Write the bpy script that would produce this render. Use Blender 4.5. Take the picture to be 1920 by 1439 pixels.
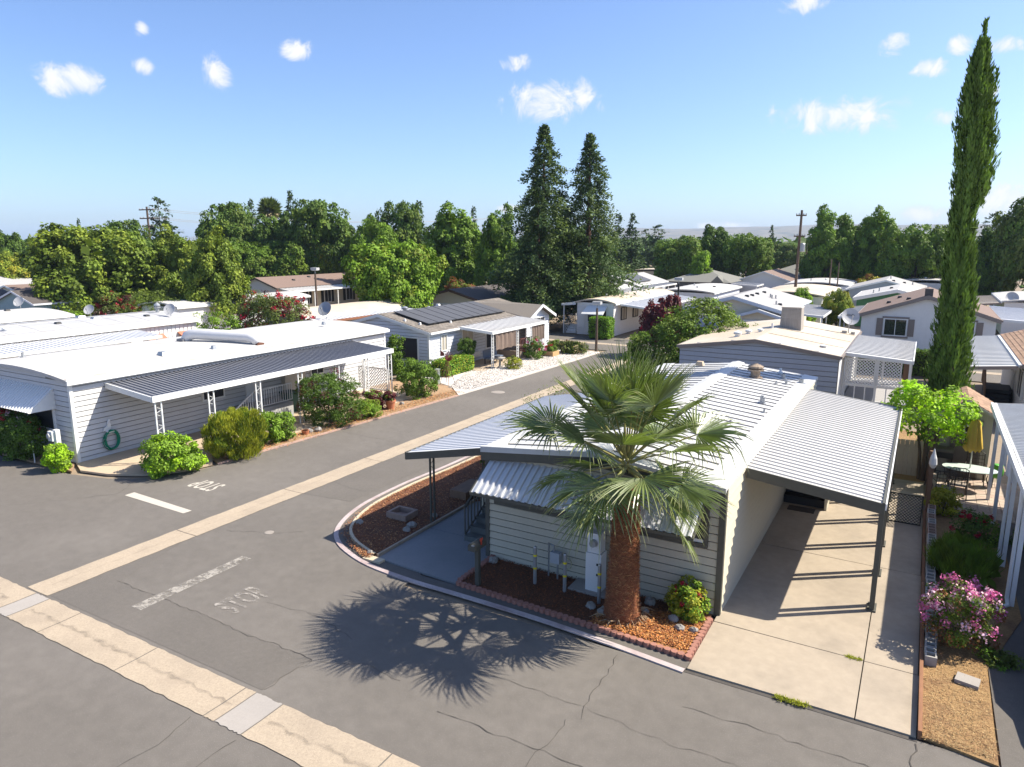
import bpy, math, random
import numpy as np
from mathutils import Vector, Matrix

scene = bpy.context.scene
for ob in list(bpy.data.objects):
    bpy.data.objects.remove(ob)
R = math.radians
# ------------------------------------------------------------------ camera
PITCH = math.atan(267.5 / 1331.0)
cd = bpy.data.cameras.new('camera')
cd.sensor_fit = 'HORIZONTAL'; cd.sensor_width = 36.0
cd.lens = 36.0 * 1331.0 / 1920.0
cd.clip_start = 0.1; cd.clip_end = 30000
cam = bpy.data.objects.new('camera', cd)
cam.location = (0, 0, 8.0)
cam.rotation_euler = (R(90) - PITCH, 0, R(30))
scene.collection.objects.link(cam)
scene.camera = cam
# ------------------------------------------------------------------ sun and sky
SUN_AZ, SUN_EL = R(36.0), R(46.0)          # azimuth measured from +X towards +Y
SUN_STRENGTH, SKY_STRENGTH, EXPOSURE = 4.9, 0.078, 1.0
sd = bpy.data.lights.new('sun', 'SUN')
sd.energy = SUN_STRENGTH; sd.angle = R(0.5); sd.color = (1.0, 0.925, 0.79)
sun = bpy.data.objects.new('sun', sd)
sv = Vector((math.cos(SUN_EL) * math.cos(SUN_AZ), math.cos(SUN_EL) * math.sin(SUN_AZ), math.sin(SUN_EL)))
sun.rotation_euler = sv.to_track_quat('Z', 'Y').to_euler()
sun.location = (20, 10, 60)
scene.collection.objects.link(sun)
world = bpy.data.worlds.new('World'); scene.world = world
world.use_nodes = True
wt = world.node_tree; wt.nodes.clear()
def wn(kind, **kw):
    n = wt.nodes.new(kind)
    for k, v in kw.items(): setattr(n, k, v)
    return n
def wl(a, b): wt.links.new(a, b)
sky = wn('ShaderNodeTexSky', sky_type='NISHITA', sun_disc=False)
sky.sun_elevation = SUN_EL; sky.sun_rotation = R(90) - SUN_AZ
sky.altitude = 30; sky.air_density = 0.8; sky.dust_density = 1.2; sky.ozone_density = 2.0
# small fair-weather clouds, spread over the sky by direction
CLOUDS = [(-0.855,0.487,0.177,0.036,0.018),(-0.804,0.546,0.237,0.009,0.01),(-0.811,0.55,0.199,0.013,0.010),(-0.765,0.613,0.196,0.019,0.024),
 (-0.699,0.677,0.231,0.023,0.014),(-0.484,0.846,0.224,0.021,0.012),(-0.449,0.875,0.179,0.062,0.028),(-0.41,0.894,0.184,0.024,0.022),
 (-0.153,0.95,0.272,0.032,0.012),(-0.115,0.982,0.15,0.085,0.023),(-0.057,0.974,0.219,0.016,0.014),
 (-0.022,0.981,0.192,0.022,0.011),(0.009,0.977,0.213,0.016,0.012),(0.049,0.977,0.207,0.022,0.011),(-0.001,0.99,0.138,0.02,0.012),
 (0.067,0.997,0.046,0.055,0.022),(-0.002,1.0,0.031,0.04,0.012),(-0.501,0.864,0.043,0.02,0.007),(-0.239,0.971,0.019,0.042,0.007),
 (0.044,0.986,0.162,0.008,0.008),
 (0.5,0.8,0.3,0.07,0.03),(0.9,0.3,0.25,0.08,0.03),(0.8,-0.5,0.2,0.07,0.02),(0.3,-0.9,0.25,0.08,0.03),(-0.4,-0.85,0.2,0.07,0.03),
 (-0.95,-0.2,0.22,0.08,0.02),(-0.98,0.15,0.3,0.06,0.03),(0.2,0.7,0.65,0.09,0.05),(-0.5,0.4,0.75,0.09,0.06),(0.3,-0.3,0.9,0.1,0.07),(0.7,0.1,0.7,0.08,0.05)]
tc = wn('ShaderNodeTexCoord')
nz = wn('ShaderNodeTexNoise'); nz.inputs['Scale'].default_value = 24; nz.inputs['Detail'].default_value = 12; nz.inputs['Roughness'].default_value = 0.66; nz.inputs['Distortion'].default_value = 0.8
wl(tc.outputs['Generated'], nz.inputs['Vector'])
nz2 = wn('ShaderNodeMath', operation='MULTIPLY_ADD'); nz2.inputs[1].default_value = 4.6; nz2.inputs[2].default_value = -2.05
wl(nz.outputs['Fac'], nz2.inputs[0])
acc = None
for cx, cy, cz, ca, cb in CLOUDS:
    c = Vector((cx, cy, cz)).normalized()
    e1 = Vector((0, 0, 1)).cross(c).normalized(); e2 = c.cross(e1)
    d1 = wn('ShaderNodeVectorMath', operation='DOT_PRODUCT'); d1.inputs[1].default_value = e1 / ca
    d2 = wn('ShaderNodeVectorMath', operation='DOT_PRODUCT'); d2.inputs[1].default_value = e2 / cb
    d3 = wn('ShaderNodeVectorMath', operation='DOT_PRODUCT'); d3.inputs[1].default_value = c
    for d in (d1, d2, d3): wl(tc.outputs['Generated'], d.inputs[0])
    front = wn('ShaderNodeMath', operation='LESS_THAN'); front.inputs[1].default_value = 0.0
    wl(d3.outputs['Value'], front.inputs[0])
    sq1 = wn('ShaderNodeMath', operation='MULTIPLY'); wl(d1.outputs['Value'], sq1.inputs[0]); wl(d1.outputs['Value'], sq1.inputs[1])
    sq2 = wn('ShaderNodeMath', operation='MULTIPLY_ADD'); wl(d2.outputs['Value'], sq2.inputs[0]); wl(d2.outputs['Value'], sq2.inputs[1]); wl(sq1.outputs[0], sq2.inputs[2])
    hid = wn('ShaderNodeMath', operation='MULTIPLY_ADD'); hid.inputs[1].default_value = 99.0; wl(front.outputs[0], hid.inputs[0]); wl(sq2.outputs[0], hid.inputs[2])
    if acc is None: acc = hid
    else:
        mn = wn('ShaderNodeMath', operation='MINIMUM'); wl(acc.outputs[0], mn.inputs[0]); wl(hid.outputs[0], mn.inputs[1]); acc = mn
sm = wn('ShaderNodeMath', operation='ADD'); wl(acc.outputs[0], sm.inputs[0]); wl(nz2.outputs[0], sm.inputs[1])
mr = wn('ShaderNodeMapRange', interpolation_type='SMOOTHSTEP')
mr.inputs['From Min'].default_value = 1.30; mr.inputs['From Max'].default_value = 0.05
mr.inputs['To Min'].default_value = 0.0; mr.inputs['To Max'].default_value = 0.93
wl(sm.outputs[0], mr.inputs['Value'])
bg = wn('ShaderNodeBackground'); bg.inputs['Strength'].default_value = SKY_STRENGTH
mx = wn('ShaderNodeMix', data_type='RGBA')
wb = wn('ShaderNodeVectorMath', operation='MULTIPLY'); wb.inputs[1].default_value = (1.14, 1.27, 1.5)      # white balance of the clear blue sky
wl(sky.outputs['Color'], wb.inputs[0])
wl(mr.outputs['Result'], mx.inputs['Factor']); wl(wb.outputs[0], mx.inputs['A'])
cs = wn('ShaderNodeMix', data_type='RGBA'); cs.inputs['A'].default_value = (5.4, 5.7, 6.2, 1); cs.inputs['B'].default_value = (7.4, 7.3, 7.2, 1)
cf = wn('ShaderNodeMapRange'); cf.inputs['From Min'].default_value = 0.9; cf.inputs['From Max'].default_value = -0.4; wl(sm.outputs[0], cf.inputs['Value']); wl(cf.outputs['Result'], cs.inputs['Factor'])
wl(cs.outputs['Result'], mx.inputs['B'])
wl(mx.outputs['Result'], bg.inputs['Color'])
wo = wn('ShaderNodeOutputWorld'); wl(bg.outputs[0], wo.inputs['Surface'])
scene.view_settings.view_transform = 'Standard'
scene.view_settings.look = 'None'
scene.view_settings.exposure = EXPOSURE
scene.view_settings.gamma = 1.0
scene.view_settings.use_curve_mapping = False
scene.cycles.max_bounces = 6
scene.cycles.transparent_max_bounces = 12
scene.cycles.volume_bounces = 0

# ------------------------------------------------------------------ helpers
LINK = scene.collection.objects.link
ORG = {}
rnd = random.Random(7)
def org(o): return ORG.get(o.name, Vector((0, 0, 0))) if o else Vector((0, 0, 0))
def tag(o, label=None, cat=None, group=None, kind=None):
    if label: o['label'] = label
    if cat: o['category'] = cat
    if group: o['group'] = group
    if kind: o['kind'] = kind
    return o
def thing(name, loc, label, cat, group=None, kind=None):
    o = bpy.data.objects.new(name, None); LINK(o)
    o.empty_display_size = 0.2; o.location = loc
    ORG[o.name] = Vector(loc)
    return tag(o, label, cat, group, kind)
def adopt(o, parent):
    """parent a mesh written in world coordinates whose verts were shifted to the root's origin"""
    if parent: o.parent = parent
    ORG[o.name] = org(parent)
    LINK(o); return o
class MB:
    def __init__(s): s.v = []; s.f = []
    def add(s, vs, fs):
        n = len(s.v); s.v += [tuple(v) for v in vs]; s.f += [tuple(n + i for i in f) for f in fs]; return s
    def box(s, x0, x1, y0, y1, z0, z1):
        if x0 > x1: x0, x1 = x1, x0
        if y0 > y1: y0, y1 = y1, y0
        if z0 > z1: z0, z1 = z1, z0
        return s.add([(x0,y0,z0),(x1,y0,z0),(x1,y1,z0),(x0,y1,z0),(x0,y0,z1),(x1,y0,z1),(x1,y1,z1),(x0,y1,z1)],
                     [(0,3,2,1),(4,5,6,7),(0,1,5,4),(1,2,6,5),(2,3,7,6),(3,0,4,7)])
    def hexa(s, a, b):
        """solid between two quads a (4 pts) and b (4 pts)"""
        return s.add(list(a) + list(b), [(3,2,1,0),(4,5,6,7),(0,1,5,4),(1,2,6,5),(2,3,7,6),(3,0,4,7)])
    def bar(s, p, q, w, h=None):
        h = h or w; p = Vector(p); q = Vector(q); d = (q - p).normalized()
        u = d.cross(Vector((0,0,1)));  u = Vector((1,0,0)) if u.length < 1e-4 else u.normalized()
        n = u.cross(d)
        u = u * w / 2; n = n * h / 2
        return s.hexa([p-u-n, p+u-n, p+u+n, p-u+n], [q-u-n, q+u-n, q+u+n, q-u+n])
    def tube(s, pts, rads, seg=8, cap=True):
        pts = [Vector(p) for p in pts]
        if not isinstance(rads, (list, tuple)): rads = [rads] * len(pts)
        base = len(s.v)
        for i, p in enumerate(pts):
            d = (pts[min(i+1, len(pts)-1)] - pts[max(i-1, 0)]).normalized()
            u = d.cross(Vector((0.03,0.02,1))); u = Vector((1,0,0)) if u.length < 1e-3 else u.normalized()
            w = d.cross(u)
            for k in range(seg):
                a = 2*math.pi*k/seg
                s.v.append(tuple(p + (u*math.cos(a) + w*math.sin(a))*rads[i]))
        for i in range(len(pts)-1):
            for k in range(seg):
                a = base+i*seg+k; b = base+i*seg+(k+1)%seg
                s.f.append((a, b, b+seg, a+seg))
        if cap:
            s.f.append(tuple(base+k for k in range(seg))[::-1])
            s.f.append(tuple(base+(len(pts)-1)*seg+k for k in range(seg)))
        return s
    def lathe(s, c, prof, seg=20):
        return s.tube([(c[0], c[1], c[2]+z) for r, z in prof], [r for r, z in prof], seg)
    def quad(s, a, b, c, d): return s.add([a,b,c,d], [(0,1,2,3)])
    def poly(s, pts): return s.add(pts, [tuple(range(len(pts)))])
    def mesh(s, name, mat, off=(0,0,0), smooth=False):
        me = bpy.data.meshes.new(name)
        o = Vector(off)
        me.from_pydata([(v[0]-o.x, v[1]-o.y, v[2]-o.z) for v in s.v], [], s.f)
        if mat: me.materials.append(mat)
        if smooth:
            me.polygons.foreach_set('use_smooth', [True]*len(me.polygons))
        me.update(); return me
    def build(s, name, mat, parent=None, smooth=False, loc=None):
        if parent is None:
            c = Vector(loc) if loc is not None else Vector((0,0,0))
            o = bpy.data.objects.new(name, s.mesh(name, mat, c, smooth)); o.location = c
            ORG[o.name] = c; LINK(o); return o
        o = bpy.data.objects.new(name, s.mesh(name, mat, org(parent), smooth))
        return adopt(o, parent)
def inst(name, me, parent, loc):
    """one more copy of a shared piece, at a world place"""
    o = bpy.data.objects.new(name, me); o.location = Vector(loc) - org(parent)
    o.parent = parent; LINK(o); ORG[o.name] = Vector(loc); return o
def copy_tree(o, loc=None, parent=None, rot=None):
    c = o.copy(); LINK(c); c.parent = parent
    if loc is not None: c.location = loc
    if rot is not None: c.rotation_euler = (0, 0, rot)
    ORG[c.name] = Vector(c.location) if parent is None else org(parent)
    for ch in o.children: copy_tree(ch, None, c)
    return c

# ------------------------------------------------------------------ materials
MATS = {}
def mat(key, col, rough=0.75, var=0.10, scale=6.0, metal=0.0, bump=0.0, bscale=60.0, col2=None, amt=0.0, s2=1.5, tint=0.0, spec=0.35, stretch=None, transl=0.0, trcol=None):
    if key in MATS: return MATS[key]
    m = bpy.data.materials.new(key); m.use_nodes = True; MATS[key] = m
    t = m.node_tree; nd = t.nodes; ln = t.links
    b = nd['Principled BSDF']; out = nd['Material Output']
    b.inputs['Roughness'].default_value = rough; b.inputs['Metallic'].default_value = metal
    b.inputs['Specular IOR Level'].default_value = spec
    tc_ = nd.new('ShaderNodeTexCoord'); vec = tc_.outputs['Object']
    if stretch:
        mp = nd.new('ShaderNodeMapping'); mp.inputs['Scale'].default_value = stretch
        ln.new(vec, mp.inputs['Vector']); vec = mp.outputs['Vector']
    n1 = nd.new('ShaderNodeTexNoise'); n1.inputs['Scale'].default_value = scale; n1.inputs['Detail'].default_value = 8; n1.inputs['Roughness'].default_value = 0.65
    ln.new(vec, n1.inputs['Vector'])
    r1 = nd.new('ShaderNodeMapRange'); r1.inputs['From Min'].default_value = 0.25; r1.inputs['From Max'].default_value = 0.75
    r1.inputs['To Min'].default_value = 1 - var; r1.inputs['To Max'].default_value = 1 + var
    ln.new(n1.outputs['Fac'], r1.inputs['Value'])
    cur = None
    rgb = nd.new('ShaderNodeRGB'); rgb.outputs[0].default_value = (*col, 1); cur = rgb.outputs[0]
    if col2:
        n2 = nd.new('ShaderNodeTexNoise'); n2.inputs['Scale'].default_value = s2; n2.inputs['Detail'].default_value = 7; n2.inputs['Roughness'].default_value = 0.62
        ln.new(vec, n2.inputs['Vector'])
        r2 = nd.new('ShaderNodeMapRange'); r2.inputs['From Min'].default_value = 0.45; r2.inputs['From Max'].default_value = 0.68
        r2.inputs['To Min'].default_value = 0.0; r2.inputs['To Max'].default_value = amt
        ln.new(n2.outputs['Fac'], r2.inputs['Value'])
        mxx = nd.new('ShaderNodeMix'); mxx.data_type = 'RGBA'; mxx.inputs['B'].default_value = (*col2, 1)
        ln.new(r2.outputs[0], mxx.inputs['Factor']); ln.new(cur, mxx.inputs['A']); cur = mxx.outputs['Result']
    fac = r1.outputs[0]
    if tint:
        at_ = nd.new('ShaderNodeAttribute'); at_.attribute_name = 'tint'
        r3 = nd.new('ShaderNodeMapRange'); r3.inputs['To Min'].default_value = 1 - tint; r3.inputs['To Max'].default_value = 1 + tint
        ln.new(at_.outputs['Fac'], r3.inputs['Value'])
        mm = nd.new('ShaderNodeMath'); mm.operation = 'MULTIPLY'; ln.new(fac, mm.inputs[0]); ln.new(r3.outputs[0], mm.inputs[1]); fac = mm.outputs[0]
    vm = nd.new('ShaderNodeVectorMath'); vm.operation = 'SCALE'
    ln.new(cur, vm.inputs[0]); ln.new(fac, vm.inputs['Scale'])
    ln.new(vm.outputs[0], b.inputs['Base Color'])
    if bump:
        n3 = nd.new('ShaderNodeTexNoise'); n3.inputs['Scale'].default_value = bscale; n3.inputs['Detail'].default_value = 4
        ln.new(vec, n3.inputs['Vector'])
        bp = nd.new('ShaderNodeBump'); bp.inputs['Strength'].default_value = bump; bp.inputs['Distance'].default_value = 0.02
        ln.new(n3.outputs['Fac'], bp.inputs['Height']); ln.new(bp.outputs[0], b.inputs['Normal'])
    if transl:
        tr = nd.new('ShaderNodeBsdfTranslucent')
        v2 = nd.new('ShaderNodeVectorMath'); v2.operation = 'MULTIPLY'; v2.inputs[1].default_value = trcol or (1.5, 1.6, 0.6)
        ln.new(vm.outputs[0], v2.inputs[0]); ln.new(v2.outputs[0], tr.inputs['Color'])
        ms = nd.new('ShaderNodeMixShader'); ms.inputs[0].default_value = transl
        ln.new(b.outputs[0], ms.inputs[1]); ln.new(tr.outputs[0], ms.inputs[2]); ln.new(ms.outputs[0], out.inputs['Surface'])
    return m
def leafmat(key, col, tint=0.38, transl=0.17, var=0.32, scale=0.5, col2=None, amt=0.0, s2=1.0):
    return mat(key, (col[0]*1.62, col[1]*1.75, col[2]*1.0), rough=0.6, var=var, scale=scale, tint=tint, spec=0.16, transl=transl, col2=col2, amt=amt, s2=s2)
WHITE = mat('white_paint', (0.70, 0.70, 0.69), 0.5, 0.04, 4, col2=(0.60, 0.57, 0.50), amt=0.25, s2=0.9)
ROOFWHITE = mat('white_roof_coating', (0.47, 0.46, 0.445), 0.65, 0.07, 3, col2=(0.40, 0.37, 0.325), amt=0.6, s2=0.6)
ROOFCREAM = mat('cream_roof_coating', (0.49, 0.41, 0.31), 0.65, 0.06, 3, col2=(0.54, 0.50, 0.44), amt=0.7, s2=0.25)
METALROOF = mat('white_metal_roof', (0.50, 0.50, 0.49), 0.55, 0.05, 3, col2=(0.40, 0.385, 0.355), amt=0.45, s2=0.8)
GREYROOF = mat('grey_metal_roof', (0.50, 0.48, 0.45), 0.6, 0.05, 2, col2=(0.60, 0.58, 0.54), amt=0.5, s2=0.6)
DARKPAN = mat('weathered_grey_metal', (0.145, 0.148, 0.165), 0.5, 0.12, 2, metal=0.0, col2=(0.20, 0.205, 0.225), amt=0.6, s2=0.7)
BLUEPAN = mat('galvanised_metal', (0.56, 0.565, 0.58), 0.5, 0.05, 2, metal=0.0, col2=(0.47, 0.475, 0.49), amt=0.4, s2=0.9)
SAGE = mat('sage_beige_siding', (0.49, 0.45, 0.345), 0.65, 0.05, 5, col2=(0.43, 0.42, 0.35), amt=0.35, s2=0.8)
OLIVE = mat('dark_olive_trim', (0.085, 0.083, 0.068), 0.55, 0.10, 6)
GREYSIDE = mat('pale_grey_siding', (0.53, 0.53, 0.535), 0.6, 0.04, 5, col2=(0.46, 0.46, 0.46), amt=0.3, s2=0.7)
LILAC = mat('light_grey_blue_siding', (0.60, 0.62, 0.67), 0.6, 0.04, 5)
SLATE = mat('grey_blue_siding', (0.36, 0.38, 0.42), 0.6, 0.05, 5)
CREAM = mat('cream_siding', (0.62, 0.55, 0.42), 0.7, 0.05, 5)
OFFWHITE = mat('off_white_siding', (0.70, 0.68, 0.65), 0.65, 0.04, 4)
GREEN = mat('dark_green_siding', (0.05, 0.16, 0.07), 0.6, 0.06, 5)
TAUPE = mat('taupe_paint', (0.23, 0.19, 0.165), 0.6, 0.06, 5)
GLASS = mat('window_glass', (0.02, 0.023, 0.026), 0.06, 0.1, 1, spec=0.8)
SCREEN = mat('dark_insect_screen', (0.025, 0.026, 0.032), 0.5, 0.1, 8)
CURTAIN = mat('curtain_behind_glass', (0.42, 0.38, 0.32), 0.5, 0.25, 8, stretch=(4, 4, 0.2))
SHINGLEGREY = mat('brown_grey_shingle', (0.20, 0.175, 0.15), 0.9, 0.18, 20, tint=0.22)
SHINGLEBROWN = mat('brown_shingle', (0.30, 0.19, 0.125), 0.9, 0.15, 20, tint=0.2)
SHINGLERED = mat('reddish_brown_shingle', (0.235, 0.165, 0.135), 0.9, 0.15, 9, tint=0.2)
SHINGLELIGHT = mat('pale_grey_shingle', (0.40, 0.39, 0.385), 0.9, 0.12, 9, tint=0.15)
SHINGLEDARK = mat('dark_brown_shingle', (0.11, 0.095, 0.088), 0.9, 0.15, 9, tint=0.2)
SHINGLEOLIVE = mat('olive_grey_shingle', (0.22, 0.215, 0.19), 0.9, 0.15, 9, tint=0.2)
SOLAR = mat('solar_cell', (0.085, 0.085, 0.09), 0.5, 0.06, 2, spec=0.3)
BLACK = mat('black_metal', (0.02, 0.02, 0.02), 0.45, 0.1, 5)
STEEL = mat('grey_galvanised_steel', (0.36, 0.37, 0.38), 0.4, 0.1, 8, metal=0.5)
YELLOW = mat('yellow_tape', (0.75, 0.62, 0.02), 0.5, 0.05, 5)
RUST = mat('rusty_iron', (0.12, 0.05, 0.03), 0.8, 0.3, 14)
WOODBROWN = mat('weathered_brown_wood', (0.20, 0.12, 0.075), 0.8, 0.2, 8, stretch=(1, 1, 0.15))
POLEWOOD = mat('utility_pole_wood', (0.11, 0.075, 0.055), 0.85, 0.25, 8, stretch=(1, 1, 0.1))
TERRA = mat('terracotta', (0.42, 0.16, 0.08), 0.8, 0.12, 9)
BRICKRED = mat('scalloped_red_concrete', (0.33, 0.155, 0.115), 0.85, 0.2, 12, bump=0.3, bscale=80)
BLOCK = mat('grey_cinder_block', (0.34, 0.32, 0.29), 0.9, 0.15, 10, bump=0.4, bscale=90)
BLOCKRED = mat('reddish_block', (0.30, 0.21, 0.165), 0.9, 0.15, 10, bump=0.4, bscale=90)
ROCK = mat('pale_garden_rock', (0.27, 0.25, 0.225), 0.85, 0.3, 7, bump=0.5, bscale=20)
def groundmat(key, col, col2, amt, s2, var=0.10, scale=40, bump=0.35, bscale=180, rough=0.9, speck=None, spk=0.5, spscale=220):
    m = mat(key, col, rough, var, scale, bump=bump, bscale=bscale, col2=col2, amt=amt, s2=s2)
    if speck:
        t = m.node_tree; nd = t.nodes; ln = t.links; b = nd['Principled BSDF']
        src = b.inputs['Base Color'].links[0].from_socket
        tc_ = nd.new('ShaderNodeTexCoord')
        n = nd.new('ShaderNodeTexNoise'); n.inputs['Scale'].default_value = spscale; n.inputs['Detail'].default_value = 2
        ln.new(tc_.outputs['Object'], n.inputs['Vector'])
        r = nd.new('ShaderNodeMapRange'); r.inputs['From Min'].default_value = 0.58; r.inputs['From Max'].default_value = 0.72; r.inputs['To Max'].default_value = spk
        ln.new(n.outputs['Fac'], r.inputs['Value'])
        mx_ = nd.new('ShaderNodeMix'); mx_.data_type = 'RGBA'; mx_.inputs['B'].default_value = (*speck, 1)
        ln.new(r.outputs[0], mx_.inputs['Factor']); ln.new(src, mx_.inputs['A']); ln.new(mx_.outputs['Result'], b.inputs['Base Color'])
    return m
ASPHALT = groundmat('asphalt', (0.130, 0.116, 0.101), (0.164, 0.147, 0.129), 0.75, 0.22, 0.11, 3.5, 0.35, 140, 0.88, (0.26, 0.25, 0.23), 0.45, 60)
ASPHALTDARK = groundmat('dark_asphalt_patch', (0.120, 0.107, 0.093), (0.145, 0.129, 0.112), 0.8, 0.3, 0.10, 9, 0.35, 140, 0.88, (0.22, 0.21, 0.2), 0.4, 60)
CRACK = mat('crack_in_asphalt', (0.075, 0.066, 0.058), 0.95, 0.3, 8)
GUTTER = groundmat('exposed_aggregate_concrete', (0.40, 0.325, 0.24), (0.32, 0.26, 0.195), 0.75, 0.9, 0.16, 22, 0.6, 90, 0.9, (0.22, 0.18, 0.14), 0.6, 50)
PATCH = groundmat('smooth_grey_concrete', (0.33, 0.30, 0.27), (0.29, 0.265, 0.24), 0.6, 1.0, 0.06, 20, 0.2, 120)
DRIVE = groundmat('driveway_concrete', (0.355, 0.295, 0.225), (0.265, 0.222, 0.172), 0.85, 0.55, 0.10, 5, 0.25, 160, 0.85, (0.28, 0.25, 0.2), 0.3, 70)
WALKC = groundmat('blue_grey_painted_concrete', (0.225, 0.23, 0.235), (0.19, 0.20, 0.205), 0.7, 0.8, 0.06, 14, 0.2, 160, 0.8)
TANC = groundmat('tan_patio_concrete', (0.46, 0.36, 0.255), (0.38, 0.29, 0.2), 0.6, 0.7, 0.08, 14, 0.2, 160)
KERBM = mat('worn_white_kerb_paint', (0.45, 0.385, 0.375), 0.85, 0.14, 8, col2=(0.32, 0.23, 0.22), amt=0.9, s2=0.9, bump=0.3)
KERBC = mat('kerb_concrete', (0.27, 0.24, 0.21), 0.9, 0.12, 10, bump=0.3)
EARTH = groundmat('dry_earth', (0.26, 0.20, 0.14), (0.20, 0.17, 0.13), 0.8, 0.2, 0.2, 8, 0.6, 30)
STRAW = groundmat('dry_grass_soil', (0.30, 0.185, 0.080), (0.17, 0.09, 0.045), 0.9, 1.2, 0.35, 26, 0.9, 60)
MULCHG = groundmat('mulch_bed', (0.16, 0.065, 0.032), (0.10, 0.045, 0.025), 0.8, 2.0, 0.4, 30, 1.0, 40)
WHITEGRAVEL = groundmat('white_gravel', (0.62, 0.57, 0.52), (0.48, 0.43, 0.38), 0.7, 1.2, 0.3, 40, 0.9, 45)
BARKG = groundmat('bark_and_leaf_litter', (0.36, 0.235, 0.135), (0.25, 0.16, 0.1), 0.8, 1.1, 0.35, 26, 0.9, 50)
FAINTPAINT = mat('white_road_paint', (0.46, 0.42, 0.36), 0.8, 0.08, 20)
def worn(key, col, lo, hi, sc, top=0.85):
    m = mat(key, col, 0.85, 0.1, 20); t = m.node_tree; nd = t.nodes; ln = t.links
    b = nd['Principled BSDF']; tc_ = nd.new('ShaderNodeTexCoord')
    n = nd.new('ShaderNodeTexNoise'); n.inputs['Scale'].default_value = sc; n.inputs['Detail'].default_value = 10; n.inputs['Roughness'].default_value = 0.75
    ln.new(tc_.outputs['Object'], n.inputs['Vector'])
    r = nd.new('ShaderNodeMapRange'); r.inputs['From Min'].default_value = lo; r.inputs['From Max'].default_value = hi; r.inputs['To Max'].default_value = top
    ln.new(n.outputs['Fac'], r.inputs['Value']); ln.new(r.outputs[0], b.inputs['Alpha'])
    return m
WORNPAINT = worn('worn_road_paint', (0.36, 0.33, 0.29), 0.41, 0.57, 4)
WORNPAINT2 = worn('badly_worn_road_paint', (0.34, 0.31, 0.275), 0.44, 0.58, 5)
BARK = mat('tree_bark', (0.10, 0.075, 0.055), 0.9, 0.3, 6, stretch=(1, 1, 0.2), bump=0.6, bscale=14)
REDBARK = mat('redwood_bark', (0.13, 0.07, 0.05), 0.9, 0.3, 6, stretch=(1, 1, 0.1), bump=0.6, bscale=14)
HILL = mat('dry_hillside', (0.17, 0.14, 0.085), 0.95, 0.3, 0.03, col2=(0.02, 0.035, 0.02), amt=0.8, s2=0.012)
# ------------------------------------------------------------------ the ground, roads and plots
def sheet(name, pts, z, m, kind='structure', parent=None):
    o = MB().poly([(x, y, z) for x, y in pts]).build(name, m, parent)
    if parent is None: tag(o, kind=kind)
    return o
def slab(name, pts, z0, z1, m, parent=None, kind='structure'):
    n = len(pts)
    mb = MB().add([(x, y, z0) for x, y in pts] + [(x, y, z1) for x, y in pts],
                  [tuple(range(n, 2*n))] + [(i, (i+1) % n, n+(i+1) % n, n+i) for i in range(n)])
    o = mb.build(name, m, parent)
    if parent is None: tag(o, kind=kind)
    return o
def rect(x0, x1, y0, y1): return [(x0, y0), (x1, y0), (x1, y1), (x0, y1)]
sheet('ground', rect(-4600, 3600, -600, 5400), -0.06, EARTH)
road = slab('road', [(-34, -25), (30, -25), (30, 12.15), (-10.0, 12.15), (-10.0, 48.5), (45, 48.5), (45, 55.6), (-75, 55.6), (-75, 48.8),
                     (-19.95, 48.8), (-20.05, 43.5), (-20.4, 36), (-20.9, 27), (-21.35, 20), (-21.7, 15.5), (-22.4, 13.95), (-23.6, 13.2), (-25.5, 12.75), (-34, 12.6)], -0.06, 0.0, ASPHALT)
sheet('asphalt_patch', [(-16.7, 7.72), (-9.7, 7.72), (-9.65, 8.86), (-13.5, 8.92), (-16.0, 8.92), (-16.7, 11.0)], 0.004, ASPHALTDARK)
sheet('asphalt_patch', [(-16.7, 15.5), (-14.9, 15.7), (-14.75, 46), (-16.7, 46)], 0.004, ASPHALTDARK)
def crack(pts, w, name='road_crack', m=CRACK, z=0.009, parent=None):
    r = random.Random(len(pts) * 31 + int(pts[0][0] * 100)); fine = [Vector((*pts[0], 0))]
    for a, b in zip(pts, pts[1:]):
        a = Vector((*a, 0)); b = Vector((*b, 0)); n = max(2, int((b - a).length / 0.16)); perp = Vector((-(b-a).y, (b-a).x, 0)).normalized()
        for i in range(1, n + 1):
            fine.append(a.lerp(b, i / n) + (perp * r.uniform(-0.05, 0.05) if i < n else Vector()))
    mb = MB(); L = []; Rr = []
    for i, p in enumerate(fine):
        d = (fine[min(i+1, len(fine)-1)] - fine[max(i-1, 0)]).normalized(); n = Vector((-d.y, d.x, 0))
        ww = w * r.uniform(0.12, 0.48) / 2
        L.append((p.x+n.x*ww, p.y+n.y*ww, z)); Rr.append((p.x-n.x*ww, p.y-n.y*ww, z))
    k = len(L); mb.add(L + Rr, [(i, k+i, k+i+1, i+1) for i in range(k-1)])
    return mb.build(name, m, parent or road)
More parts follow.
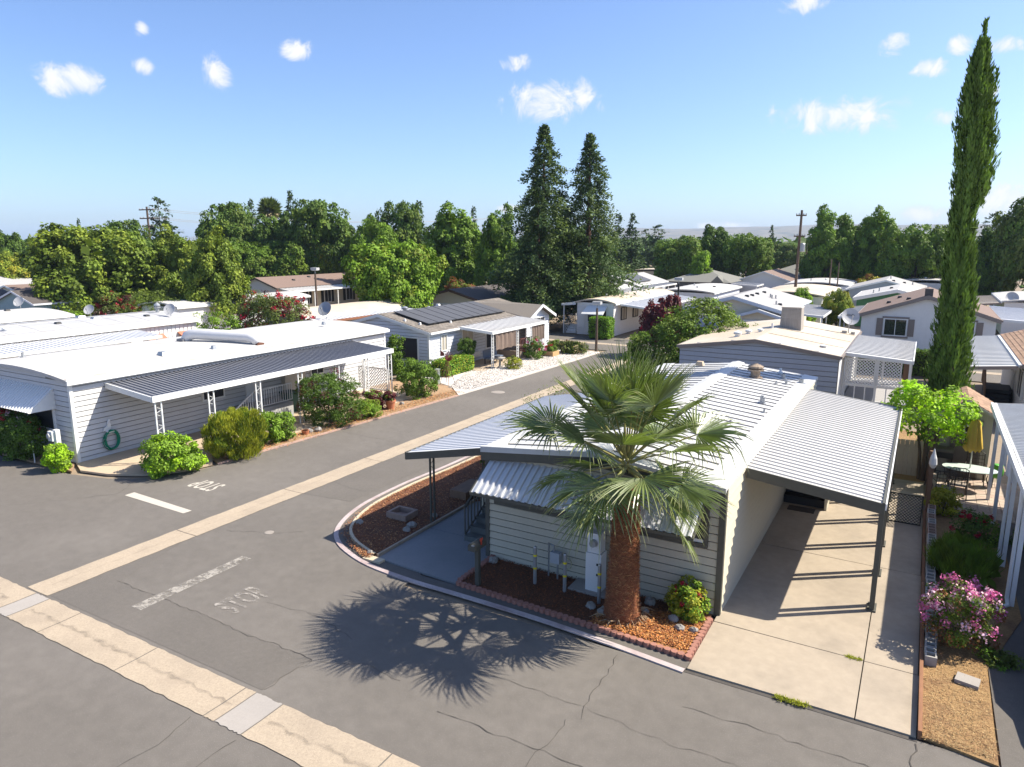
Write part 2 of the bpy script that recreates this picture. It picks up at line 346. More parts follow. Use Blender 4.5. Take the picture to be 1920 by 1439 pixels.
for c, w in [([(-24.5, 9.57), (-22.86, 11.16), (-21.9, 12.5), (-22.57, 13.5)], .03), ([(-16.07, 8.91), (-13.51, 8.93), (-12.19, 8.87), (-9.61, 8.87)], .035),
             ([(-16.36, 12.26), (-15.2, 12.71), (-14.4, 13.26)], .025), ([(-4.53, 12.0), (-4.44, 11.31), (-4.49, 10.72), (-4.45, 10.23), (-4.34, 9.88)], .03),
             ([(-6.59, 8.83), (-6.27, 8.85), (-4.71, 8.85), (-3.88, 8.88), (-2.2, 8.8)], .035), ([(-6.6, 10.17), (-4.45, 10.23), (-3.36, 10.06), (-1.0, 10.08)], .02),
             ([(-4.58, 9.75), (-4.54, 9.27), (-4.65, 8.81), (-4.62, 8.42)], .025), ([(-10.17, 6.6), (-10.05, 6.12), (-10.05, 5.67), (-10.11, 5.23)], .03),
             ([(-9.01, 6.6), (-9.06, 6.2), (-9.07, 5.6)], .03), ([(-9.59, 8.84), (-9.66, 8.36), (-9.67, 7.75)], .025), ([(-2.95, 11.08), (-1.69, 11.13), (1.2, 11.05)], .03),
             ([(0.6, 12.05), (0.55, 11.7), (0.61, 11.2)], .05), ([(-12.16, 9.99), (-11.27, 10.1), (-10.43, 10.06), (-9.44, 9.8)], .02), ([(-20.9, 21.8), (-17.7, 21.61)], .03), ([(-16.6, 21.4), (-14.7, 21.3)], .02),
             ([(-16.6, 16.8), (-15.3, 16.6), (-14.7, 16.9)], .02), ([(-9.67, 8.8), (-8.6, 9.3), (-7.7, 9.2)], .02)]:
    crack(c, w)
# valley gutters of exposed aggregate, cast slab by slab, and the smooth crossing strips
gut = thing('concrete_gutter', (-17.6, 7.2, 0), None, None, kind='structure')
rg = random.Random(3)
def wavy_slab(name, x0, x1, y0, y1, along, m, parent, cut0=0.012):
    """a strip of concrete with slightly ragged long edges and a shallow dip down its middle"""
    n = 14; top = []; V = []; F = []
    for i in range(n + 1):
        f = i / n
        for j, t in enumerate((0, .5, 1)):
            e = rg.uniform(-.018, .018) if t != .5 and 0 < i < n else 0
            if along == 'x': p = (x0 + cut0 + (x1 - x0 - 2*cut0) * f, y0 + (y1 - y0) * t + e)
            else: p = (x0 + (x1 - x0) * t + e, y0 + cut0 + (y1 - y0 - 2*cut0) * f)
            V.append((*p, 0.012 if t != .5 else 0.005))
    for i in range(n):
        for j in range(2):
            a = i*3 + j
            F.append((a, a+3, a+4, a+1) if along == 'x' else (a, a+1, a+4, a+3))
    k = len(V)
    mb = MB().add(V, F)
    return mb.build(name, m, parent)
xs = [-34, -31, -27.9, -24.8, -21.7, -18.9]
for a, b in zip(xs, xs[1:]): wavy_slab('gutter_slab', a, b, 6.72, 7.62, 'x', GUTTER, gut)
for a, b, m in [(-18.9, -17.1, GUTTER), (-17.1, -16.55, PATCH), (-16.55, -15.3, GUTTER), (-15.3, -12.6, GUTTER), (-12.6, -10.0, GUTTER), (-10.0, -9.72, GUTTER), (-9.72, -9.05, PATCH),
                (-9.05, -6.6, GUTTER), (-6.6, -4.1, GUTTER), (-4.1, -1.6, GUTTER), (-1.6, 1.2, GUTTER), (1.2, 4.2, GUTTER)]:
    wavy_slab('gutter_slab' if m is GUTTER else 'smooth_slab', a, b, 6.72, 7.62, 'x', m, gut)
DIRT = worn('dirt_streak_paint', (0.085, 0.075, 0.065), 0.35, 0.8, 3, 0.24)
for a, b in ((-34, -24.5), (-24.4, -17.4), (-16.4, -9.8), (-8.9, -3.0), (-2.9, 4)):
    crack([(a, 7.16), ((a+b)/2, 7.18), (b, 7.15)], .34, 'dirt_streak', DIRT, 0.0135, gut); crack([(a, 7.17), ((a+b)/2, 7.16), (b, 7.17)], .18, 'dirt_streak', DIRT, 0.0165, gut)
for a, b in ((8, 15), (15.1, 24), (24.1, 34)): crack([(-17.2, a), (-17.14, b)], .2, 'dirt_streak', DIRT, 0.0135, gut)
q = 7.66; k = 0
while q < 47:
    L = 3.9
    wavy_slab('gutter_slab', -17.6 + (q-7.6)*0.004, -16.75 + (q-7.6)*0.004, q, min(q + L, 48), 'y', GUTTER, gut); q += L
# painted markings
stop_bar = sheet('stop_bar', [(-21.55, 12.5), (-18.55, 12.45), (-18.52, 12.72), (-21.55, 12.82)], 0.006, FAINTPAINT, parent=road)
sheet('stop_bar', [(-14.62, 8.35), (-14.28, 8.35), (-14.28, 11.35), (-14.6, 11.35)], 0.011, WORNPAINT, parent=road)
def text_mesh(body, name, size_x, size_y, m, thick=0.0, bold=0.0):
    cu = bpy.data.curves.new(name, 'FONT'); cu.body = body; cu.align_x = 'CENTER'; cu.align_y = 'CENTER'; cu.extrude = thick; cu.offset = bold
    cu.space_character = 1.12
    o = bpy.data.objects.new(name, cu); LINK(o)
    dg = bpy.context.evaluated_depsgraph_get(); dg.update()
    me = bpy.data.meshes.new_from_object(o.evaluated_get(dg)); bpy.data.objects.remove(o)
    xs = [v.co.x for v in me.vertices]; ys = [v.co.y for v in me.vertices]
    sx = size_x / (max(xs) - min(xs)); sy = size_y / (max(ys) - min(ys)); mx_, my_ = (max(xs)+min(xs))/2, (max(ys)+min(ys))/2
    for v in me.vertices: v.co = ((v.co.x-mx_)*sx, (v.co.y-my_)*sy, v.co.z)
    me.materials.clear(); me.materials.append(m); me.name = name
    return me
def letters(me, loc, rot, parent=None, name='lettering'):
    o = bpy.data.objects.new(name, me); o.location = Vector(loc) - org(parent); o.rotation_euler = rot
    if parent: o.parent = parent
    LINK(o); return o
letters(text_mesh('STOP', 'stop_lettering', 1.12, 0.74, FAINTPAINT, bold=0.02), (-20.1, 14.42, 0.007), (0, 0, R(180)), road, 'stop_lettering')
letters(text_mesh('STOP', 'worn_stop_lettering', 1.05, 0.78, WORNPAINT2, bold=0.03), (-12.72, 9.8, 0.012), (0, 0, R(90)), road, 'stop_lettering')
mh = MB().lathe((-15.2, 12.75, 0.0), [(0.13, 0.0), (0.13, 0.008), (0.11, 0.008), (0.105, 0.012), (0.0, 0.012)], 20)
tag(mh.build('valve_cover', KERBC, None, loc=(-15.2, 12.75, 0)), 'small round concrete valve cover set in the asphalt near the curved kerb', 'cover')
mh = MB().lathe((-19.35, 32.0, 0.0), [(0.38, 0.0), (0.38, 0.012), (0.33, 0.012), (0.32, 0.02), (0.0, 0.02)], 24)
tag(mh.build('manhole_cover', KERBC, None, loc=(-19.35, 32.0, 0)), 'pale round manhole cover in the street before the white gravel yard', 'cover')
# kerb round the near plot
KERB = [(-3.24, 12.04), (-4.96, 12.22), (-6.62, 12.33), (-8.72, 12.36), (-9.9, 12.36), (-11.4, 12.5), (-12.52, 12.86), (-13.2, 13.25), (-13.7, 13.75), (-14.1, 14.5), (-14.38, 15.4), (-14.5, 16.3), (-14.54, 18.0), (-14.4, 20.2), (-14.35, 24), (-14.3, 30), (-14.25, 44.5)]
def smooth_path(pts, n=4):
    P = [Vector((*p, 0)) for p in pts]; out = []
    for i in range(len(P)-1):
        p0, p1, p2, p3 = P[max(i-1, 0)], P[i], P[i+1], P[min(i+2, len(P)-1)]
        for k in range(n):
            t = k / n
            out.append(0.5*((2*p1)+(p2-p0)*t+(2*p0-5*p1+4*p2-p3)*t*t+(3*p1-p0-3*p2+p3)*t**3))
    return out + [P[-1]]
def offset_path(P, d):
    out = []
    for i, p in enumerate(P):
        t = (P[min(i+1, len(P)-1)] - P[max(i-1, 0)]).normalized()
        out.append(p + Vector((t.y, -t.x, 0)) * d)
    return out
KP = smooth_path(KERB)
def strip(name, A, B, za, zb, m, parent=None, skirt=None):
    n = len(A); mb = MB()
    mb.add([(p.x, p.y, za) for p in A] + [(p.x, p.y, zb) for p in B], [(i, i+1, n+i+1, n+i) for i in range(n-1)])
    if skirt is not None:
        mb.add([(p.x, p.y, za) for p in A] + [(p.x, p.y, skirt) for p in A], [(i, n+i, n+i+1, i+1) for i in range(n-1)])
        mb.add([(p.x, p.y, zb) for p in B] + [(p.x, p.y, skirt) for p in B], [(i, i+1, n+i+1, n+i) for i in range(n-1)])
    return mb.build(name, m, parent)
P0 = KP; P1 = offset_path(KP, 0.125); P2 = offset_path(KP, 0.42); P3 = offset_path(KP, 0.50)
kerb = tag(strip('kerb', P0, P1, 0.030, 0.036, KERBM, None, 0.0), kind='structure')
strip('gutter_pan', P1, P2, 0.016, 0.016, ASPHALTDARK, kerb)
iE = next(i for i, p in enumerate(KP) if p.x < -11.6)
strip('bed_edging', P2[iE:], P3[iE:], 0.11, 0.11, mat('pale_edging_concrete', (0.50, 0.42, 0.30), 0.85, 0.12, 10), kerb, 0.0)
# mulch beds, walk, driveway
slab('mulch_bed', [(p.x, p.y) for p in P3[iE:iE+36]] + [(-14.0+.0, 24.5), (-10.6, 24.5), (-10.6, 18.4), (-11.52, 17.5), (-11.52, 12.95)], -0.02, 0.075, MULCHG)
walk = thing('walkway', (-10.2, 14.5, 0), None, None, kind='structure')
slab('walk_slab', [(-11.45, 12.95), (-8.92, 12.83), (-8.92, 15.18), (-11.45, 15.18)], -0.02, 0.045, WALKC, walk)
slab('walk_slab', rect(-11.45, -8.92, 15.2, 18.6), -0.02, 0.045, WALKC, walk)
for a, b in zip([13.0, 14.4, 15.8, 17.2], [14.38, 15.78, 17.18, 18.4]): slab('edging_board', rect(-11.52, -11.46, a, b), 0, 0.12, mat('pale_edging_wood', (0.34, 0.27, 0.2), 0.8, 0.2, 9), walk)
slab('edging_stone', rect(-11.75, -11.2, 12.72, 12.94), 0.0, 0.07, mat('pale_edging_concrete', (0.50, 0.42, 0.30)), walk)
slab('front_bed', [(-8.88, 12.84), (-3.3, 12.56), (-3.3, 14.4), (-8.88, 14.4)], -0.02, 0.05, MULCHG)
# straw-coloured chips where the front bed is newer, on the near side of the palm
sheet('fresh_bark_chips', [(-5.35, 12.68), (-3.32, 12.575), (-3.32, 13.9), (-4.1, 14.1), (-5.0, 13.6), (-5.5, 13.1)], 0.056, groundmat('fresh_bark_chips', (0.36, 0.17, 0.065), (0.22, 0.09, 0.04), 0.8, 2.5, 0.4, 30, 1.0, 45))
edge = thing('bed_edging', (-6.0, 12.5, 0), None, None, kind='structure')
em = MB()
em.tube([(0, 0, -0.02), (0, 0, 0.085)], 0.07, 8); em.box(-0.07, 0.07, -0.03, 0.03, -0.02, 0.06)
edge_me = em.mesh('scalloped_edging', BRICKRED)
x = -8.85
while x < -3.25:
    f = (x + 8.85) / 5.6
    e = inst('edging_brick', edge_me, edge, (x, 12.82 - 0.29*f, 0.02)); e.rotation_euler = (rnd.uniform(-.08, .08), rnd.uniform(-.08, .08), rnd.uniform(-.1, .1)); x += 0.143
y = 12.66
while y < 14.1:
    e = inst('edging_brick', edge_me, edge, (-3.27, y, 0.02)); e.rotation_euler = (rnd.uniform(-.08, .08), rnd.uniform(-.08, .08), R(90) + rnd.uniform(-.1, .1)); y += 0.143
y = 12.95
while y < 14.6:
    e = inst('edging_brick', edge_me, edge, (-8.9, y, 0.03)); e.rotation_euler = (rnd.uniform(-.08, .08), 0, R(90)); y += 0.15
drive = thing('driveway', (-1.3, 18, 0), None, None, kind='structure')
for a, b in [(12.2, 14.13), (14.15, 18.78), (18.8, 22.98), (23.0, 26.6)]:
    slab('driveway_slab', [(-3.2, a + (0.03 if a > 13 else 0)), (-0.32, a), (-0.32, b), (-3.2, b + .02)], -0.02, 0.035, DRIVE, drive)
    slab('driveway_slab', [(-0.3, a), (0.6, a), (0.62, b), (-0.3, b)], -0.02, 0.034, DRIVE, drive)
slab('asphalt_lip', [(-3.24, 12.1), (0.62, 12.1), (0.62, 12.19), (-3.24, 12.19)], -0.02, 0.006, CRACK, drive)
board = mat('rusty_edging_board', (0.24, 0.115, 0.06), 0.85, 0.25, 9, stretch=(1, .2, 1))
for a, b in zip([12.2, 15.0, 18.2, 20.9], [14.98, 18.18, 20.88, 23.4]): slab('edging_board', rect(0.62, 0.68, a, b), 0, 0.16, board, drive)
# right-hand yard
slab('dry_yard', [(0.69, 12.25), (1.72, 12.05), (1.74, 15.0), (2.5, 17.5), (2.5, 24.2), (0.69, 24.2)], -0.02, 0.05, STRAW)
slab('neighbour_drive', rect(1.76, 14, 10.5, 24.2), -0.02, 0.03, ASPHALTDARK)
patio = thing('paver_patio', (2.0, 26.0, 0), None, None, kind='structure')
PAV = mat('tan_paver', (0.42, 0.34, 0.27), 0.85, 0.15, 12, tint=0.0, bump=0.3, bscale=90)
PAV2 = mat('pink_paver', (0.40, 0.30, 0.24), 0.85, 0.15, 12, bump=0.3, bscale=90)
pm = [MB().box(-0.145, 0.145, -0.145, 0.145, -0.05, 0.0).mesh('paver', m) for m in (PAV, PAV2)]
for i in range(9):
    for j in range(13):
        e = inst('paver', pm[rnd.random() < .35], patio, (1.0 + 0.3*i, 24.0 + 0.3*j, 0.055 + rnd.uniform(0, .006))); e.rotation_euler = (rnd.uniform(-.01, .01), rnd.uniform(-.01, .01), rnd.uniform(-.015, .015))
slab('patio_bed', rect(0.62, 14, 23.8, 36), -0.02, 0.0, EARTH)
slab('side_yard', rect(-3.0, 0.62, 26.65, 34), -0.02, 0.02, STRAW)
# left-hand plots
slab('tan_patio', [(-23.1, 13.85), (-22.5, 14.25), (-22.05, 15.0), (-21.85, 16.0), (-22.35, 16.4), (-22.4, 29.5), (-26.2, 29.5), (-26.2, 13.55), (-25.2, 13.15), (-24.0, 13.4)], -0.02, 0.05, TANC)
slab('bark_strip', [(-22.38, 16.4), (-21.82, 16.2), (-21.45, 20), (-21.0, 27), (-20.8, 30.2), (-22.3, 31.8), (-26.5, 33.5), (-26.5, 29.5), (-22.38, 29.5)], -0.02, 0.045, BARKG)
slab('corner_bed', [(-32, 12.75), (-25.4, 12.95), (-26.2, 13.5), (-32, 13.6)], -0.02, 0.05, BARKG)
slab('gravel_yard', [(-22.25, 31.85), (-20.75, 30.25), (-20.45, 36), (-20.12, 43.5), (-20.05, 47.6), (-26.0, 47.6), (-26.0, 33.4)], -0.02, 0.05, WHITEGRAVEL)
slab('porch_paving', rect(-25.9, -23.3, 36.6, 46), -0.02, 0.06, TANC)
slab('street_edging', [(-21.72, 16.1), (-21.64, 16.1), (-20.66, 30.2), (-20.74, 30.2)], 0, 0.06, mat('pinkish_edging', (0.40, 0.27, 0.22), 0.9, 0.2, 9))
sg = thing('cross_street_gutter', (-5, 51.8, 0), None, None, kind='structure')
x = -74
while x < 44: wavy_slab('gutter_slab', x, x+4.4, 51.5, 52.3, 'x', GUTTER, sg); x += 4.4
# hills on the horizon
def hills():
    r = np.random.default_rng(4); xs = np.linspace(-4200, 3200, 150); V = []; F = []
    def h(x, ph, amp, base): return base + amp*(0.5*np.sin(x*0.0021+ph) + 0.3*np.sin(x*0.0057+2.1*ph) + 0.2*np.sin(x*0.013+ph*3.3) + 0.06*np.sin(x*.041+ph))
    rows = [(2700, 0, 0), (2900, 12, 20), (3150, 12, 46), (3400, 10, 66), (3800, 12, 78), (4400, 16, 74), (5200, 0, 0)]
    for ri, (y, amp, base) in enumerate(rows):
        for x in xs:
            V.append((x, y + 90*math.sin(x*.004+ri), float(h(x, .7+ri*.35, amp, base)) - 1.0))
    n = len(xs)
    for i in range(len(rows)-1):
        for j in range(n-1): F.append((i*n+j, i*n+j+1, (i+1)*n+j+1, (i+1)*n+j))
    return tag(MB().add(V, F).build('hills', HILL, None, smooth=True), kind='structure')
hills()
# ------------------------------------------------------------------ building parts
def siding(wall, face, c, a0, a1, z0, z1, h, m, name='siding_board', n=None, butt=0.045):
    L = a1 - a0
    prof = [(butt, 0), (butt, 0.010), (0.026, h - 0.030), (0, h - 0.030), (0, 0)]      # outwards, up
    mb = MB()
    A = []; B = []
    for d, z in prof:
        if face == 'q-': A.append((0, -d, z)); B.append((L, -d, z))
        elif face == 'p+': A.append((d, 0, z)); B.append((d, L, z))
        else: A.append((-d, 0, z)); B.append((-d, L, z))
    k = len(prof)
    mb.add(A + B, [(i, (i+1) % k, k+(i+1) % k, k+i) for i in range(k)] + [tuple(range(k))[::-1], tuple(range(k, 2*k))])
    me = mb.mesh(name, m)
    z = z0
    while z < z1 - 0.04:
        inst(name, me, wall, (a0, c, z) if face == 'q-' else (c, a0, z)); z += h
GROOVESHADE = mat('painted_groove_shade', (0.20, 0.19, 0.17), 0.9, 0.1, 4)  # dark wall colour stands in for the lap shadows between siding boards
def siding_gable(wall, c, p0, p1, ev, rd, rp, z0, h, m, name='siding_board'):
    """the shorter boards that close the gable above the eaves"""
    z = z0
    while z < rd - 0.03:
        f = max(0.0, min(1.0, (z + h*.35 - ev)/(rd - ev)))
        xl = p0 + (rp-p0)*f; xr = p1 + (rp-p1)*f; zt = min(h - .03, rd - z - .004)
        if xr - xl < .1: break
        prof = [(.045, 0), (.045, .01), (.026, zt), (0, zt), (0, 0)]; k = 5
        mb = MB().add([(xl, c-d, z+e) for d, e in prof] + [(xr, c-d, z+e) for d, e in prof], [(i, (i+1) % k, k+(i+1) % k, k+i) for i in range(k)] + [tuple(range(k))[::-1], tuple(range(k, 2*k))])
        mb.build(name, m, wall); z += h
def rib_panels(parent, O, U, Wd, n, pitch, ribh, ribw, m, name='roof_panel', joined=False, th=0.012):
    """sheet-metal pans lying side by side; O corner, U run vector, Wd unit width direction"""
    O = Vector(O); U = Vector(U); Wd = Vector(Wd).normalized(); N = U.cross(Wd).normalized()
    if N.z < 0: N = -N
    g = 0.006
    prof = [(g, 0), (pitch-ribw-g, 0), (pitch-ribw*0.82, ribh), (pitch-ribw*0.22, ribh), (pitch-g*.2, -th*.3)]
    top = [Wd*a + N*b for a, b in prof]; bot = [Wd*a + N*(b-th) for a, b in prof]
    k = len(prof); V = []
    for s in (Vector(), U):
        V += [s+t for t in top] + [s+t for t in bot]
    F = []
    for i in range(k-1):
        F += [(i, i+1, 2*k+i+1, 2*k+i), (k+i+1, k+i, 3*k+i, 3*k+i+1), (i, k+i, k+i+1, i+1), (2*k+i, 2*k+i+1, 3*k+i+1, 3*k+i)]
    if joined:
        mb = MB()
        for i in range(n): mb.add([v + O + Wd*pitch*i for v in V], F)
        return mb.build(name, m, parent)
    me = MB().add(V, F).mesh(name, m)
    for i in range(n): inst(name, me, parent, O + Wd*pitch*i)
def walls(root, p0, p1, q0, q1, eave, ridge, rp, m, name='wall', z0=0.0):
    A = [(p0, q0, z0), (p1, q0, z0), (p1, q0, eave), (rp, q0, ridge), (p0, q0, eave)]
    B = [(x, q1, z) for x, _, z in A]
    mb = MB().add(A + B, [(4,3,2,1,0), (5,6,7,8,9), (0,1,6,5), (1,2,7,6), (2,3,8,7), (3,4,9,8), (4,0,5,9)])
    return mb.build(name, m, root)
def gable_roof(root, p0, p1, q0, q1, eave, ridge, rp, m, over=0.3, overq=0.3, th=0.09, trim=None, rake=0.16, name='roof'):
    sr = (ridge-eave)/max(p1-rp, .01); sl = (ridge-eave)/max(rp-p0, .01)
    a, b = q0-overq, q1+overq
    el, er = eave-sl*over, eave-sr*over
    t = th
    mb = MB()
    mb.hexa([(rp, a, ridge+.01), (p1+over, a, er+.01), (p1+over, a, er+.01+t), (rp, a, ridge+.01+t)], [(rp, b, ridge+.01), (p1+over, b, er+.01), (p1+over, b, er+.01+t), (rp, b, ridge+.01+t)])
    mb.hexa([(p0-over, a, el+.01), (rp, a, ridge+.01), (rp, a, ridge+.01+t), (p0-over, a, el+.01+t)], [(p0-over, b, el+.01), (rp, b, ridge+.01), (rp, b, ridge+.01+t), (p0-over, b, el+.01+t)])
    o = mb.build(name, m, root)
    if trim:
        for y in (a-.02, b+.02):
            for xa, za, xb, zb in ((rp, ridge, p1+over, er), (p0-over, el, rp, ridge)):
                MB().hexa([(xa, y-.018, za+t-rake), (xb, y-.018, zb+t-rake), (xb, y-.018, zb+t-.004), (xa, y-.018, za+t-.004)],
                       [(xa, y+.016, za+t-rake), (xb, y+.016, zb+t-rake), (xb, y+.016, zb+t-.004), (xa, y+.016, za+t-.004)]).build('rake_board', trim, root)
        MB().box(p1+over+.002, p1+over+.09, a+.002, b-.002, er-.05, er+t-.01).build('gutter', trim, root); MB().box(p0-over-.09, p0-over-.002, a+.002, b-.002, el-.05, el+t-.01).build('gutter', trim, root)
    return o
def window(root, face, c, a, z, w, h, fm=WHITE, gl=GLASS, mull='v', fw=0.06, out=0.08, shutters=None, name='window'):
    """c is the wall plane, a the centre along the wall, z the sill height"""
    def P(x0, x1, d0, d1, z0, z1, mb):
        if face == 'q-': mb.box(x0, x1, c-d1, c-d0, z0, z1)
        elif face == 'p+': mb.box(c+d0, c+d1, x0, x1, z0, z1)
        else: mb.box(c-d1, c-d0, x0, x1, z0, z1)
    l, r = a-w/2, a+w/2; f = MB()
    P(l-fw, r+fw, 0, out+.02, z-fw, z, f); P(l-fw, r+fw, 0, out+.02, z+h, z+h+fw, f)
    P(l-fw, l, 0, out+.018, z+.001, z+h-.001, f); P(r, r+fw, 0, out+.018, z+.001, z+h-.001, f)
    if mull in ('v', 'x'): P(a-.02, a+.02, out-.01, out+.012, z+.002, z+h-.002, f)
    if mull in ('h', 'x'): P(l+.002, r-.002, out-.008, out+.010, z+h/2-.02, z+h/2+.02, f)
    fr = f.build(name, fm, root)
    g = MB(); P(l, r, 0.048, out-.02, z, z+h, g); g.build('pane', gl, fr)
    if shutters:
        for s in (l-fw-.26, r+fw+.24):
            sb = MB(); P(s-.2, s+.2, 0, .045, z-.06, z+h+.06, sb)
            sh = sb.build('shutter', shutters, root)
            sl = MB(); zz = z
            while zz < z+h-.03: P(s-.15, s+.15, .045, .058, zz, zz+.045, sl); zz += .075
            sl.build('slat', shutters, sh)
    return fr
def vent_stack(root, x, y, z, r=0.05, h=0.3, m=None, cap=False, name='roof_vent'):
    mb = MB()
    if cap: mb.lathe((x, y, z-.05), [(r*1.5, 0), (r*1.5, .06), (r, .07), (r, h*.5), (r*1.7, h*.52), (r*1.75, h*.62), (r*1.1, h*.64), (r*1.1, h*.7), (r*1.7, h*.72), (r*1.6, h*.82), (r*.3, h), (0.001, h)], 14)
    else: mb.lathe((x, y, z-.05), [(r*1.9, 0), (r*1.9, .06), (r, .07), (r, h), (r*.7, h), (.001, h-.03)], 10)
    return mb.build(name, m or STEEL, root)
def box_vent(root, x, y, z, m=BLACK, s=0.16, name='roof_vent'):
    mb = MB(); mb.hexa([(x-s, y-s, z-.03), (x+s, y-s, z-.03), (x+s, y+s, z-.03), (x-s, y+s, z-.03)], [(x-s*.7, y-s*.7, z+.13), (x+s*.7, y-s*.7, z+.13), (x+s*.7, y+s*.7, z+.13), (x-s*.7, y+s*.7, z+.13)])
    return mb.build(name, m, root)
DISHM = mat('dish_grey', (0.38, 0.38, 0.39), 0.5, 0.05, 4)
def dish(root, x, y, z, aim, r=0.35, tilt=35, mast=0.5, m=None, text=None):
    """satellite dish on a short mast; aim is the azimuth (deg) its face looks to"""
    A = R(aim); T = R(tilt); d = Vector((math.cos(A)*math.cos(T), math.sin(A)*math.cos(T), math.sin(T)))
    side = d.cross(Vector((0,0,1))).normalized(); up = side.cross(d)
    c = Vector((x, y, z+mast)); mb = MB(); n = 20; V = []; F = []
    for sgn in (0, .018):
        for j in range(4):
            f = j/3
            for k in range(n):
                a = 2*math.pi*k/n
                V.append(c + side*math.cos(a)*r*f + up*math.sin(a)*r*f*1.08 + d*(0.22*r*f*f + .1 - sgn))
    for s in (0, 4*n):
        for j in range(3):
            for k in range(n): F.append((s+j*n+k, s+j*n+(k+1) % n, s+(j+1)*n+(k+1) % n, s+(j+1)*n+k))
    for k in range(n): F.append((3*n+k, 3*n+(k+1) % n, 7*n+(k+1) % n, 7*n+k))
    mb.add(V, F)
    o = mb.build('satellite_dish', m or DISHM, root, smooth=False)
    b = MB(); b.tube([(x, y, z-.03), (x, y, z+mast*.6), c + d*.06], 0.025, 8)
    tip = c + d*(r*1.25) - up*r*.35
    b.tube([c - up*r*.9 + d*.12, tip], 0.014, 6); b.box(tip.x-.04, tip.x+.04, tip.y-.04, tip.y+.04, tip.z-.03, tip.z+.06)
    b.build('mast', STEEL, o)
    if text:
        me = text_mesh(text, 'dish_lettering', r*0.9, r*0.28, BLACK, bold=0.01)
        t = bpy.data.objects.new('dish_lettering', me); t.parent = o
        M = Matrix((side*-1, up, d)).transposed().to_4x4()
        pos = c + d*(0.13) + up*r*.25
        M.translation = pos - org(root); t.matrix_local = M; LINK(t)
    return o
def scroll_post_mesh(h, w, m, axis='y', scroll=True, t=0.03, levels=None):
    """pair of slim uprights with S-scrolls between"""
    mb = MB()
    def P(a, z): return (0, a, z) if axis == 'y' else (a, 0, z)
    for s in (-w/2, w/2):
        x, y, _ = P(s, 0); mb.box(x-t/2, x+t/2, y-t/2, y+t/2, 0, h)
    if scroll:
        levels = levels or [h*.30, h*.55, h*.82]
        for z in levels:
            pts = []
            for k in range(17):
                u = k/16*2 - 1
                pts.append(P((w*.40)*math.sin(u*math.pi*1.25)*(1 if abs(u) < .75 else .8), z + u*0.17))
            mb.tube(pts, 0.009, 5)
    return mb.mesh('scroll_post', m)
def lattice(root, face, c, a0, a1, z0, z1, pitch, m, name='lattice_panel', w=0.035):
    mb = MB(); S = z1 - z0
    def P(a, d, z): return (a, c-d, z) if face == 'q-' else (c+d, a, z)
    def clip(aa, zz, bb, yy): return aa, zz, bb, yy
    t = a0 - S
    while t < a1:
        for sgn, d in ((1, .012), (-1, .026)):
            if sgn == 1: pa, pz, qa, qz = t, z0, t+S, z1
            else: pa, pz, qa, qz = t, z1, t+S, z0
            if qa <= a0 or pa >= a1: continue
            sl = (qz-pz)/(qa-pa)
            if pa < a0: pz += sl*(a0-pa); pa = a0
            if qa > a1: qz -= sl*(qa-a1); qa = a1
            if qa - pa < .05: continue
            mb.bar(P(pa, d, pz), P(qa, d, qz), 0.012 if face == 'q-' else 0.012, w)
        t += pitch
    for z in (z0, z1): mb.bar(P(a0, .02, z), P(a1, .02, z), .04, .05)
    for a in (a0, a1): mb.bar(P(a, .02, z0), P(a, .02, z1), .04, .05)
    o = mb.build(name, m, root); return o
def railing(root, pts, h, m, pitch=0.12, name='railing', bw=0.022, rail=0.045, low=0.10):
    """handrail over balusters along a 3-D polyline"""
    mb = MB()
    for a, b in zip(pts, pts[1:]):
        a = Vector(a); b = Vector(b); u = Vector((0, 0, 1))
        mb.bar(a+u*h, b+u*h, rail, rail); mb.bar(a+u*low, b+u*low, rail*.7, rail*.7)
    o = mb.build(name, m, root)
    for a, b in zip(pts, pts[1:]):
        a = Vector(a); b = Vector(b); n = max(2, int((b-a).length/pitch)); me = MB().box(-bw/2, bw/2, -bw/2, bw/2, low, h).mesh('baluster', m)
        for i in range(n+1): inst('baluster', me, o, a.lerp(b, i/n))
    return o
def shingles(root, A, B, C_, D, rows, cols, m, name='shingle_course'):
    """lapped shingle tabs over the slope A(eave start) B(eave end) C(ridge end) D(ridge start)"""
    A, B, C_, D = map(Vector, (A, B, C_, D)); N = (B-A).cross(D-A).normalized()
    if N.z < 0: N = -N
    V = []; F = []; tint = []; rr = random.Random(rows*cols)
    for i in range(rows):
        f0, f1 = i/rows, min(1, (i+1.25)/rows); k = (i % 2)*.5
        for j in range(-1, cols):
            u0 = max(0, (j+k+.03)/cols); u1 = min(1, (j+k+.97)/cols)
            if u1-u0 < .002: continue
            lift = 0.028 + rr.uniform(-.004, .006)
            a = A.lerp(B, u0).lerp(D.lerp(C_, u0), f0) + N*lift; b = A.lerp(B, u1).lerp(D.lerp(C_, u1), f0) + N*lift
            c = A.lerp(B, u1).lerp(D.lerp(C_, u1), f1) + N*.008; d = A.lerp(B, u0).lerp(D.lerp(C_, u0), f1) + N*.008
            n = len(V); V += [a, b, c, d, a - N*lift, b - N*lift]; F += [(n, n+1, n+2, n+3), (n+4, n+5, n+1, n)]; t = rr.random(); tint += [t, t]
    o = MB().add(V, F).build(name, m, root)
    at_ = o.data.attributes.new('tint', 'FLOAT', 'FACE'); at_.data.foreach_set('value', tint)
    o['kind'] = 'stuff'
    return o
